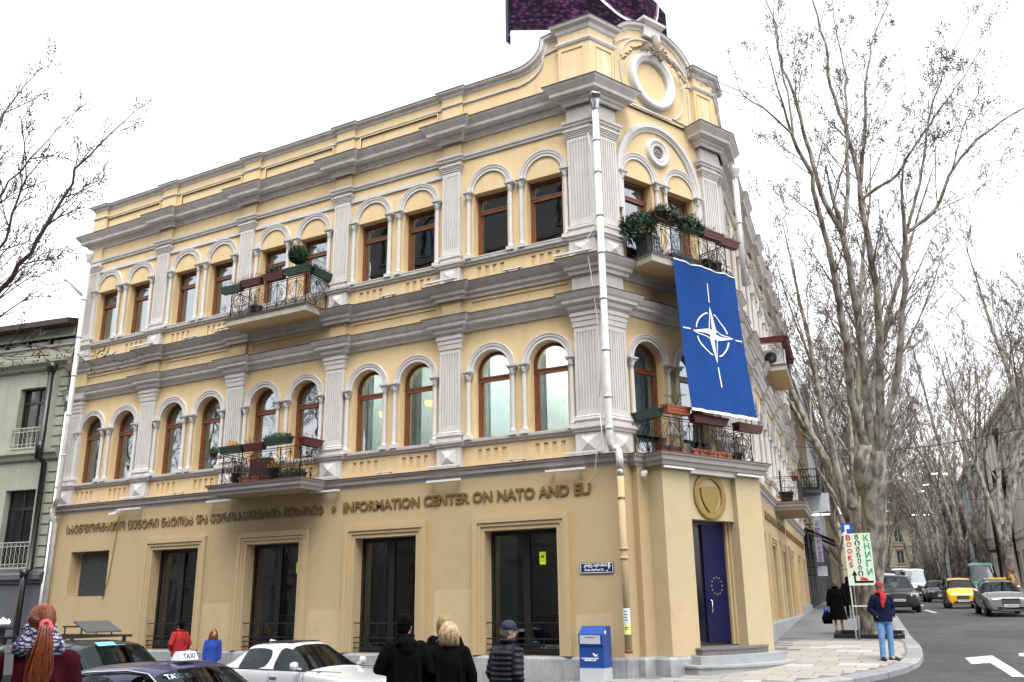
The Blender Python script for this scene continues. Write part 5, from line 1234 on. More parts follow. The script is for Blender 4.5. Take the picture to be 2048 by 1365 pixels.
w = MB(); w.box(-4.0, -1.0, -.06, -.045, 1.08, 1.5); put('board', w.mesh('board', M_ngr), SN, FN)

# ================================================================ street buildings
def plain_building(name, label, F, s0, s1, zb, floors, mw, hw, mg, roofm, step=2.6, ww=1.1, balc=(), arch=False, dep=12, gfm=None, gfh=4.2, shop=True):
    b = thing(name, label, 'building'); w = MB(); z = zb + gfh; n = max(1, int((s1 - s0) / step)); cs = [s0 + (s1 - s0) * (i + .5) / n for i in range(n)]
    gw = MB(); gw.wall(s0, s1, zb - 2, z, [(c - ww * .75, c + ww * .75, zb + (.0 if shop else 1.2), z - .9, False, .4, True) for c in cs], y=-.05); put('wall', gw.mesh('ground_wall', gfm or mw), b, F)
    for k, h in enumerate(floors):
        w.wall(s0, s1, z, z + h, [(c - ww / 2, c + ww / 2, z + .7, z + h - (1.0 + ww / 2 if arch else .8), arch, .28, False) for c in cs])
        fr = MB(); gl = MB()
        for c in cs:
            zt = z + h - (1.0 + ww / 2 if arch else .8)
            f = MB(); a, e = c - ww / 2, c + ww / 2; f.box(a, a + .07, .16, .22, z + .7, zt); f.box(e - .07, e, .16, .22, z + .7, zt); f.box(c - .035, c + .035, .16, .22, z + .7, zt); f.box(a + .07, e - .07, .16, .22, zt - .07, zt)
            o = put('window', f.mesh('window_frame', hw), b, F); g = MB(); g.quad((a, .24, z + .7), (e, .24, z + .7), (e, .24, zt + (ww / 2 if arch else 0)), (a, .24, zt + (ww / 2 if arch else 0))); link('pane', g.mesh('pane', mg), o)
        tr = MB()
        for c in cs:
            zt = z + h - .55; a, e = c - ww / 2 - .15, c + ww / 2 + .15
            tr.box(a - .1, e + .1, -.16, .0, zt, zt + .12); tr.box(a, a + .13, -.06, 0, z + .6, zt); tr.box(e - .13, e, -.06, 0, z + .6, zt); tr.box(a - .05, e + .05, -.12, 0, z + .52, z + .62)
        put('window_trim', tr.mesh('window_trim', mw), b, F, kind='stuff')
        tr = MB(); tr.sweep([(s0, 0), (s1, 0)], [(0, z - .12), (.14, z - .08), (.18, z + .08), (0, z + .14)]); put('string_course', tr.mesh('string_course', mw), b, F)
        z += h
    tr = MB(); tr.sweep([(s0, 0), (s1, 0)], [(0, z - .45), (.12, z - .4), (.16, z - .2), (.42, z - .1), (.46, z + .06), (0, z + .1)]); put('cornice', tr.mesh('cornice', mw), b, F)
    w.wall(s0, s1, z, z + .8); w.quad((s0, 0, zb - 2), (s0, dep, zb - 2), (s0, dep, z + .8), (s0, 0, z + .8)); w.quad((s1, 0, zb - 2), (s1, dep, zb - 2), (s1, dep, z + .8), (s1, 0, z + .8)); w.quad((s0, dep, zb - 2), (s1, dep, zb - 2), (s1, dep, z + .8), (s0, dep, z + .8))
    put('wall', w.mesh('wall', mw), b, F)
    w = MB(); w.quad((s0, 0, z + .78), (s1, 0, z + .78), (s1, dep, z + .78), (s0, dep, z + .78)); w.add([(s0, .5, z + .8), (s1, .5, z + .8), (s1, dep / 2, z + 2.8), (s0, dep / 2, z + 2.8)], [(0, 1, 2, 3)]); put('roof', w.mesh('roof', roofm), b, F)
    for s, zz, wd in balc:
        w = MB(); w.box(s - wd / 2, s + wd / 2, -1.1, 0, zz - .18, zz); w.bar((s - wd / 2, -1.07, zz + .95), (s + wd / 2, -1.07, zz + .95), .05)
        k = int(wd / .13)
        for i in range(k + 1): x = s - wd / 2 + wd * i / k; w.bar((x, -1.07, zz), (x, -1.07, zz + .95), .022)
        for sd_ in (-1, 1):
            w.bar((s + sd_ * wd / 2, -1.07, zz + .95), (s + sd_ * wd / 2, 0, zz + .95), .05)
            for i in range(8): w.bar((s + sd_ * wd / 2, -1.07 + i * .14, zz), (s + sd_ * wd / 2, -1.07 + i * .14, zz + .95), .022)
        put('balcony', w.mesh('balcony', M_iron), b, F)
    return b
M_rroof = mat('red_roof', (.30, .06, .03), .8, .3, 3); M_droof = mat('dark_roof', (.04, .035, .035), .8)
M_cream = mat('cream_ornate_plaster', (.66, .63, .54), .85, .10, 1.5, .2, 40, dirt=(.36, .32, .26), dscale=.8, damt=.5, streak=True)
M_sgl = mat('street_window_glass', (.035, .04, .045), .08, .3, 2, spec=.8)
M_pale = mat('pale_grey_wall', (.40, .41, .43), .85, .1, 1); M_dkw = mat('dark_grey_wall', (.07, .07, .075), .85, .2, 1); M_tan = mat('tan_plaster', (.27, .22, .15), .85, .15, 1)
FR = (Vector((8.3, 63.0)), radians(278))
zr = Zg(8, 60)
plain_building('cream_building', 'cream ornate three-storey building across the street at the right edge', FR, -14.5, 16, zr, [4.9, 4.9], M_cream, M_cream, M_sgl, M_rroof, 2.3, 1.0, [(2.5, 10.2, 2.6), (-9.5, 5.6, 2.2)], True, shop=False, gfh=4.4)
w = MB()
for s in (-8.4, 1.2): w.tube([fp(FR, s, .3, zr + .2), fp(FR, s, .3, 14.6)], .13, 8)
w.obj('wall_pipes', M_black, None, label='pair of black downpipes on the cream building across the street', cat='downpipe') if False else None
for s, nm in ((-8.4, 'left'), (1.2, 'right')):
    w = MB(); w.tube([fp(FR, s, .3, zr + .2), fp(FR, s, .3, 14.3)], .13, 8); w.tube([fp(FR, s, .3, 14.2), fp(FR, s, .3, 14.7)], .28, 6); w.obj('downpipe', M_black, None, label='black downpipe on the cream building across the street, %s one' % ('farther' if s < 0 else 'nearer'), cat='downpipe')
plain_building('pale_building', 'pale grey building beyond the cream one across the street', FR, -33, -15, zr, [4.2, 4.2], M_pale, M_pale, M_sgl, M_rroof, 3.0, 1.1, [(-17.5, 5.4, 2.4)], shop=False)
plain_building('dark_shop_building', 'dark shopfront building further along the far side of the street', FR, -60, -33.5, zr + .2, [3.8, 3.8], M_dkw, M_pale, M_sgl, M_droof, 3.0, 1.3, [], gfh=4.0)
plain_building('low_grey_building', 'low grey building near the end of the far side', FR, -100, -60.5, zr + .6, [3.6, 3.2], M_pale, M_dkw, M_sgl, M_droof, 4.0, 1.2)
plain_building('near_right_building', 'building across the street outside the right edge', FR, 17, 60, .9, [4.6, 4.6], M_cream, M_cream, M_sgl, M_droof, 2.8, 1.1) if False else None
zl = Zg(0, 30)
plain_building('brown_shop_building', 'dark tan building with shops next to the yellow building along the street', FC, LC + .05, LC + 16, zl, [3.9, 3.9], M_tan, M_wood, M_sgl, M_droof, 2.6, 1.1, [(LC + 2.2, 7.4, 3.4), (LC + 9, 7.4, 3.0)], gfm=M_dkw, gfh=4.3)
plain_building('grey_terrace_building', 'grey terrace building two doors beyond the yellow building', FC, LC + 16.3, LC + 40, zl + .5, [3.8, 3.8, 3.4], M_pale, M_wood, M_sgl, M_droof, 2.8, 1.1, [], gfm=M_dkw)
plain_building('far_tan_building', 'tan building near the far end of the street on the left', FC, LC + 40.3, LC + 95, zl + 1, [4, 4], M_tan, M_wood, M_sgl, M_droof, 3.4, 1.2, [])
# closing house and hill at the street end
plain_building('end_house', 'pale house closing the view at the end of the street', (Vector((-26, 150)), radians(8)), 0, 26, 2.6, [3.6, 3.6], M_tan, M_pale, M_sgl, M_droof, 3.4, 1.2)
w = MB(); nx, ny = 60, 20; w.smooth = True
vs = []
for j in range(ny + 1):
    for i in range(nx + 1):
        x = -420 + 700 * i / nx; y = 280 + 500 * j / ny; h = 95 * sin(pi * min(1, j / ny * .8)) * (.55 + .45 * sin(i * .13 + 1.2)) * (.8 + .4 * noise.noise(Vector((x * .01, y * .01, 0))))
        vs.append((x, y, 1 + max(0, h)))
w.add(vs, [(j * (nx + 1) + i, j * (nx + 1) + i + 1, (j + 1) * (nx + 1) + i + 1, (j + 1) * (nx + 1) + i) for j in range(ny) for i in range(nx)])
w.obj('hill', mat('hazy_hill', (.10, .105, .13), .95, .3, .05), None, kind='structure')
# ---- opposite side of the street in front (behind the camera): what the windows mirror
FO = (Vector((8.0, -28.0)), pi)
plain_building('opposite_building', 'tall grey building across the junction, seen only mirrored in the windows', FO, -26, 38, 0, [4.9, 4.9, 4.9, 4.8, 4.6], mat('opposite_plaster', (.15, .14, .13), .9, .2, .5), M_black, M_sgl, M_droof, 3.4, 1.5, [], True, gfh=5.0)
plain_building('opposite_low_building', 'low building across the junction on the left, mirrored under the trees', (Vector((-32, -33.0)), radians(186)), 0, 50, 0, [3.6, 3.6], mat('opposite_plaster2', (.22, .21, .19), .9, .2, .5), M_black, M_sgl, M_droof, 4, 1.5, [], gfh=4)

# ================================================================ street furniture on the right
M_metal = mat('grey_metal_pole', (.35, .36, .37), .45, .1, metal=.5)
def vtext(txt, x, z0, z1, m, wd, par, y, bold=.02):
    n = len(txt); slot = (z1 - z0) / n
    for i, ch in enumerate(txt):
        me = text_mesh(ch, 1, .004, m, 1.0, bold, 'CENTER'); e = ext(me); k = min(slot * .80 / (e[3] - e[2]), wd / (e[1] - e[0])); kx = min(wd / (e[1] - e[0]), k * 1.25)
        for v in me.vertices: v.co = Vector(((v.co.x - (e[0] + e[1]) / 2) * kx, v.co.y, (v.co.z - (e[2] + e[3]) / 2) * k))
        link('letter', me, par, (x, y, z1 - slot * (i + .5)))
bp_ = G(1713, 1282); bd = (bp_ - CAM).length
Dp = (W(1024, 682.5, 1) - CAM).normalized().dot(bp_ - CAM)
c1, c2_, c3_ = W(1699, 1064, Dp), W(1751, 1063, Dp), W(1711, 1171, Dp)
BS = thing('books_sign', 'white board sign reading BOOKS with a black arrow, on a thin pole at the tree', 'sign', tuple(bp_), radians(-6))
bw, bz0, bz1 = (c2_ - c1).length, c3_.z - bp_.z, c1.z - bp_.z
w = MB(); w.box(-.02, bw - .02, -.03, .0, bz0, bz1); w.obj('board', mat('pale_green_white_board', (.62, .74, .60), .5, .03), BS)
w = MB(); w.tube([(0.0, .02, 0), (-.01, .02, bz1 + .05)], .022, 8); w.bar((0, .02, .95), (.45, .15, .95), .03); w.obj('pole', mat('white_pole', (.6, .6, .58), .5), BS)
H = bz1 - bz0; mr, mk, mg_ = mat('red_sign_print', (.62, .02, .02), .5), M_black, mat('green_sign_print', (.0, .33, .10), .5)
vtext('BOOKS', bw * .15, bz0 + H * .33, bz1 - .02, mr, bw * .20, BS, -.034, .03)
vtext('წიგნები', bw * .47, bz0 + H * .17, bz1 - .02, M_black, bw * .23, BS, -.034, .012)
vtext('КНИГИ', bw * .82, bz0 + H * .17, bz1 - .02, mg_, bw * .20, BS, -.034, .02)
link('lettering', text_mesh('10m.', bw * .15, .004, mr, 1, .01), BS, (bw * .42, -.034, bz0 + H * .10))
w = MB(); w.box(bw * .20, bw * .92, -.036, -.031, bz0 + H * .045, bz0 + H * .085); w.box(bw * .20, bw * .27, -.036, -.031, bz0 + H * .085, bz0 + H * .20); w.add([(bw * .13, -.036, bz0 + H * .19), (bw * .34, -.036, bz0 + H * .19), (bw * .235, -.036, bz0 + H * .29)], [(0, 1, 2)]); w.obj('arrow', mk, BS)
PS = thing('parking_sign', 'small blue parking sign behind the books board', 'sign', tuple(bp_ + Vector((-.12, .35, 0))), radians(-6))
w = MB(); w.box(.0, .33, -.01, .01, bz1 + .0, bz1 + .34); w.obj('plate', mat('blue_sign_face', (.02, .10, .42), .4), PS); w = MB(); w.box(.0, .33, -.014, -.01, bz1 - .02, bz1 + .02); w.box(.10, .15, -.014, -.01, bz1 + .02, bz1 + .28); w.box(.15, .25, -.014, -.01, bz1 + .16, bz1 + .28); w.obj('symbol', M_wht, PS); w = MB(); w.tube([(.16, .02, 0), (.16, .02, bz1 + .3)], .025, 8); w.obj('pole', M_metal, PS)
# tree pit frame
TP = thing('tree_grate', 'black iron frame around the foot of the big plane tree', 'tree grate')
w = MB()
tx, ty = 4.02, 10.35
for a, b in (((tx - .9, ty - .85), (tx + 1.0, ty - .95)), ((tx + 1.0, ty - .95), (tx + .8, ty + .9)), ((tx + .8, ty + .9), (tx - 1.0, ty + .9)), ((tx - 1.0, ty + .9), (tx - .9, ty - .85))): w.bar((*a, Zg(*a) + .06), (*b, Zg(*b) + .06), .07, .12)
for k in range(6): w.bar((tx - .8 + .3 * k, ty - .85, Zg(tx, ty) + .04), (tx - .8 + .3 * k, ty - .45, Zg(tx, ty) + .06), .02)
w.obj('frame', M_iron, TP)
# hanging shop signs and dark shop entrances on the left pavement
def hang_sign(s, z, wd, h, m, label, d0=.6, txt=None):
    t = thing('hanging_sign', label, 'sign', fp(FC, s, 0, z), FC[1] - pi / 2)
    w = MB(); w.box(d0, d0 + wd, -.05, .05, 0, h); w.obj('panel', m, t); w = MB(); w.bar((0, 0, h * .9), (d0 + wd, 0, h * .9), .05); w.bar((0, 0, h * .1), (d0, 0, h * .1), .05); w.obj('bracket', M_iron, t)
    if txt:
        n = len(txt)
        for i, ch in enumerate(txt):
            me = text_mesh(ch, h / n * .95, .01, mat('purple_sign_print', (.12, .05, .2), .5), 1, .01, 'CENTER'); link('letter', me, t, (d0 + wd / 2, -.06, h - (i + .9) * h / n))
    return t
hang_sign(LC + 1.2, 3.5, .34, 2.2, mat('lilac_sign', (.36, .34, .40), .5), 'tall pale hanging shop sign with vertical letters past the yellow building', txt='აფთიაქი')
hang_sign(LC + 1.6, 2.8, .50, .5, mat('white_round_sign', (.62, .60, .70), .5), 'small pale hanging sign below the tall one', .55)
t = thing('projecting_banner', 'large white projecting banner over the dark shopfronts', 'sign', fp(FC, LC + 3.0, 0, 6.3), FC[1] - pi / 2)
w = MB(); w.box(.3, 1.5, -.06, .06, 0, 1.0); w.obj('panel', mat('banner_white', (.55, .60, .66), .5, .2, 2.5), t); w = MB(); w.box(.35, .9, -.08, .08, -.20, -.14); w.box(1.0, 1.45, -.08, .08, -.20, -.14); w.obj('lamp_tube', mat('lit_tube', (1, 1, 1), .5, 0, emit=3), t)
for s, nm in ((LC + 3, 'first'), (LC + 8, 'second')):
    t = thing('shop_awning', 'dark awning over the %s shop past the yellow building' % nm, 'awning', fp(FC, s, 0, 4.6), FC[1])
    w = MB(); w.add([(-2, 0, .8), (2, 0, .8), (2, -1.6, 0), (-2, -1.6, 0), (2, -1.6, -.3), (-2, -1.6, -.3)], [(0, 1, 2, 3), (3, 2, 4, 5)]); w.obj('cloth', mat('dark_awning_cloth', (.02, .02, .022), .8), t)
# overhead wires
for (a, b, nm) in ((W(1590, 893, 45), W(2070, 852, 30), 'upper'), (W(1600, 955, 60), W(2060, 1000, 60), 'lower')):
    w = MB(); w.tube([a + (b - a) * k / 12 + Vector((0, 0, -.5 * sin(pi * k / 12))) for k in range(13)], .018, 4); w.obj('overhead_wire', M_black, None, label='thin black wire crossing the street between the trees, %s one' % nm, cat='wire')
lm2 = mat('lit_street_lamp', (1, 1, 1), .5, 0, emit=2)
for k, (u, v, D) in enumerate(((1868, 948, 85), (1893, 948, 85), (1852, 970, 95), (1843, 983, 100), (1829, 1030, 120), (1853, 1030, 110))):
    p = W(u, v, D); t = thing('street_lantern', 'lit white lantern hanging over the far street, %s of six from the left' % ['fifth', 'last', 'third', 'second', 'first', 'fourth'][k], 'street lamp', tuple(p))
    w = MB(); w.box(-.30, .30, -.10, .10, -.04, .04); w.obj('lamp', lm2, t); w = MB(); w.box(-.32, .32, -.12, .12, .045, .09); w.bar((0, 0, .1), (0, 0, .8), .04); w.obj('hood', M_metal, t)
# ================================================================ plane trees
def bark(name, c1, c2, c3):
    m, t, b = _new(name); N, L = t.nodes, t.links
    g = N.new('ShaderNodeTexCoord'); mp = N.new('ShaderNodeMapping'); mp.inputs['Scale'].default_value = (1, 1, .45); L.new(g.outputs['Object'], mp.inputs['Vector'])
    v = N.new('ShaderNodeTexNoise'); v.inputs['Scale'].default_value = 5.5; v.inputs['Detail'].default_value = 3; v.inputs['Roughness'].default_value = .5; L.new(mp.outputs[0], v.inputs['Vector'])
    r = N.new('ShaderNodeValToRGB'); r.color_ramp.interpolation = 'EASE'; e = r.color_ramp.elements; e[0].position = .38; e[0].color = (*c1, 1); e[1].position = .62; e[1].color = (*c3, 1); k = e.new(.50); k.color = (*c2, 1)
    L.new(v.outputs['Fac'], r.inputs['Fac']); L.new(r.outputs[0], b.inputs['Base Color']); b.inputs['Roughness'].default_value = .85
    n = N.new('ShaderNodeTexNoise'); n.inputs['Scale'].default_value = 26; n.inputs['Detail'].default_value = 6; L.new(mp.outputs[0], n.inputs['Vector']); bp = N.new('ShaderNodeBump'); bp.inputs['Strength'].default_value = .5; bp.inputs['Distance'].default_value = .03; L.new(n.outputs['Fac'], bp.inputs['Height']); L.new(bp.outputs[0], b.inputs['Normal'])
    return m
M_bark = bark('plane_bark', (.10, .085, .065), (.21, .19, .155), (.30, .29, .245)); M_brkd = bark('dark_trunk_bark', (.035, .028, .022), (.075, .062, .05), (.13, .115, .095))
M_twig = mat('twig_bark', (.095, .070, .055), .9, .3, 5); M_seed = mat('seed_ball', (.06, .04, .028), .9, .3, 20)
SEED = .024
def branch(tb, tw, sd, p, d, L, r, rs, lvl, gr=.25, kids=(5, 4, 4), seeds=.5, minr=.006):
    """one limb with its offshoots; tb thick limbs, tw twigs, sd seed balls"""
    
    n = 7 if lvl == 0 else (5 if lvl == 1 else 4); pts = [p]; rad = [r]; dd = d.copy(); q = p.copy(); re = r * (.10 if lvl == 0 else (.25 if lvl < 2 else .4))
    for i in range(n):
        dd = (dd + Vector((rs.uniform(-1, 1), rs.uniform(-1, 1), rs.uniform(-1, 1))) * (.10 if lvl < 2 else .16) + Vector((0, 0, gr * .12))).normalized()
        q = q + dd * L / n; pts.append(q.copy()); rad.append(r + (re - r) * (i + 1) / n)
    (tb if r > .035 else tw).tube(pts, rad, 8 if r > .12 else (6 if r > .05 else 3), False)
    if lvl >= len(kids): 
        if rs.random() < seeds:
            c = pts[-1] + Vector((rs.uniform(-.05, .05), rs.uniform(-.05, .05), -.10)); s_ = SEED
            sd.add([c + Vector(k) * s_ for k in ((1, 0, 0), (-1, 0, 0), (0, 1, 0), (0, -1, 0), (0, 0, 1), (0, 0, -1))], [(0, 2, 4), (2, 1, 4), (1, 3, 4), (3, 0, 4), (2, 0, 5), (1, 2, 5), (3, 1, 5), (0, 3, 5)])
        return
    for k in range(kids[lvl]):
        t = (.22 + .78 * (k + rs.random() * .8) / kids[lvl]) if lvl else (.30 + .70 * (k + rs.random() * .7) / kids[lvl])
        t = min(.99, t); i = min(n - 1, int(t * n)); f_ = t * n - i; c = pts[i].lerp(pts[i + 1], f_); a = (pts[i + 1] - pts[i]).normalized()
        o = a.orthogonal().normalized(); o.rotate(Matrix.Rotation(rs.uniform(0, 2 * pi), 3, a)); sp = rs.uniform(.45, .9)
        nd = (a + o * sp + Vector((0, 0, gr * .3))).normalized(); rr_ = max(minr, (rad[i] * (1 - f_) + rad[i + 1] * f_) * rs.uniform(.32, .52)); LL = L * (1 - t * .55) * rs.uniform(.38, .6)
        branch(tb, tw, sd, c, nd, LL, rr_, rs, lvl + 1, gr, kids, seeds, minr)
def knot(tb, p, r, rs, n=7):
    for _ in range(n):
        a = rs.uniform(0, 2 * pi); c = p + Vector((cos(a) * r * .8, sin(a) * r * .8, rs.uniform(-r, r))); s_ = r * rs.uniform(.2, .38); tb.lathe(c.x, c.y, [(s_ * .3, c.z - s_), (s_, c.z - s_ * .3), (s_ * .9, c.z + s_ * .4), (s_ * .2, c.z + s_)], 6)
def generic_tree(seed, H=19, r0=.42, fork=4.2, nl=4, kids=(6, 5, 4, 3), lean=(0, 0)):
    rs = random.Random(seed); tk, tb, tw, sd = MB(), MB(), MB(), MB()
    pts = [Vector((0, 0, -.3)), Vector((0, 0, .25)), Vector((lean[0] * .3, lean[1] * .3, fork * .4)), Vector((lean[0] * .7, lean[1] * .7, fork * .8)), Vector((lean[0], lean[1], fork + .3))]
    tk.tube(pts, [r0 * 1.35, r0 * 1.1, r0 * .95, r0 * .98, r0 * 1.0], 14); knot(tk, pts[3], r0, rs, 9)
    for k in range(nl):
        a = 2 * pi * k / nl + rs.uniform(-.4, .4); d = Vector((cos(a) * .30 + lean[0] * .12, sin(a) * .30 + lean[1] * .12, 1)).normalized(); p = pts[3] + Vector((cos(a) * r0 * .4, sin(a) * r0 * .4, .1))
        branch(tb, tw, sd, p, d, (H - fork) * rs.uniform(.8, 1.0), r0 * rs.uniform(.42, .55), rs, 0, .35, kids, .4, .011)
    return tk.mesh('trunk', M_brkd), tb.mesh('limbs', M_bark), tw.mesh('twigs', M_twig), sd.mesh('seed_balls', M_seed)
def tree(ms, loc, rot, label, group=None, sc=1.0):
    t = thing('plane_tree', label, 'tree', loc, rot, group); t.scale = (sc, sc, sc)
    link('trunk', ms[0], t); o = link('limbs', ms[1], t)
    link('twigs', ms[2], t, kind='stuff'); 
    if len(ms[3].vertices): link('seed_balls', ms[3], t, kind='stuff')
    return t
# the big tree by the books sign: limbs follow the photo
rs = random.Random(21); tk, tb, tw, sd = MB(), MB(), MB(), MB(); D0 = 28.3
def limb(px, D, r0, r1, n=8, kids=(7, 5, 4), Lk=3.2, start=.35, thick=None):
    r0 *= LS; r1 *= LS; P = [W(u, v, D + dD) for u, v, dD in px]; L_ = [0]
    for a, b in zip(P, P[1:]): L_.append(L_[-1] + (b - a).length)
    Q = []; Rr_ = []; M_ = len(P) * 3
    for i in range(M_ + 1):
        s = L_[-1] * i / M_; j = max(k for k in range(len(P)) if L_[k] <= s + 1e-9); j = min(j, len(P) - 2)
        q = P[j].lerp(P[j + 1], (s - L_[j]) / (L_[j + 1] - L_[j])); jt = .06 * (i / M_); Q.append(q + Vector((rs.uniform(-jt, jt), rs.uniform(-jt, jt), 0))); Rr_.append(r0 + (r1 - r0) * i / M_)
    tb.tube(Q, Rr_, n, False)
    for k in range(kids[0]):
        t = start + (1 - start) * (k + rs.random()) / kids[0]; i = min(M_ - 1, int(t * M_)); a = (Q[i + 1] - Q[i]).normalized(); o = a.orthogonal().normalized(); o.rotate(Matrix.Rotation(rs.uniform(0, 2 * pi), 3, a))
        branch(tb, tw, sd, Q[i], (a + o * rs.uniform(.5, 1.0) + Vector((0, 0, .15))).normalized(), Lk * rs.uniform(.6, 1.15) * (1.15 - .5 * t), max(.012, Rr_[i] * rs.uniform(.22, .42)), rs, 1, .3, kids, SP)
    branch(tb, tw, sd, Q[-1], (Q[-1] - Q[-2]).normalized(), Lk * .9, r1, rs, 1, .3, kids, SP)
    return Q
base = Vector((4.10, 10.6, Zg(4.02, 10.35))); D0 = (base - CAM).dot(_f)
tr_ = [base + Vector((0, 0, -.3)), base + Vector((0, 0, .2)), W(1741, 1180, D0), W(1746, 1080, D0), W(1748, 1000, D0), W(1744, 950, D0), W(1742, 900, D0)]
tk.tube(tr_, [.52, .42, .37, .34, .36, .42, .38], 16, False); knot(tk, W(1745, 935, D0), .36, rs, 12); knot(tk, W(1730, 975, D0), .22, rs, 4); knot(tk, W(1755, 1010, D0), .2, rs, 3)
tb.tube([W(1728, 990, D0), W(1722, 940, D0 - .1), W(1729, 889, D0 - .2)], [.2, .24, .22], 10)
LS = .70; SP = .6; K3 = (9, 5, 5, 3)
limb([(1742, 930, 0), (1729, 889, -.2), (1702.6, 801, -.4), (1694, 696, -.6), (1672, 573, -.8), (1650, 476, -1), (1623, 352, -1.2), (1586.5, 271, -1.4)], D0, .20, .07, 10, K3, 2.6, .3)
limb([(1586.5, 271, -1.4), (1540, 225, -1.8), (1462, 176, -2.2)], D0, .05, .02, 5, (5, 4, 4), 1.8, .2)
limb([(1586.5, 271, -1.4), (1578, 200, -1.4), (1560, 120, -1.2), (1546, 20, -1.0)], D0, .055, .02, 6, (7, 4, 4), 2.0, .1)
limb([(1745, 930, .2), (1742, 894, .2), (1733, 780, .2), (1716, 617, .1), (1685, 468, 0)], D0, .20, .13, 10, (4, 4, 4), 2.4, .4)
limb([(1685, 468, 0), (1645, 396, 0), (1616, 293, .2), (1597, 216, .3), (1575, 165, .4), (1557, 100, .5), (1546, 30, .5)], D0, .12, .03, 8, K3, 2.6, .1)
limb([(1690, 455, 0), (1696, 366, .4), (1693, 271, .8), (1691, 157, 1.0), (1678, 80, 1.2)], D0, .10, .03, 8, K3, 2.6, .1)
limb([(1750, 925, .2), (1760, 845, .3), (1760, 714, .5), (1755, 595, .5), (1740, 498, .5), (1722, 403, .6), (1718, 348, .7), (1696, 271, .9), (1660, 165, 1.1), (1652, 92, 1.2), (1616, -20, 1.4)], D0, .21, .03, 10, (15, 5, 4, 3), 2.6, .35)
limb([(1720, 395, .6), (1729, 256, .8), (1733, 146, .9), (1748, 73, 1.1), (1782, -10, 1.2)], D0, .09, .02, 7, K3, 2.4, .1)
limb([(1722, 400, .6), (1760, 372, .4), (1792, 355, .2), (1830, 290, 0), (1861, 249, 0), (1894, 198, 0), (1945, 128, 0)], D0, .08, .02, 7, K3, 2.2, .15)
limb([(1755, 920, .1), (1768, 854, 0), (1795, 758, -.1), (1804, 661, -.2), (1812, 468, -.4)], D0, .18, .10, 10, (6, 5, 4), 2.6, .35)
limb([(1812, 468, -.4), (1839, 370, -.4), (1857, 256, -.3), (1870, 190, -.2), (1905, 100, 0)], D0, .075, .02, 7, K3, 2.4, .1)
limb([(1812, 468, -.4), (1872, 421, -.6), (1905, 337, -.8), (1949, 282, -1), (2041, 220, -1.2), (2080, 200, -1.3)], D0, .085, .03, 7, K3, 2.4, .1)
limb([(1905, 337, -.8), (1925, 260, -.7), (1960, 180, -.6), (1975, 110, -.5)], D0, .04, .012, 6, (6, 4, 4), 1.8, .1)
BT = thing('big_plane_tree', 'big bare plane tree with four pale limbs rising beside the books sign', 'tree')
tk.obj('trunk', M_bark, BT); tb.obj('limbs', M_bark, BT); tw.obj('twigs', M_twig, BT, kind='stuff'); sd.obj('seed_balls', M_seed, BT, kind='stuff')
# left tree, trunk outside the frame
SEED = .016; rs = random.Random(8); tk, tb, tw, sd = MB(), MB(), MB(), MB()
LS = .48; SP = .45; DL = 13.0; bL = W(-170, 1250, DL); bL.z = Zg(bL.x, bL.y) - .1
tk.tube([bL + Vector((0, 0, -.2)), bL + Vector((0, 0, 1.5)), W(-160, 950, DL), W(-130, 800, DL)], [.40, .30, .27, .25], 12)
KL = (10, 5, 4, 2)
limb([(-130, 800, 0), (-60, 690, 0), (0, 585, 0), (63, 500, 0), (119, 405, .1), (174, 314, .2)], DL, .12, .03, 8, (14, 5, 4, 2), 1.25, .3)
limb([(-60, 690, 0), (-30, 560, -.3), (10, 480, -.3), (38, 400, -.2), (60, 330, -.2)], DL, .07, .02, 7, KL, 1.1, .1)
limb([(-60, 690, .3), (-60, 560, .3), (-30, 430, .5), (10, 370, .6), (80, 300, .8)], DL, .07, .02, 7, KL, 1.1, .1)
limb([(-130, 800, 0), (-120, 600, .2), (-60, 400, .5), (0, 260, .7), (30, 190, .8)], DL, .09, .02, 7, KL, 1.2, .3)
limb([(-100, 760, -.3), (-20, 700, -.5), (60, 690, -.6), (110, 700, -.6)], DL, .04, .010, 6, (8, 4, 3, 2), .9, .1)
LTR = thing('left_plane_tree', 'bare plane tree reaching in from the left with seed balls', 'tree')
tk.obj('trunk', M_bark, LTR); tb.obj('limbs', M_twig, LTR); tw.obj('twigs', M_twig, LTR, kind='stuff'); sd.obj('seed_balls', M_seed, LTR, kind='stuff')
# rows of trees down the street
SEED = .03; V = [generic_tree(31, 19, .40, 4.4, 4, (11, 7, 5, 3)), generic_tree(32, 21, .40, 5.0, 5, (10, 7, 5, 3)), generic_tree(33, 18, .36, 3.8, 4, (11, 7, 5, 3), (.5, 0)), generic_tree(34, 20, .42, 4.2, 3, (14, 8, 5, 3), (-.6, .2))]
rt = random.Random(77)
nm = ['first', 'second', 'third', 'fourth', 'fifth', 'sixth', 'seventh', 'eighth', 'ninth', 'tenth', 'eleventh', 'twelfth']
cl = Vector((4.02, 10.35))
for k in range(11):
    p = cl + dCv * (12.5 + 7.4 * k + rt.uniform(-.5, .5)); p.x += rt.uniform(-.3, .3)
    tree(V[(k * 3 + 1) % 4], (p.x, p.y, Zg(p.x, p.y)), rt.uniform(0, 6.28), 'bare plane tree on the near pavement, %s behind the big one' % nm[k], 'plane trees along the near pavement', rt.uniform(.9, 1.08))
nR = Vector((sin(FC[1]), -cos(FC[1])))
cr = K2 + nR * 11.7
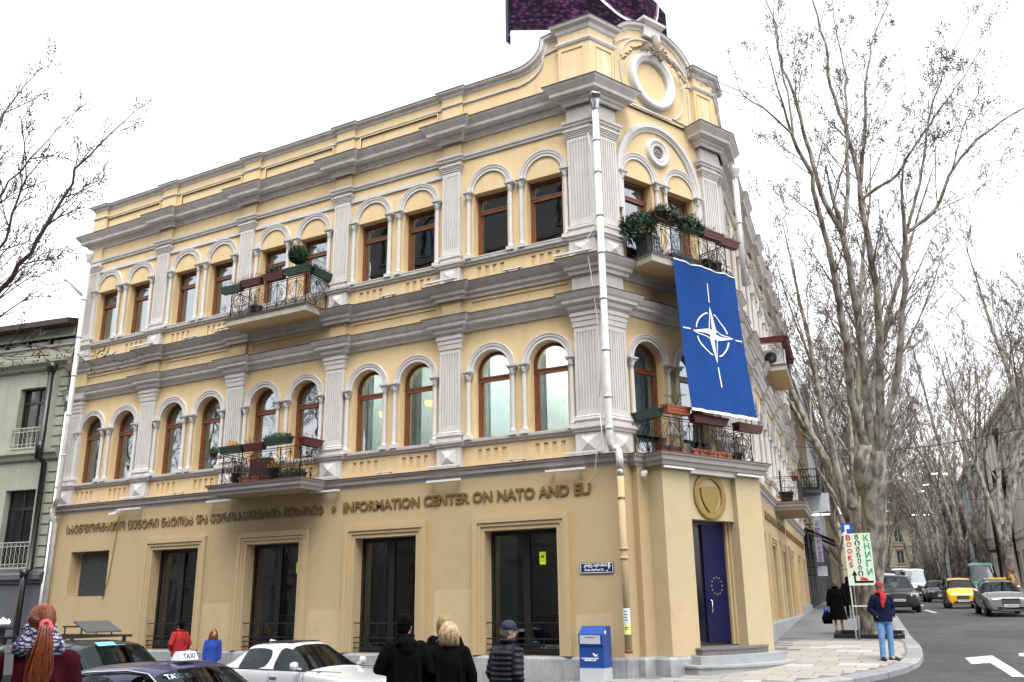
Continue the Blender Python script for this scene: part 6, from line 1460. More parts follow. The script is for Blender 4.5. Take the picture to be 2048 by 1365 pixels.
for k in range(11):
    p = cr + dCv * ([41, 53, 69, 80, 92, 103, 114, 124, 133, 142, 150][k] + rt.uniform(-1, 1))
    tree(V[(k * 5 + 2) % 4], (p.x, p.y, Zg(p.x, p.y)), [2.2, .6, 4.0, 1.5][k % 4] + rt.uniform(-.3, .3), 'bare plane tree on the far pavement, %s from the right' % nm[k], 'plane trees along the far pavement', rt.uniform(1.0, 1.15))
p = cr + dCv * 26 + nR * .4
tree(V[3], (p.x, p.y, Zg(p.x, p.y)), 3.4, 'bare plane tree just outside the right edge leaning its limbs into the picture', 'plane trees along the far pavement', 1.05)
for k in range(6):      # second rank at the far end closing the view
    p = cl + dCv * (92 + 6 * k) + nR * (k * 3.1 - 3)
    tree(V[k % 4], (p.x, p.y, Zg(p.x, p.y)), k, 'distant bare tree closing the end of the street, %s from the left' % nm[k], 'distant trees at the street end', .95)
# trees across the junction, mirrored in the left windows
for k, (x, y) in enumerate(((-24, -22), (-33, -24), (-42, -23), (-52, -25), (-29, -31), (-62, -24))):
    tree(V[k % 4], (x, y, 0), k * 1.3, 'bare plane tree across the junction mirrored in the windows, %s' % nm[k], 'mirrored plane trees', 1.1)
# ================================================================ vehicles
M_rub = mat('tyre_rubber', (.012, .012, .012), .85); M_rim = mat('wheel_rim', (.30, .30, .31), .35, .1, metal=.8); M_chr = mat('chrome', (.75, .75, .75), .15, .02, metal=1)
M_cg = glass('car_glass', (.30, .38, .37), .0, mul=.75); M_seat = mat('seat_fabric', (.03, .03, .032), .9); M_hl = mat('headlight_glass', (.38, .40, .43), .12, .06, 30, coat=1); M_pl = mat('plate_white', (.55, .56, .58), .4)
def paint(name, c, metal=0.0): return mat(name, c, .30, .03, 2, coat=.6, metal=metal)
def split_mats(me, names, mats, parent, smooth=True):
    """separate a mesh into one object per connected island of each material"""
    bm = bmesh.new(); bm.from_mesh(me); bm.faces.ensure_lookup_table(); seen = set()
    for f0 in bm.faces:
        if f0.index in seen: continue
        k = f0.material_index; st = [f0]; isl = []; seen.add(f0.index)
        while st:
            f = st.pop(); isl.append(f)
            for e in f.edges:
                for g in e.link_faces:
                    if g.index not in seen and g.material_index == k: seen.add(g.index); st.append(g)
        vm = {}; vs = []; fs = []
        for f in isl:
            q = []
            for v in f.verts:
                if v.index not in vm: vm[v.index] = len(vs); vs.append(tuple(v.co))
                q.append(vm[v.index])
            fs.append(q)
        w = MB(); w.smooth = smooth; w.add(vs, fs); w.obj(names[k], mats[k], parent)
    bm.free()
def evalmesh(me, mods):
    o = bpy.data.objects.new('tmp', me); COL.objects.link(o)
    for ty, kw in mods:
        m = o.modifiers.new(ty, ty)
        for k, v in kw.items(): setattr(m, k, v)
    dg = bpy.context.evaluated_depsgraph_get(); dg.update(); r = bpy.data.meshes.new_from_object(o.evaluated_get(dg)); bpy.data.objects.remove(o, do_unlink=True); return r
def car(name, label, loc, rot, st, W_, pm, gf, gr_, glassrows, opts, cat='car', group=None):
    """st: stations front to rear (x, z_bottom, z_belt, z_top, roof half width); gf..: window faces"""
    t = thing(name, label, cat, loc, rot, group); h = W_ / 2; n = len(st); R_ = 10; vs = []; fs = []; mi = []
    for x, zb, zbelt, zt, wr, wf in st:
        w = h * wf; zb2 = zb + .10; zm = zb + (zbelt - zb) * .55
        row = [(0, zb), (w * .82, zb), (w * .965, zb2), (w, zm), (w * .985, zbelt - .08), (w * .955, zbelt), (wr, zt - .07 if zt - zbelt > .2 else zt - .02), (wr * .90, zt - .015), (wr * .5, zt + .012), (0, zt + .018)]
        for y, z in row: vs.append((x, y, z))
        for y, z in row: vs.append((x, -y, z))
    for i in range(n - 1):
        for sd_ in (0, 1):
            for r in range(R_ - 1):
                a = i * 20 + sd_ * 10 + r; b = a + 1; c = a + 21; d = a + 20; f = (a, b, c, d) if sd_ == 0 else (d, c, b, a); fs.append(f)
                g = 0
                if r == 5 and i in gf: g = 1
                if r >= 6 and i in gr_: g = 1
                mi.append(g)
    for i, rev in ((0, 0), (n - 1, 1)):
        for r in range(R_ - 1): a = i * 20 + r; b = a + 1; c = a + 11; d = a + 10; fs.append((a, d, c, b) if not rev else (a, b, c, d)); mi.append(0)
    me = bpy.data.meshes.new('shell'); me.from_pydata(vs, [], fs); me.materials.append(pm); me.materials.append(M_cg); me.polygons.foreach_set('material_index', mi)
    bm = bmesh.new(); bm.from_mesh(me); bmesh.ops.remove_doubles(bm, verts=bm.verts, dist=1e-5); bmesh.ops.recalc_face_normals(bm, faces=bm.faces); cl = bm.edges.layers.float.new('crease_edge')
    for e in bm.edges:
        ms = {f.material_index for f in e.link_faces}
        if len(ms) > 1: e[cl] = .75
        if all(abs(v.co.x - st[0][0]) < 1e-4 for v in e.verts) and len({round(f.normal.x, 1) for f in e.link_faces}) > 1: e[cl] = .6
        zz = [v.co.z for v in e.verts]
    bm.to_mesh(me); bm.free()
    me2 = evalmesh(me, [('SUBSURF', dict(levels=2, render_levels=2))]); split_mats(me2, ['body', 'window'], [pm, M_cg], t)
    # cabin
    zbelt = opts.get('zbelt', .9); cx0, cx1 = opts.get('cab', (.6, -1.2))
    w = MB(); w.box(cx1 + .05, cx0, -h * .80, h * .80, zbelt - .45, zbelt - .12); w.box(cx0 - .05, cx0 + .25, -h * .8, h * .8, zbelt - .3, zbelt - .02)
    for y in (-h * .42, h * .42):
        for x in (cx0 - .75, cx1 + .35):
            w.box(x - .12, x + .05, y - .24, y + .24, zbelt - .3, zbelt + .20); w.box(x - .10, x + .0, y - .12, y + .12, zbelt + .22, zbelt + .38)
    w.obj('seats', M_seat, t, kind=None)
    w = MB(); w.tube([(cx0 - .22 + .04 * sin(a), h * .42 * opts.get('lhd', 1) + .18 * cos(a), zbelt + .0 + .17 * sin(a)) for a in [2 * pi * k / 14 for k in range(15)]], .014, 6, False); w.obj('steering_wheel', M_black, t)
    for x in opts['wheels']:
        for s_ in (-1, 1):
            r = opts.get('wr', .32); w = MB(); K = 24; prof = [(r * .6, 0), (r * .94, 0), (r, .04), (r, .17), (r * .94, .21), (r * .6, .21)]; vs = []; fs = []
            for k in range(K):
                a = 2 * pi * k / K
                for q, yy in prof: vs.append((x + q * cos(a), s_ * (h - .20 + yy), r + q * sin(a)))
            for k in range(K):
                j = (k + 1) % K
                for i in range(5): fs.append((k * 6 + i, k * 6 + i + 1, j * 6 + i + 1, j * 6 + i))
            w.smooth = True; w.add(vs, fs); o = w.obj('wheel', M_rub, t)
            w = MB(); vs = [(x + r * .66 * cos(2 * pi * k / K), s_ * (h + .0), r + r * .66 * sin(2 * pi * k / K)) for k in range(K)]
            w.add(vs, [tuple(range(K))])
            for k in range(5):
                a = 2 * pi * k / 5; w.bar((x, s_ * (h + .012), r), (x + r * .6 * cos(a), s_ * (h + .012), r + r * .6 * sin(a)), .05, .02)
            w.cur = 1; w.add([(x + r * .6 * cos(a + d_), s_ * (h + .004), r + r * .6 * sin(a + d_)) for a, d_ in [(0, 0)]] , []) ; w.obj('rim', [M_rim, M_black], o)
            w = MB(); w.tube([(x + (r + .045) * cos(a), s_ * (h - .012), r + (r + .045) * sin(a)) for a in [pi * k / 14 - .12 for k in range(15)]], .03, 6, False); w.obj('wheel_arch', M_black, t)
    for s_ in (-1, 1):
        mx = opts.get('mir', (.55, .95)); w = MB(); w.bar((mx[0], s_ * (h - .04), mx[1] - .02), (mx[0], s_ * (h + .12), mx[1]), .04); c = (mx[0], s_ * (h + .15), mx[1] + .04); w.lathe(0, 0, [(.02, -.09), (.09, -.06), (.105, 0), (.09, .06), (.03, .08)], 12)
        for v in range(8, len(w.v)): x, y, z = w.v[v]; w.v[v] = (c[0] + x * .55, c[1] + y * 1.05, c[2] + z)
        w.obj('side_mirror', opts.get('mirm', pm), t)
    if 'doors' in opts:
        w = MB()
        for x in opts['doors']:
            for s_ in (-1, 1): w.tube([(x, s_ * h * .955, zbelt - .03), (x + .02, s_ * h * .985, zbelt - .12), (x + .03, s_ * h * .998, zbelt - .4), (x + .01, s_ * h * .985, .30)], .006, 4)
        for s_ in (-1, 1): w.tube([(opts['doors'][0] + .9, s_ * h * .93, zbelt + .0), (0, s_ * h * .948, zbelt + .012), (opts['doors'][-1] - .5, s_ * h * .94, zbelt + .03)], .009, 4)
        w.obj('door_seams', M_black, t, kind='stuff')
        for x in opts['doors'][1:]:
            for s_ in (-1, 1): w = MB(); w.bar((x + .06, s_ * (h * .995), zbelt - .13), (x + .24, s_ * (h * .995), zbelt - .13), .02, .03); w.obj('door_handle', M_chr, t)
    fx = opts['fx']; nose = MB(); zb = opts.get('nz', (.30, .50, .62, .75))
    # front: grille, lights, plate
    if opts.get('front', True):
        w = MB(); w.box(fx - .02, fx + .02, -h * .38, h * .38, zb[2] - .06, zb[3] - .02); w.obj('grille', M_black, t)
        w = MB(); [w.box(fx + .02, fx + .03, -h * .36, h * .36, z, z + .018) for z in [zb[2] - .03 + .05 * k for k in range(3)]]; w.obj('grille_bars', M_chr, t, kind='stuff')
        w = MB(); w.box(fx - .05, fx + .01, -h * .6, h * .6, zb[0] - .04, zb[0] + .08); w.obj('air_intake', M_black, t)
        w = MB(); w.box(fx + .03, fx + .045, -.26, .26, zb[1] - .08, zb[1] + .03); o = w.obj('number_plate', M_pl, t); w = MB(); [w.box(fx + .045, fx + .048, -.2 + k * .065, -.165 + k * .065, zb[1] - .055, zb[1] + .005) for k in range(7)]; w.obj('plate_print', M_black, o, kind='stuff')
        for s_ in (-1, 1):
            w = MB(); y0, y1 = h * .56, h * .93; w.add([(fx - .02, s_ * y0, zb[3] - .13), (fx - .10, s_ * y1, zb[3] - .13), (fx - .13, s_ * y1, zb[3] + .0), (fx - .03, s_ * y0, zb[3] + .01), (fx - .25, s_ * y0, zb[3] - .13), (fx - .35, s_ * y1, zb[3] - .13), (fx - .35, s_ * y1, zb[3]), (fx - .25, s_ * y0, zb[3])], [(0, 1, 2, 3), (1, 5, 6, 2), (3, 2, 6, 7)]); w.obj('headlight', M_hl, t)
    return t
def sedan(L=4.5, H=1.43, belt=.92, hood=.86, W_=1.76):
    hf = L / 2
    return [(hf + .02, .26, .62, .71, .66, .88), (hf - .02, .22, .66, .75, .70, .93), (hf - .10, .20, .70, .78, .72, .96), (hf - .45, .20, .76, .80, .73, .99), (hf - .8, .20, .82, .82, .74, 1), (.80, .20, belt - .02, hood + .05, .72, 1), (.72, .20, belt, hood + .09, .70, 1), (.05, .20, belt + .01, H - .05, .56, 1), (-.05, .20, belt + .01, H - .02, .56, 1), (-.22, .20, belt + .01, H, .565, 1), (-.32, .20, belt + .01, H, .565, 1), (-1.05, .20, belt + .02, H - .035, .55, 1), (-1.13, .20, belt + .02, H - .06, .545, 1), (-1.62, .22, belt + .03, belt + .10, .62, .99), (-1.72, .22, belt + .03, belt + .08, .68, .98), (-hf + .10, .26, belt - .06, belt + .04, .68, .93), (-hf, .32, belt - .2, belt - .12, .60, .84)]
SG_F = {6, 7, 8, 10, 11}; SG_R = {6, 12}
def road(x, y): return Zg(x, y) - .12
M_bluep = paint('dark_blue_taxi_paint', (.006, .008, .07), .1); M_whp = paint('white_car_paint', (.50, .515, .53)); M_dgp = paint('black_green_paint', (.012, .018, .018), .3)
M_brp = paint('dark_brown_grey_paint', (.05, .045, .045), .5); M_blk = paint('black_car_paint', (.010, .010, .016)); M_yel_p = paint('yellow_car_paint', (.62, .33, .01)); M_sil = paint('silver_car_paint', (.32, .33, .34), .7)
def put_car(fn, x, y, rot=0): return (x, y, road(x, y))
so = dict(doors=(.62, -.27, -1.15), zbelt=.92, nz=(.32, .47, .58, .75), fx=2.31, wheels=(1.38, -1.32), mir=(.55, .98), cab=(.62, -1.15))
TX = (0.55, -12.55)
t = car('taxi', 'dark blue taxi with a white roof sign in the foreground', put_car(0, *TX), radians(2), sedan(4.5, 1.46), 1.74, M_bluep, SG_F, SG_R, 0, so, 'taxi')
w = MB(); w.add([(x, y, z) for x, y, z in ((-.07, -.125, 0), (.07, -.125, 0), (.07, .125, 0), (-.07, .125, 0), (-.045, -.095, .085), (.045, -.095, .085), (.045, .095, .085), (-.045, .095, .085))], [(0, 1, 5, 4), (1, 2, 6, 5), (2, 3, 7, 6), (3, 0, 4, 7), (4, 5, 6, 7)])
o = w.obj('roof_sign', mat('white_taxi_sign', (.75, .77, .8), .4), t); o.location = (-.12, .0, 1.485)
def txt_on(txt, size, m, par, loc, rz, tilt=0, bold=.004, rx=0):
    me = text_mesh(txt, size, .003, m, 1, bold, 'CENTER'); o = link('lettering', me, par); o.matrix_local = Matrix.Translation(Vector(loc)) @ Matrix.Rotation(rz, 4, 'Z') @ Matrix.Rotation(tilt, 4, 'X'); return o
txt_on('TAXI', .072, M_navy, o, (.065, 0, .016), pi / 2, -.30, .003)
txt_on('TAXI', .10, mat('pale_blue_film', (.55, .68, .85), .4), t, (.16, -.36, 1.335), pi / 2, -.95, .003)
w = MB(); w.add([(.19, -.5, 1.33), (.62, -.62, 1.06), (.62, .62, 1.06), (.19, .5, 1.33)], [(0, 1, 2, 3)]) if False else None
w = MB(); w.tube([(.66, -.66, 1.00), (.30, -.60, 1.22), (.0, -.565, 1.385), (-.3, -.56, 1.41), (-.9, -.56, 1.38), (-1.3, -.60, 1.22), (-1.55, -.66, 1.06)], .012, 6); w.obj('window_trim', M_chr, t)
for x in (.46,): w = MB(); w.bar((x, -.75, .95), (x - .42, -.66, 1.33), .02); w.obj('quarter_bar', M_black, t)
# white sedan
BW = (-4.75, -4.7)
t = car('white_sedan', 'white sedan with a sunroof parked behind the dark blue taxi', put_car(0, *BW), 0, sedan(4.55, 1.42, .90, .86), 1.80, M_whp, SG_F, SG_R, 0, so, 'car')
w = MB(); w.box(-.85, -.1, -.42, .42, 1.424, 1.438); w.obj('sunroof', M_black, t)
w = MB(); w.add([(-1.1, -.03, 1.40), (-.92, -.04, 1.43), (-.92, .04, 1.43), (-1.1, .03, 1.40), (-1.08, 0, 1.47)], [(0, 1, 4), (1, 2, 4), (2, 3, 4), (3, 0, 4)]); w.obj('antenna', M_whp, t)
# dark suv with roof rack
def suv(L=4.6, H=1.74, belt=1.08, hood=1.02):
    hf = L / 2
    return [(hf + .02, .32, .74, .86, .70, .88), (hf - .03, .26, .80, .90, .72, .94), (hf - .12, .26, .85, .94, .74, .97), (hf - .45, .25, .92, .97, .76, 1), (1.15, .25, 1.0, hood, .76, 1), (.92, .25, belt, hood + .06, .74, 1), (.84, .25, belt, hood + .10, .72, 1), (.15, .25, belt, H - .05, .60, 1), (.05, .25, belt, H - .02, .60, 1), (-.2, .25, belt, H, .605, 1), (-.3, .25, belt, H, .605, 1), (-1.15, .25, belt, H - .01, .60, 1), (-1.25, .25, belt, H - .01, .60, 1), (-1.85, .25, belt + .02, H - .05, .58, .99), (-1.95, .25, belt + .02, H - .10, .58, .99), (-2.18, .28, belt, belt + .08, .64, .96), (-hf, .34, belt - .2, belt - .1, .6, .9)]
su = dict(doors=(.75, -.25, -1.2), fx=2.36, wheels=(1.42, -1.38), mir=(.66, 1.13), cab=(.75, -1.5), zbelt=1.05, wr=.36, nz=(.42, .62, .74, .90))
SV = (-3.9, -10.2)
t = car('dark_suv', 'dark off-road car carrying a roof rack with a propped panel', put_car(0, *SV), radians(2), suv(), 1.80, M_dgp, {6, 7, 8, 10, 11, 12, 13}, {6, 14}, 0, dict(su, mirm=M_chr), 'car')
w = MB()
for y in (-.58, .58):
    w.bar((-1.75, y, 1.80), (-.15, y, 1.80), .035); w.bar((-1.75, y, 1.93), (-.55, y, 1.93), .022)
    for x in (-1.7, -1.3, -.95, -.6): w.bar((x, y, 1.80), (x, y, 1.93), .018)
    for x in (-1.5, -.3): w.bar((x, y, 1.70), (x, y, 1.80), .04)
for k in range(9): w.bar((-1.7 + .19 * k, -.58, 1.80), (-1.7 + .19 * k, .58, 1.80), .022)
w.obj('roof_rack', M_iron, t)
t2 = thing('propped_panel', 'dark flat panel tilted up on the roof rack of the off-road car', 'panel', (SV[0] - .35, SV[1], road(*SV) + 1.83), radians(2))
w = MB(); w.add([(-.10, -.26, .20), (-.10, .36, .20), (.22, .36, .05), (.22, -.26, .05), (-.10, -.26, .18), (-.10, .36, .18), (.22, .36, .03), (.22, -.26, .03)], [(0, 3, 2, 1), (4, 5, 6, 7), (0, 1, 5, 4), (1, 2, 6, 5), (2, 3, 7, 6), (3, 0, 4, 7)]); w.obj('sheet', mat('slate_panel', (.07, .07, .075), .55, .1), t2)
w = MB(); w.box(.30, .31, -.22, .08, 1.69, 1.70); w.add([(.12, -.30, 1.735), (.12, .02, 1.735), (.22, .02, 1.685), (.22, -.30, 1.685)], [(0, 1, 2, 3)]); w.obj('screen_sticker', mat('cyan_sticker', (.20, .55, .65), .4), t)
# cars down the street, facing the camera
def face(p, extra=0.0): return FC[1] + pi + extra
def at(u, D): p = GD(u, D); return p.x, p.y
def front_car(u, D, fn, W_, pm, F1, F2, opt, name, label, extra=0.0, cat='car', **kw):
    x, y = at(u, D); rz = face(None, extra); d = Vector((cos(rz), sin(rz))); c = Vector((x, y)) - d * opt['fx']
    t = car(name, label, (c.x, c.y, road(x, y)), rz, fn, W_, pm, F1, F2, 0, opt, cat, **kw)
    sl = (road(x + d.x, y + d.y) - road(x - d.x, y - d.y)) / 2; t.rotation_euler = (0, -math.atan(sl), rz); t.location.z = road(x, y) - sl * opt['fx']; return t
t = front_car(2022, 36, sedan(4.6, 1.42, .90, .86), 1.72, M_sil, SG_F, SG_R, so, 'silver_sedan', 'silver sedan with a chrome grille driving towards the junction', .03)
w = MB(); w.box(-.3, -.1, -.35, .35, 1.46, 1.54); w.obj('roof_bar', mat('yellow_roof_bar', (.5, .3, .03), .5), t)
w = MB(); w.box(-.9, .1, -.55, -.5, 1.45, 1.48); w.box(-.9, .1, .5, .55, 1.45, 1.48); w.obj('roof_rail', M_iron, t)
def smart_st():
    return [(1.25, .24, .56, .66, .55, .85), (1.20, .20, .66, .76, .62, .94), (1.02, .20, .82, .88, .66, .99), (.92, .20, .92, .98, .66, 1), (.86, .20, .94, 1.02, .66, 1), (.32, .20, .96, 1.46, .56, 1), (.22, .20, .96, 1.50, .56, 1), (-.35, .20, .97, 1.54, .56, 1), (-.45, .20, .97, 1.54, .56, 1), (-.95, .20, .98, 1.48, .55, .99), (-1.05, .20, .98, 1.42, .55, .98), (-1.2, .22, .9, 1.02, .6, .95), (-1.27, .28, .7, .85, .58, .9)]
sm_o = dict(fx=1.25, wheels=(.86, -.90), mir=(.62, 1.0), cab=(.7, -.7), zbelt=.95, wr=.30, nz=(.30, .42, .50, .66), mirm=M_black)
t = front_car(1928, 46, smart_st(), 1.52, M_yel_p, {4, 5, 6, 8}, {4, 10}, sm_o, 'city_car', 'small yellow and black two-seat city car on the street', .02)
w = MB()
for s_ in (-1, 1):
    w.tube([(.90, s_ * .69, 1.0), (.34, s_ * .60, 1.46), (-.4, s_ * .60, 1.55), (-1.0, s_ * .60, 1.45), (-1.05, s_ * .72, .9), (-.5, s_ * .765, .45), (.3, s_ * .765, .40)], .045, 8)
    w.box(-.2, .85, min(s_ * .745, s_ * .775), max(s_ * .745, s_ * .775), .22, .95)
w.obj('cell_frame', M_black, t)
t = front_car(1800, 42, suv(4.5, 1.72, 1.02, .98), 1.82, M_brp, {6, 7, 8, 10, 11, 12, 13}, {6, 14}, dict(su, fx=2.31), 'brown_suv', 'dark brown off-road car behind the man in the red cap', .02)
w = MB(); w.box(.35, .37, -.2, .1, 1.25, 1.40); w.obj('dashboard_paper', M_wht, t)
t = front_car(1886, 60, sedan(4.2, 1.44, .90, .88), 1.70, M_blk, SG_F, SG_R, dict(so, fx=2.16, wheels=(1.25, -1.25)), 'black_hatchback', 'black hatchback between the brown off-road car and the yellow one', .05)
def van_st(H=2.4):
    return [(2.6, .34, .8, .95, .62, .85), (2.52, .28, .95, 1.08, .72, .95), (2.1, .26, 1.12, 1.22, .80, 1), (1.95, .26, 1.18, 1.30, .80, 1), (1.35, .26, 1.2, H - .15, .76, 1), (1.2, .26, 1.2, H - .03, .76, 1), (.3, .26, 1.2, H, .78, 1), (.2, .26, 1.2, H, .78, 1), (-2.3, .26, 1.2, H, .78, 1), (-2.5, .3, 1.2, H - .1, .76, .98), (-2.55, .34, 1.1, H - .2, .74, .96)]
vo = dict(fx=2.6, wheels=(1.7, -1.6), mir=(1.7, 1.35), cab=(1.7, .2), zbelt=1.2, wr=.34, nz=(.42, .62, .76, .95))
front_car(1838, 66, van_st(), 1.95, M_whp, {3, 4, 5}, {3}, vo, 'white_van', 'white van with a broad windscreen behind the black hatchback', .03, 'van')
front_car(1812, 78, van_st(2.7), 1.95, M_whp, {3, 4, 5}, {3}, vo, 'white_box_van', 'taller white van, second in the row of vans', .03, 'van')
front_car(1780, 70, van_st(2.15), 1.85, M_whp, {3, 4, 5}, {3}, vo, 'white_minivan', 'white van partly hidden behind the brown off-road car', .03, 'van')
M_grv = paint('green_van_paint', (.01, .16, .10))
front_car(1972, 58, van_st(2.55), 2.0, M_grv, {3, 4, 5}, {3}, vo, 'green_minibus', 'green minibus parked behind the yellow city car', -.12, 'van')
front_car(1915, 74, sedan(4.3, 1.45), 1.72, M_blk, SG_F, SG_R, so, 'dark_sedan', 'dark sedan just showing behind the yellow city car', .03)
front_car(2010, 45, sedan(4.4, 1.5), 1.72, M_sil, SG_F, SG_R, so, 'grey_sedan', 'grey car just behind the silver sedan', .03)

# ================================================================ people
M_skin = mat('skin', (.50, .27, .19), .55, .08, 12); M_blackc = mat('black_wool', (.003, .003, .0035), 1.0, .4, 30, spec=.08); M_navyc = mat('navy_knit', (.005, .007, .025), .95, .3, 30, spec=.15)
M_jean = mat('blue_jeans', (.10, .22, .42), .85, .30, 9, .1, 80); M_shoe = mat('black_shoe', (.01, .01, .01), .5); M_redc = mat('red_cloth', (.33, .010, .013), .85, .25, 14); M_mar = mat('maroon_coat', (.040, .003, .008), .95, .25, 20, spec=.12)
def ell(w, c, r, n=12):
    prof = [(max(.001, cos(a)), sin(a)) for a in [-pi / 2 + pi * k / 10 for k in range(11)]]; b = len(w.v); w.lathe(0, 0, prof, n)
    for i in range(b, len(w.v)): x, y, z = w.v[i]; w.v[i] = (c[0] + x * r[0], c[1] + y * r[1], c[2] + z * r[2])
def loft(w, secs, n=18):
    vs = []; fs = []
    for cx, cy, z, rx, ry in secs:
        for k in range(n): a = 2 * pi * k / n; vs.append((cx + rx * cos(a), cy + ry * sin(a), z))
    m = len(secs)
    for i in range(m - 1):
        for k in range(n): j = (k + 1) % n; fs.append((i * n + k, i * n + j, (i + 1) * n + j, (i + 1) * n + k))
    fs.append(tuple(range(n - 1, -1, -1))); fs.append(tuple((m - 1) * n + k for k in range(n))); w.smooth = True; w.add(vs, fs)
def fuse(w, name, m, par, vox=.02, sm=6):
    me = w.mesh('t', m); me = evalmesh(me, [('REMESH', dict(mode='VOXEL', voxel_size=vox)), ('SMOOTH', dict(iterations=sm, factor=.5))]); me.materials.clear(); me.materials.append(m)
    me.polygons.foreach_set('use_smooth', [True] * len(me.polygons)); return link(name, me, par)
def hand(w, p, d, side, r=1.0, curl=.5):
    """palm with five fingers at wrist p pointing along d"""
    p = Vector(p); d = Vector(d).normalized(); s = d.cross(Vector((0, 1, 0))); s = s.normalized() if s.length > .1 else Vector((1, 0, 0)); nrm_ = s.cross(d)
    w.tube([p, p + d * .04, p + d * .085], [.026 * r, .034 * r, .030 * r], 8)
    for k, L in enumerate((.065, .075, .07, .055)):
        b = p + d * .08 + nrm_ * (k - 1.5) * .018 * r; w.tube([b, b + d * L * .5 + s * .01 * side, b + d * L * .8 + s * L * curl * side], [.0085, .008, .0065], 5)
    b = p + d * .03 + nrm_ * -.032 * r; w.tube([b, b + d * .03 - nrm_ * .02, b + d * .06 - nrm_ * .015], [.011, .010, .008], 5)
def person(label, loc, face_, H, S):
    """local front = +y. S: clothing spec"""
    t = thing('person', label, 'person', loc, face_ - pi / 2); k = H / 1.75; lean = S.get('lean', 0)
    body = MB(); body.smooth = True
    hx, hy = S.get('head', (0, 0)); tw_ = S.get('turn', 0); hz = H - .115 * k
    ell(body, (hx, hy + .0, hz), (.074 * k, .092 * k, .112 * k), 16)
    fd = Vector((sin(tw_), cos(tw_))); sdv = Vector((cos(tw_), -sin(tw_)))
    def hp(f, s, z): return (hx + fd.x * f * k + sdv.x * s * k, hy + fd.y * f * k + sdv.y * s * k, hz + z * k)
    ell(body, hp(.035, 0, -.062), (.052 * k, .052 * k, .05 * k), 12)
    body.tube([hp(.085, 0, .01), hp(.105, 0, -.018), hp(.112, 0, -.032), hp(.088, 0, -.036)], [.008, .012, .014, .008], 6)
    for s in (-1, 1): ell(body, hp(-.005, s * (.076 if not (S.get('hair') or ('', 0))[0] in ('ponytail', 'bob', 'long') else .06), -.01), (.014, .020, .032), 8)
    body.tube([hp(.088, -.022, -.058), hp(.094, 0, -.057), hp(.088, .022, -.058)], [.005, .008, .005], 5)
    body.tube([(hx, hy - .01, hz - .06 * k), (hx * .5, hy * .5 - .01, H - .27 * k), (0, -.01, H - .34 * k)], [.055 * k, .055 * k, .07 * k], 12)
    sh = S.get('shoulder', .19) * k; sz = H - .32 * k; hipz = H * .53
    loft(body, [(0, 0, hipz - .06, .14 * k, .10 * k), (0, 0, hipz + .05, .155 * k, .11 * k), (0, 0, hipz + .22 * k, .135 * k, .10 * k), (0, lean * .5, sz - .14, .15 * k, .105 * k), (0, lean * .5, sz - .06, sh * .66, .085 * k), (0, lean * .5, sz + .02 * k, .055 * k, .05 * k)])
    AR = S['arms']; LG = S.get('legs', [((-.09, 0, hipz), (-.10, .01, H * .285), (-.10, 0, .09)), ((.09, 0, hipz), (.10, .01, H * .285), (.10, 0, .09))])
    for i, (a, b, c) in enumerate(AR): body.tube([(a[0] * .8, a[1], a[2] - .07 * k), b, c], [.045 * k, .042 * k, .028 * k], 8)
    for a, b, c in LG: body.tube([a, b, c], [.08 * k, .055 * k, .038 * k], 10); body.tube([c, (c[0], c[1] + .10, .045)], [.04, .035], 8)
    for i in S.get('hands', ()): 
        a, b, c = AR[i]; d = Vector(c) - Vector(b); hand(body, c, d, 1 if i else -1, k)
    o = fuse(body, 'body', M_skin, t, .0125, 2)
    eye = MB()
    for s in (-1, 1): ell(eye, hp(.083, s * .028, .012), (.010, .010, .007), 8)
    eye.obj('eyes', mat('eye_dark', (.02, .015, .012), .3), t)
    # coat / jacket
    hem = S.get('hem', hipz - .12); cw = S.get('cw', 1.0); co = MB(); co.smooth = True; fl_ = S.get('flare', 1.0)
    loft(co, [(0, 0, hem, .19 * k * cw * fl_, .145 * k * cw * fl_), (0, 0, (hem + hipz) / 2 if hem < hipz - .15 else hem + .03, .188 * k * cw * (1 + (fl_ - 1) * .5), .145 * k * cw * (1 + (fl_ - 1) * .4)), (0, 0, max(hipz, hem + .05), .18 * k * cw, .14 * k * cw), (0, lean * .2, hipz + .20 * k, .168 * k * cw, .130 * k * cw), (0, lean * .5, sz - .14 * k, .180 * k * cw, .138 * k * cw), (0, lean * .5, sz - .06 * k, sh * .86 * cw, .115 * k * cw), (0, lean * .5, sz - .0 * k, sh * .66 * cw, .095 * k * cw), (0, lean * .5, sz + .04 * k, sh * .46, .080 * k), (0, lean * .5, sz + .085 * k, .072 * k, .068 * k)])
    for a, b, c in AR:
        a = Vector(a); a.x *= .90; a.z -= .035 * k; ell(co, a + Vector((0, 0, -.005)), (.080 * k * cw, .078 * k * cw, .080 * k * cw), 12)
        c2_ = Vector(b).lerp(Vector(c), .94); co.tube([Vector(a), Vector(a).lerp(Vector(b), .5), b, c2_], [.076 * k * cw, .070 * k * cw, .060 * k * cw, .046 * k * cw], 12)
    if S.get('collar'): co.tube([(.085 * cos(a) * k, .075 * sin(a) * k + lean * .5, sz + .085 * k + S.get('colz', 0)) for a in [2 * pi * q / 14 for q in range(15)]], .035 * k, 8, False)
    if S.get('hood'): ell(co, (0, -.10, sz + .01), (.13, .085, .075), 12); ell(co, (0, -.13, sz - .05), (.09, .06, .09), 10)
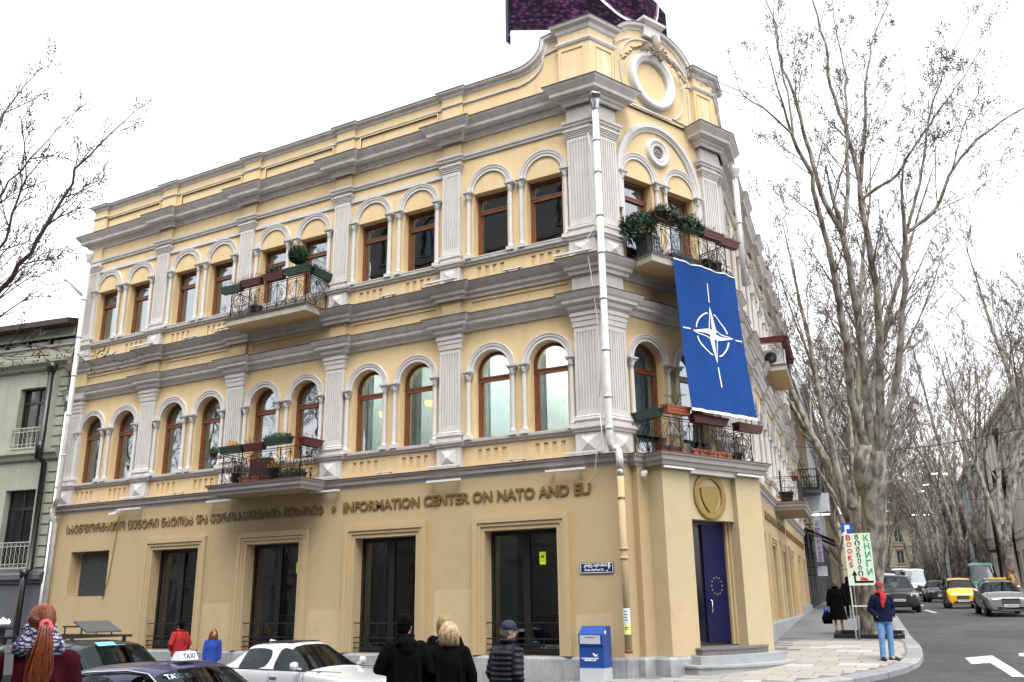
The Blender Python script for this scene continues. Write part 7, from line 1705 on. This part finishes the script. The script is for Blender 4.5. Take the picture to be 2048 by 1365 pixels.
    if S.get('puffs'):
        z = hem + .04
        while z < sz - .02:
            f = (z - hem) / (sz - hem); rx = (.186 + .012 * sin(f * 3)) * k * cw * (1.0 if f < .85 else .95); co.tube([(rx * cos(a), .142 * k * cw * sin(a) + lean * .5 * f, z) for a in [2 * pi * q / 20 for q in range(21)]], .030, 6, False); z += .062
        for a, b, c in AR:
            for q in range(9):
                p = Vector(a).lerp(Vector(b), q / 4) if q < 5 else Vector(b).lerp(Vector(c), (q - 4) / 4.6); ell(co, p, (.078, .078, .034), 10)
    for sg_ in (-1, 1):
        if not S.get('puffs'): co.tube([(sg_ * .12 * k, -.115 * k, sz - .12), (sg_ * .14, -.155 * k, (sz + hipz) / 2), (sg_ * .12, -.15 * k * cw, hem + .05)], [.012, .02, .03], 6)
    fuse(co, 'coat' if hem < hipz - .2 else 'jacket', S['coat'], t, .011 if S.get('puffs') else .014, 2 if S.get('puffs') else 3)
    # trousers
    if S.get('trousers'):
        tr = MB(); loft(tr, [(0, 0, hipz - .10, .155 * k, .115 * k), (0, 0, hipz, .165 * k, .12 * k), (0, 0, hipz + .10, .15 * k, .11 * k)])
        for a, b, c in LG: tr.tube([a, Vector(a).lerp(Vector(b), .5), b, Vector(b).lerp(Vector(c), .5), (c[0], c[1], .11), (c[0], c[1] + .01, .06)], [.095 * k, .088 * k, .070 * k, .066 * k, .066 * k, .068 * k], 12)
        fuse(tr, 'trousers', S['trousers'], t, .014, 3)
    shm = MB(); shm.smooth = True
    for i, (a, b, c) in enumerate(LG):
        fa = S.get('feet', (0, 0))[i]; u = Vector((sin(fa), cos(fa), 0)); p = Vector((c[0], c[1], 0)); shm.tube([p - u * .06 + Vector((0, 0, .05)), p + u * .02 + Vector((0, 0, .06)), p + u * .12 + Vector((0, 0, .045)), p + u * .20 + Vector((0, 0, .03))], [.045, .05, .048, .028], 10); shm.box(p.x - .045, p.x + .045, p.y - .09, p.y + .05, 0, .03)
    fuse(shm, 'shoes', M_shoe, t, .012, 2)
    # hair
    hr = S.get('hair')
    if hr:
        w = MB(); w.smooth = True; kind_, hm = hr
        ell(w, hp(-.014, 0, .018), (.088 * k, .100 * k, .112 * k), 18); ell(w, hp(-.045, 0, -.02), (.080 * k, .070 * k, .10 * k), 16)
        if kind_ == 'short': o = fuse(w, 'hair', hm, t, .012, 2)
        elif kind_ == 'bob':
            ell(w, hp(-.03, 0, -.04), (.105 * k, .09 * k, .10 * k), 16)
            rh = random.Random(4)
            for _ in range(60): a = rh.uniform(.3, pi * 2 - .3); x, y = sin(a) * .085, -cos(a) * .02 - .04 + (-.06 if abs(sin(a)) < .5 else 0); w.tube([hp(y * .3, x * .6, .09), hp(y, x, .03), hp(y - .01, x * 1.18, -.06), hp(y, x * 1.1, -.125)], [.012, .02, .018, .006], 5)
            fuse(w, 'hair', hm, t, .009, 1); q = MB(); q.smooth = True
            for _ in range(520):
                th = rh.uniform(-2.5, 2.5); e_ = rh.uniform(0, 1); L_ = rh.uniform(.085, .15); jt = rh.gauss(0, .010); bc, sc2 = cos(th), sin(th)
                q.tube([hp(-.01 - .03 * bc, .03 * sc2, .128 + jt * .4), hp(-.022 - .088 * bc, .084 * sc2, .085), hp(-.03 - (.112 + jt) * bc, (.108 + jt) * sc2, .0), hp(-.032 - (.108 + jt) * bc + rh.gauss(0, .008), (.104 + jt) * sc2, -L_ * .7), hp(-.035 - (.085 + 2 * jt) * bc, (.088 + 2 * jt) * sc2 + rh.gauss(0, .01), -L_ - .02)], [.003, .0065, .0075, .006, .001], 3, False)
            q.obj('hair_strands', hm, t, kind='stuff')
        elif kind_ == 'long':
            rh = random.Random(9)
            for _ in range(110):
                a = rh.uniform(.25, 2 * pi - .25); x, y = sin(a) * .09, -cos(a) * .07 - .02; L = rh.uniform(.22, .38)
                w.tube([hp(y * .4, x * .5, .10), hp(y, x, .04), hp(y - .02, x * 1.25 + rh.uniform(-.02, .02), -.08), hp(y - .03, x * 1.4 + rh.uniform(-.04, .04), -L)], [.010, .016, .015, .004], 4)
            w.obj('hair', hm, t)
        elif kind_ == 'ponytail':
            rh = random.Random(2); o = fuse(w, 'hair', hm, t, .010, 2); q = MB(); q.smooth = True
            for _ in range(900):
                a, b = rh.gauss(0, .012), rh.gauss(0, .012); ln = rh.uniform(.36, .56); e1, e2 = rh.gauss(.0, .016), rh.gauss(0, .014)
                q.tube([hp(-.10 + b * .4, a * .4 + .02, .005), hp(-.145 + b, .02 + a, -.03), hp(-.165 + b, .02 + a * 1.6 + e1 * .2, -.14), hp(-.17 + b + e2 * .5, .015 + a * 2.0 + e1 * .7, -.28), hp(-.165 + e2, .0 + a * 1.6 + e1 * 1.1, -ln)], [.003, .0042, .0040, .0032, .0008], 3, False)
            for _ in range(420):   # strands combed back to the tie
                a = rh.uniform(-1, 1); zz = rh.uniform(-.5, 1); th = a * 1.35; rr0 = .097; q.tube([hp(-.014 - rr0 * cos(th) * cos(zz), .088 * sin(th) * cos(zz) + .0, .02 + .112 * sin(zz)), hp(-.022 - rr0 * cos(th * .6) * cos(zz * .6), .088 * sin(th * .6) * cos(zz * .6), .018 + .104 * sin(zz * .6)), hp(-.115, .02, .0)], [.0035, .0045, .003], 3, False)
            for _ in range(10):
                a = rh.uniform(-.05, .05); q.tube([hp(-.09, a, -.05), hp(-.11, a * 1.2, -.12), hp(-.12, a * 1.6, -.2 - rh.random() * .1)], [.003, .003, .001], 3, False)
            q.obj('ponytail', hm, t)
            w2 = MB(); w2.smooth = True; w2.tube([hp(-.128 + .008 * sin(a), .02 + .026 * cos(a), -.012 + .026 * sin(a)) for a in [2 * pi * q_ / 14 for q_ in range(15)]], .015, 8, False); ell(w2, hp(-.135, .052, -.032), (.020, .018, .024), 10); w2.obj('hair_tie', mat('pink_scrunchie', (.70, .13, .17), .8, .2, 40), t)
    cp = S.get('cap')
    if cp:
        w = MB(); w.smooth = True; b = len(w.v); w.lathe(0, 0, [(1.0, -.28), (1.03, -.1), (1.0, .2), (.86, .52), (.55, .78), (.05, .88)], 20)
        for i in range(b, len(w.v)): x, y, z = w.v[i]; w.v[i] = (hx + x * .090 * k, hy + y * .107 * k - .004, hz + .045 * k + z * .10 * k)
        w.obj('cap', cp[0], t); w = MB(); w.smooth = True
        bl = cp[1]; vs = []
        for q in range(9):
            a = -1.1 + 2.2 * q / 8; vs += [hp(.080 * cos(a) + .01, .080 * sin(a), .035), hp((.10 + bl) * cos(a * .8) - .01, .085 * sin(a), .022 - .012 * cos(a)), hp((.10 + bl) * cos(a * .8) - .012, .085 * sin(a), .014 - .012 * cos(a)), hp(.080 * cos(a) + .01, .080 * sin(a), .022)]
        w.add(vs, [(4 * q + i, 4 * q + 4 + i, 4 * q + 4 + (i + 1) % 4, 4 * q + (i + 1) % 4) for q in range(8) for i in range(4)]); w.obj('brim', cp[0], t)
    if S.get('beanie'):
        w = MB(); ell(w, hp(-.01, 0, .05), (.092 * k, .108 * k, .088 * k), 16); w.tube([hp(.098 * cos(a) - .01, .086 * sin(a), .02) for a in [2 * pi * q / 16 for q in range(17)]], .018, 6, False); fuse(w, 'beanie', S['beanie'], t, .012, 1)
    return t, dict(sz=sz, k=k, hp=hp, H=H, hipz=hipz)
def arms_down(H, spread=.03, fwd=.02, sh=.19):
    k = H / 1.75; sz = H - .33 * k; return [((s * sh * k, 0, sz), (s * (sh + spread) * k, fwd * .3, sz - .29 * k), (s * (sh + spread * 1.2) * k, fwd, sz - .54 * k)) for s in (-1, 1)]
def arms_pocket(H, sh=.19, out=.10):
    k = H / 1.75; sz = H - .33 * k; return [((s * sh * k, 0, sz), (s * (sh + out) * k, -.05, sz - .28 * k), (s * (sh + .0) * k, .09, sz - .46 * k)) for s in (-1, 1)]
def gpos(u, D, top_v=None, H=1.7):
    p = W(u, 1205, D); z = Zg(p.x, p.y)
    if top_v is not None: z = W(u, top_v, D).z - H
    return (p.x, p.y, z)
def facing(u): return atan2(*(Vector((W(u, 1205, 10) - CAM).xy).yx))      # direction away from the camera in column u
# red-haired woman, close, seen from behind
H = 1.70; L0 = gpos(88, 5.75, 1211, H)
t, q = person('woman with a long red ponytail in a maroon coat, seen from behind', L0, facing(88) + .05, H, dict(arms=arms_down(H, .05, .03, .2), coat=M_mar, hem=.62, flare=1.15, cw=1.12, collar=False, hair=('ponytail', mat('red_hair', (.24, .060, .018), .42, .5, 60)), trousers=M_blackc, shoulder=.20))
sc_m, sn, sb_ = _new('paisley_scarf'); N_, L_ = sn.nodes, sn.links
v_ = N_.new('ShaderNodeTexVoronoi'); v_.inputs['Scale'].default_value = 26; v_.feature = 'DISTANCE_TO_EDGE'; wv = N_.new('ShaderNodeTexWave'); wv.wave_type = 'RINGS'; wv.inputs['Scale'].default_value = 12; wv.inputs['Distortion'].default_value = 9
g_ = N_.new('ShaderNodeTexCoord'); L_.new(g_.outputs['Object'], v_.inputs['Vector']); L_.new(g_.outputs['Object'], wv.inputs['Vector']); mm = N_.new('ShaderNodeMath'); mm.operation = 'MULTIPLY'; L_.new(v_.outputs['Distance'], mm.inputs[0]); L_.new(wv.outputs['Fac'], mm.inputs[1])
rp = N_.new('ShaderNodeValToRGB'); rp.color_ramp.elements[0].position = .03; rp.color_ramp.elements[0].color = (.02, .02, .07, 1); rp.color_ramp.elements[1].position = .09; rp.color_ramp.elements[1].color = (.45, .44, .52, 1); L_.new(mm.outputs[0], rp.inputs['Fac']); L_.new(rp.outputs[0], sb_.inputs['Base Color']); sb_.inputs['Roughness'].default_value = .9
w = MB(); w.smooth = True; rh = random.Random(6); sz = q['sz']
for j in range(5):
    zz = sz + .045 + .027 * j; rx = .118 - .011 * j; w.tube([(rx * cos(a) * (1 + .06 * sin(3 * a + j)), rx * .88 * sin(a) - .01 + .01 * sin(a * 2 + j), zz + .022 * sin(a * 2 + j * 1.7)) for a in [2 * pi * q_ / 24 for q_ in range(25)]], .030, 8, False)
ell(w, (-.085, -.08, sz + .06), (.070, .045, .06), 12); ell(w, (.09, -.08, sz + .05), (.066, .045, .065), 12)
fuse(w, 'scarf', sc_m, t, .011, 1)
bg = thing('shoulder_bag', 'black shoulder bag strap on the back of the red-haired woman', 'bag', L0, facing(88) + .05 - pi / 2)
w = MB(); P = [(-.17, -.02, sz + .055), (-.16, -.10, sz + .02), (-.155, -.16, sz - .10), (-.17, -.18, sz - .25), (-.22, -.16, sz - .42)]
for a, b in zip(P, P[1:]): w.bar(a, b, .05, .014)
w.obj('strap', mat('black_leather', (.02, .022, .03), .35), bg); w = MB(); w.box(-.42, -.14, -.24, -.12, sz - .75, sz - .42); w.obj('body', mat('black_leather', (.02, .022, .03), .35), bg)
# pedestrians in front of the building
H = 1.76; p = gpos(812, 10.6, 1231, H)
person('person in a long black hooded coat seen from behind, next to the blonde woman', p, facing(812) + .15, H, dict(arms=[((-.2, 0, 1.42), (-.31, -.02, 1.17), (-.13, .16, 1.12)), ((.2, 0, 1.42), (.31, -.02, 1.15), (.16, .16, 1.12))], coat=M_blackc, hem=.55, flare=1.12, cw=1.22, collar=True, colz=.0, hood=True, beanie=M_blackc, hair=('short', M_blackc), turn=.7, trousers=M_blackc, shoulder=.215))
H = 1.68; p = gpos(898, 10.8, 1245, H)
person('woman with a short blonde bob in a black coat seen from behind', p, facing(898), H, dict(arms=arms_down(H, .09, .05, .2), coat=M_blackc, hem=.50, flare=1.28, cw=1.22, collar=True, hair=('bob', mat('blonde_hair', (.46, .34, .20), .5, .55, 28)), trousers=M_blackc, shoulder=.20))
H = 1.72; p = gpos(890, 12.6, 1229, H)
person('person with curly fair hair hidden behind the blonde woman', p, facing(890) + .2, H, dict(arms=arms_pocket(H), coat=M_blackc, hem=.6, cw=1.1, hair=('bob', mat('fair_curly_hair', (.28, .20, .09), .6, .6, 40)), collar=True, trousers=M_blackc))
H = 1.72; p = gpos(1012, 11.4, 1243, H)
t, q = person('man in a dark flat cap and quilted jacket walking to the right', p, facing(1012) - .75, H, dict(arms=[((-.19, 0, 1.38), (-.24, -.04, 1.10), (-.22, .10, .87)), ((.19, 0, 1.38), (.25, -.06, 1.10), (.24, .0, .84))], hands=(0, 1), coat=mat('dark_quilted_nylon', (.005, .007, .013), .6, .2, 9, spec=.3), hem=.80, cw=1.10, puffs=True, collar=True, cap=(mat('navy_cap', (.012, .018, .04), .8, .2, 20), .055), turn=.55, hair=('short', mat('grey_hair', (.14, .13, .12), .8, .4, 40)), trousers=M_blackc, lean=.04, head=(0, .05), legs=[((-.09, 0, .91), (-.10, .12, .50), (-.10, .12, .09)), ((.09, 0, .91), (.10, .0, .48), (.10, -.22, .12))]))
bg = thing('carrier_bag', 'blue carrier bag in the hand of the man in the flat cap', 'bag', p, facing(1012) - .75 - pi / 2)
w = MB(); loft(w, [(-.22, .10, .42, .12, .06), (-.22, .10, .55, .15, .08), (-.22, .10, .68, .12, .05), (-.22, .10, .78, .03, .02)], 12); w.obj('sack', mat('blue_plastic_bag', (.02, .08, .42), .35, .4, 12), bg); w = MB(); w.tube([(-.24, .10, .76), (-.23, .10, .82), (-.21, .10, .76)], .008, 5); w.obj('handle', mat('blue_plastic_bag', (.02, .08, .42)), bg)
H = 1.74; p = gpos(366, 25.6, 1243, H)
person('person in a red jacket and dark hat walking behind the parked cars', p, pi - .2, H, dict(arms=arms_pocket(H), coat=M_redc, hem=.80, cw=1.2, collar=True, beanie=M_blackc, hair=('short', M_blackc), trousers=M_blackc, lean=.04))
H = 1.66; p = gpos(432, 25.0, 1258, H)
person('woman with long curly auburn hair in a blue top behind the taxi sign', p, -.5, H, dict(arms=arms_down(H), coat=mat('royal_blue_cloth', (.012, .05, .30), .85), hem=.80, cw=1.02, hair=('long', mat('auburn_hair', (.20, .075, .025), .5, .5, 50)), trousers=M_jean, head=(0, .05)))
# man in the red cap at the curb
H = 1.74; g = G(1777, 1322); p = (g.x, g.y, g.z)
t, q = person('man in a red cap, red scarf, navy sweater and jeans with hands in his pockets', p, facing(1777) + pi + .55, H, dict(arms=arms_pocket(H, .20, .09), coat=M_navyc, hem=.86, cw=1.18, collar=False, cap=(mat('red_cap_cloth', (.20, .018, .022), .8, .4, 30), .06), hair=('short', mat('grey_hair', (.14, .13, .12))), trousers=M_jean, legs=[((-.09, 0, .92), (-.10, .03, .50), (-.10, .0, .09)), ((.09, 0, .92), (.12, .04, .50), (.13, .02, .09))], feet=(-.5, .3), turn=.15, shoulder=.205))
w = MB(); w.smooth = True; sz = q['sz']; w.tube([(.095 * cos(a), .085 * sin(a), sz + .075 + .02 * sin(a)) for a in [2 * pi * q_ / 18 for q_ in range(19)]], .038, 8, False); w.tube([(.02, .11, sz + .06), (.05, .155, sz - .04), (.07, .165, sz - .16), (.08, .165, sz - .26)], [.05, .055, .05, .03], 8); w.tube([(-.02, .11, sz + .05), (.0, .16, sz - .04), (.02, .17, sz - .14)], [.045, .045, .02], 8); fuse(w, 'scarf', M_redc, t, .012, 2)
# two figures on the left pavement
H = 1.64; g = G(1680, 1268); p = (g.x, g.y, g.z)
t, q = person('person in a long black coat with dark bags walking away on the pavement', p, facing(1680) + .1, H, dict(arms=arms_down(H, .07, .02, .19), coat=M_blackc, hem=.42, flare=1.25, cw=1.25, collar=True, hair=('short', mat('grey_brown_hair', (.10, .08, .07), .8, .4, 40)), legs=[((-.08, 0, .87), (-.09, .0, .47), (-.09, -.05, .10)), ((.08, 0, .87), (.10, .06, .47), (.12, .10, .10))]))
bg = thing('shopping_bag', 'dark shopping bag with a blue top carried by the person in the long black coat', 'bag', p, facing(1680) + .1 - pi / 2); w = MB(); loft(w, [(-.32, 0, .30, .14, .08), (-.34, 0, .48, .16, .09), (-.32, 0, .66, .10, .06)], 10); w.obj('sack', M_blackc, bg); w = MB(); loft(w, [(-.34, 0, .66, .08, .06), (-.34, 0, .78, .07, .05)], 10); w.obj('top', mat('blue_plastic_bag', (.02, .08, .42)), bg)
H = 1.62; g = GD(1699, 36); 
person('dark-clothed person further along the pavement behind the first one', (g.x, g.y, g.z), facing(1699) - .2, H, dict(arms=arms_pocket(H), coat=M_blackc, hem=.50, flare=1.15, cw=1.2, collar=True, hair=('short', M_blackc), trousers=M_blackc))
g = GD(2031, 40); person('person with dark reddish hair standing behind the silver sedan', (g.x, g.y, g.z), pi, 1.78, dict(arms=arms_pocket(1.78), coat=mat('ochre_jacket', (.25, .12, .03), .8), hem=.8, cw=1.1, hair=('short', mat('dark_red_hair', (.06, .015, .012), .6, .3, 40)), trousers=M_blackc))
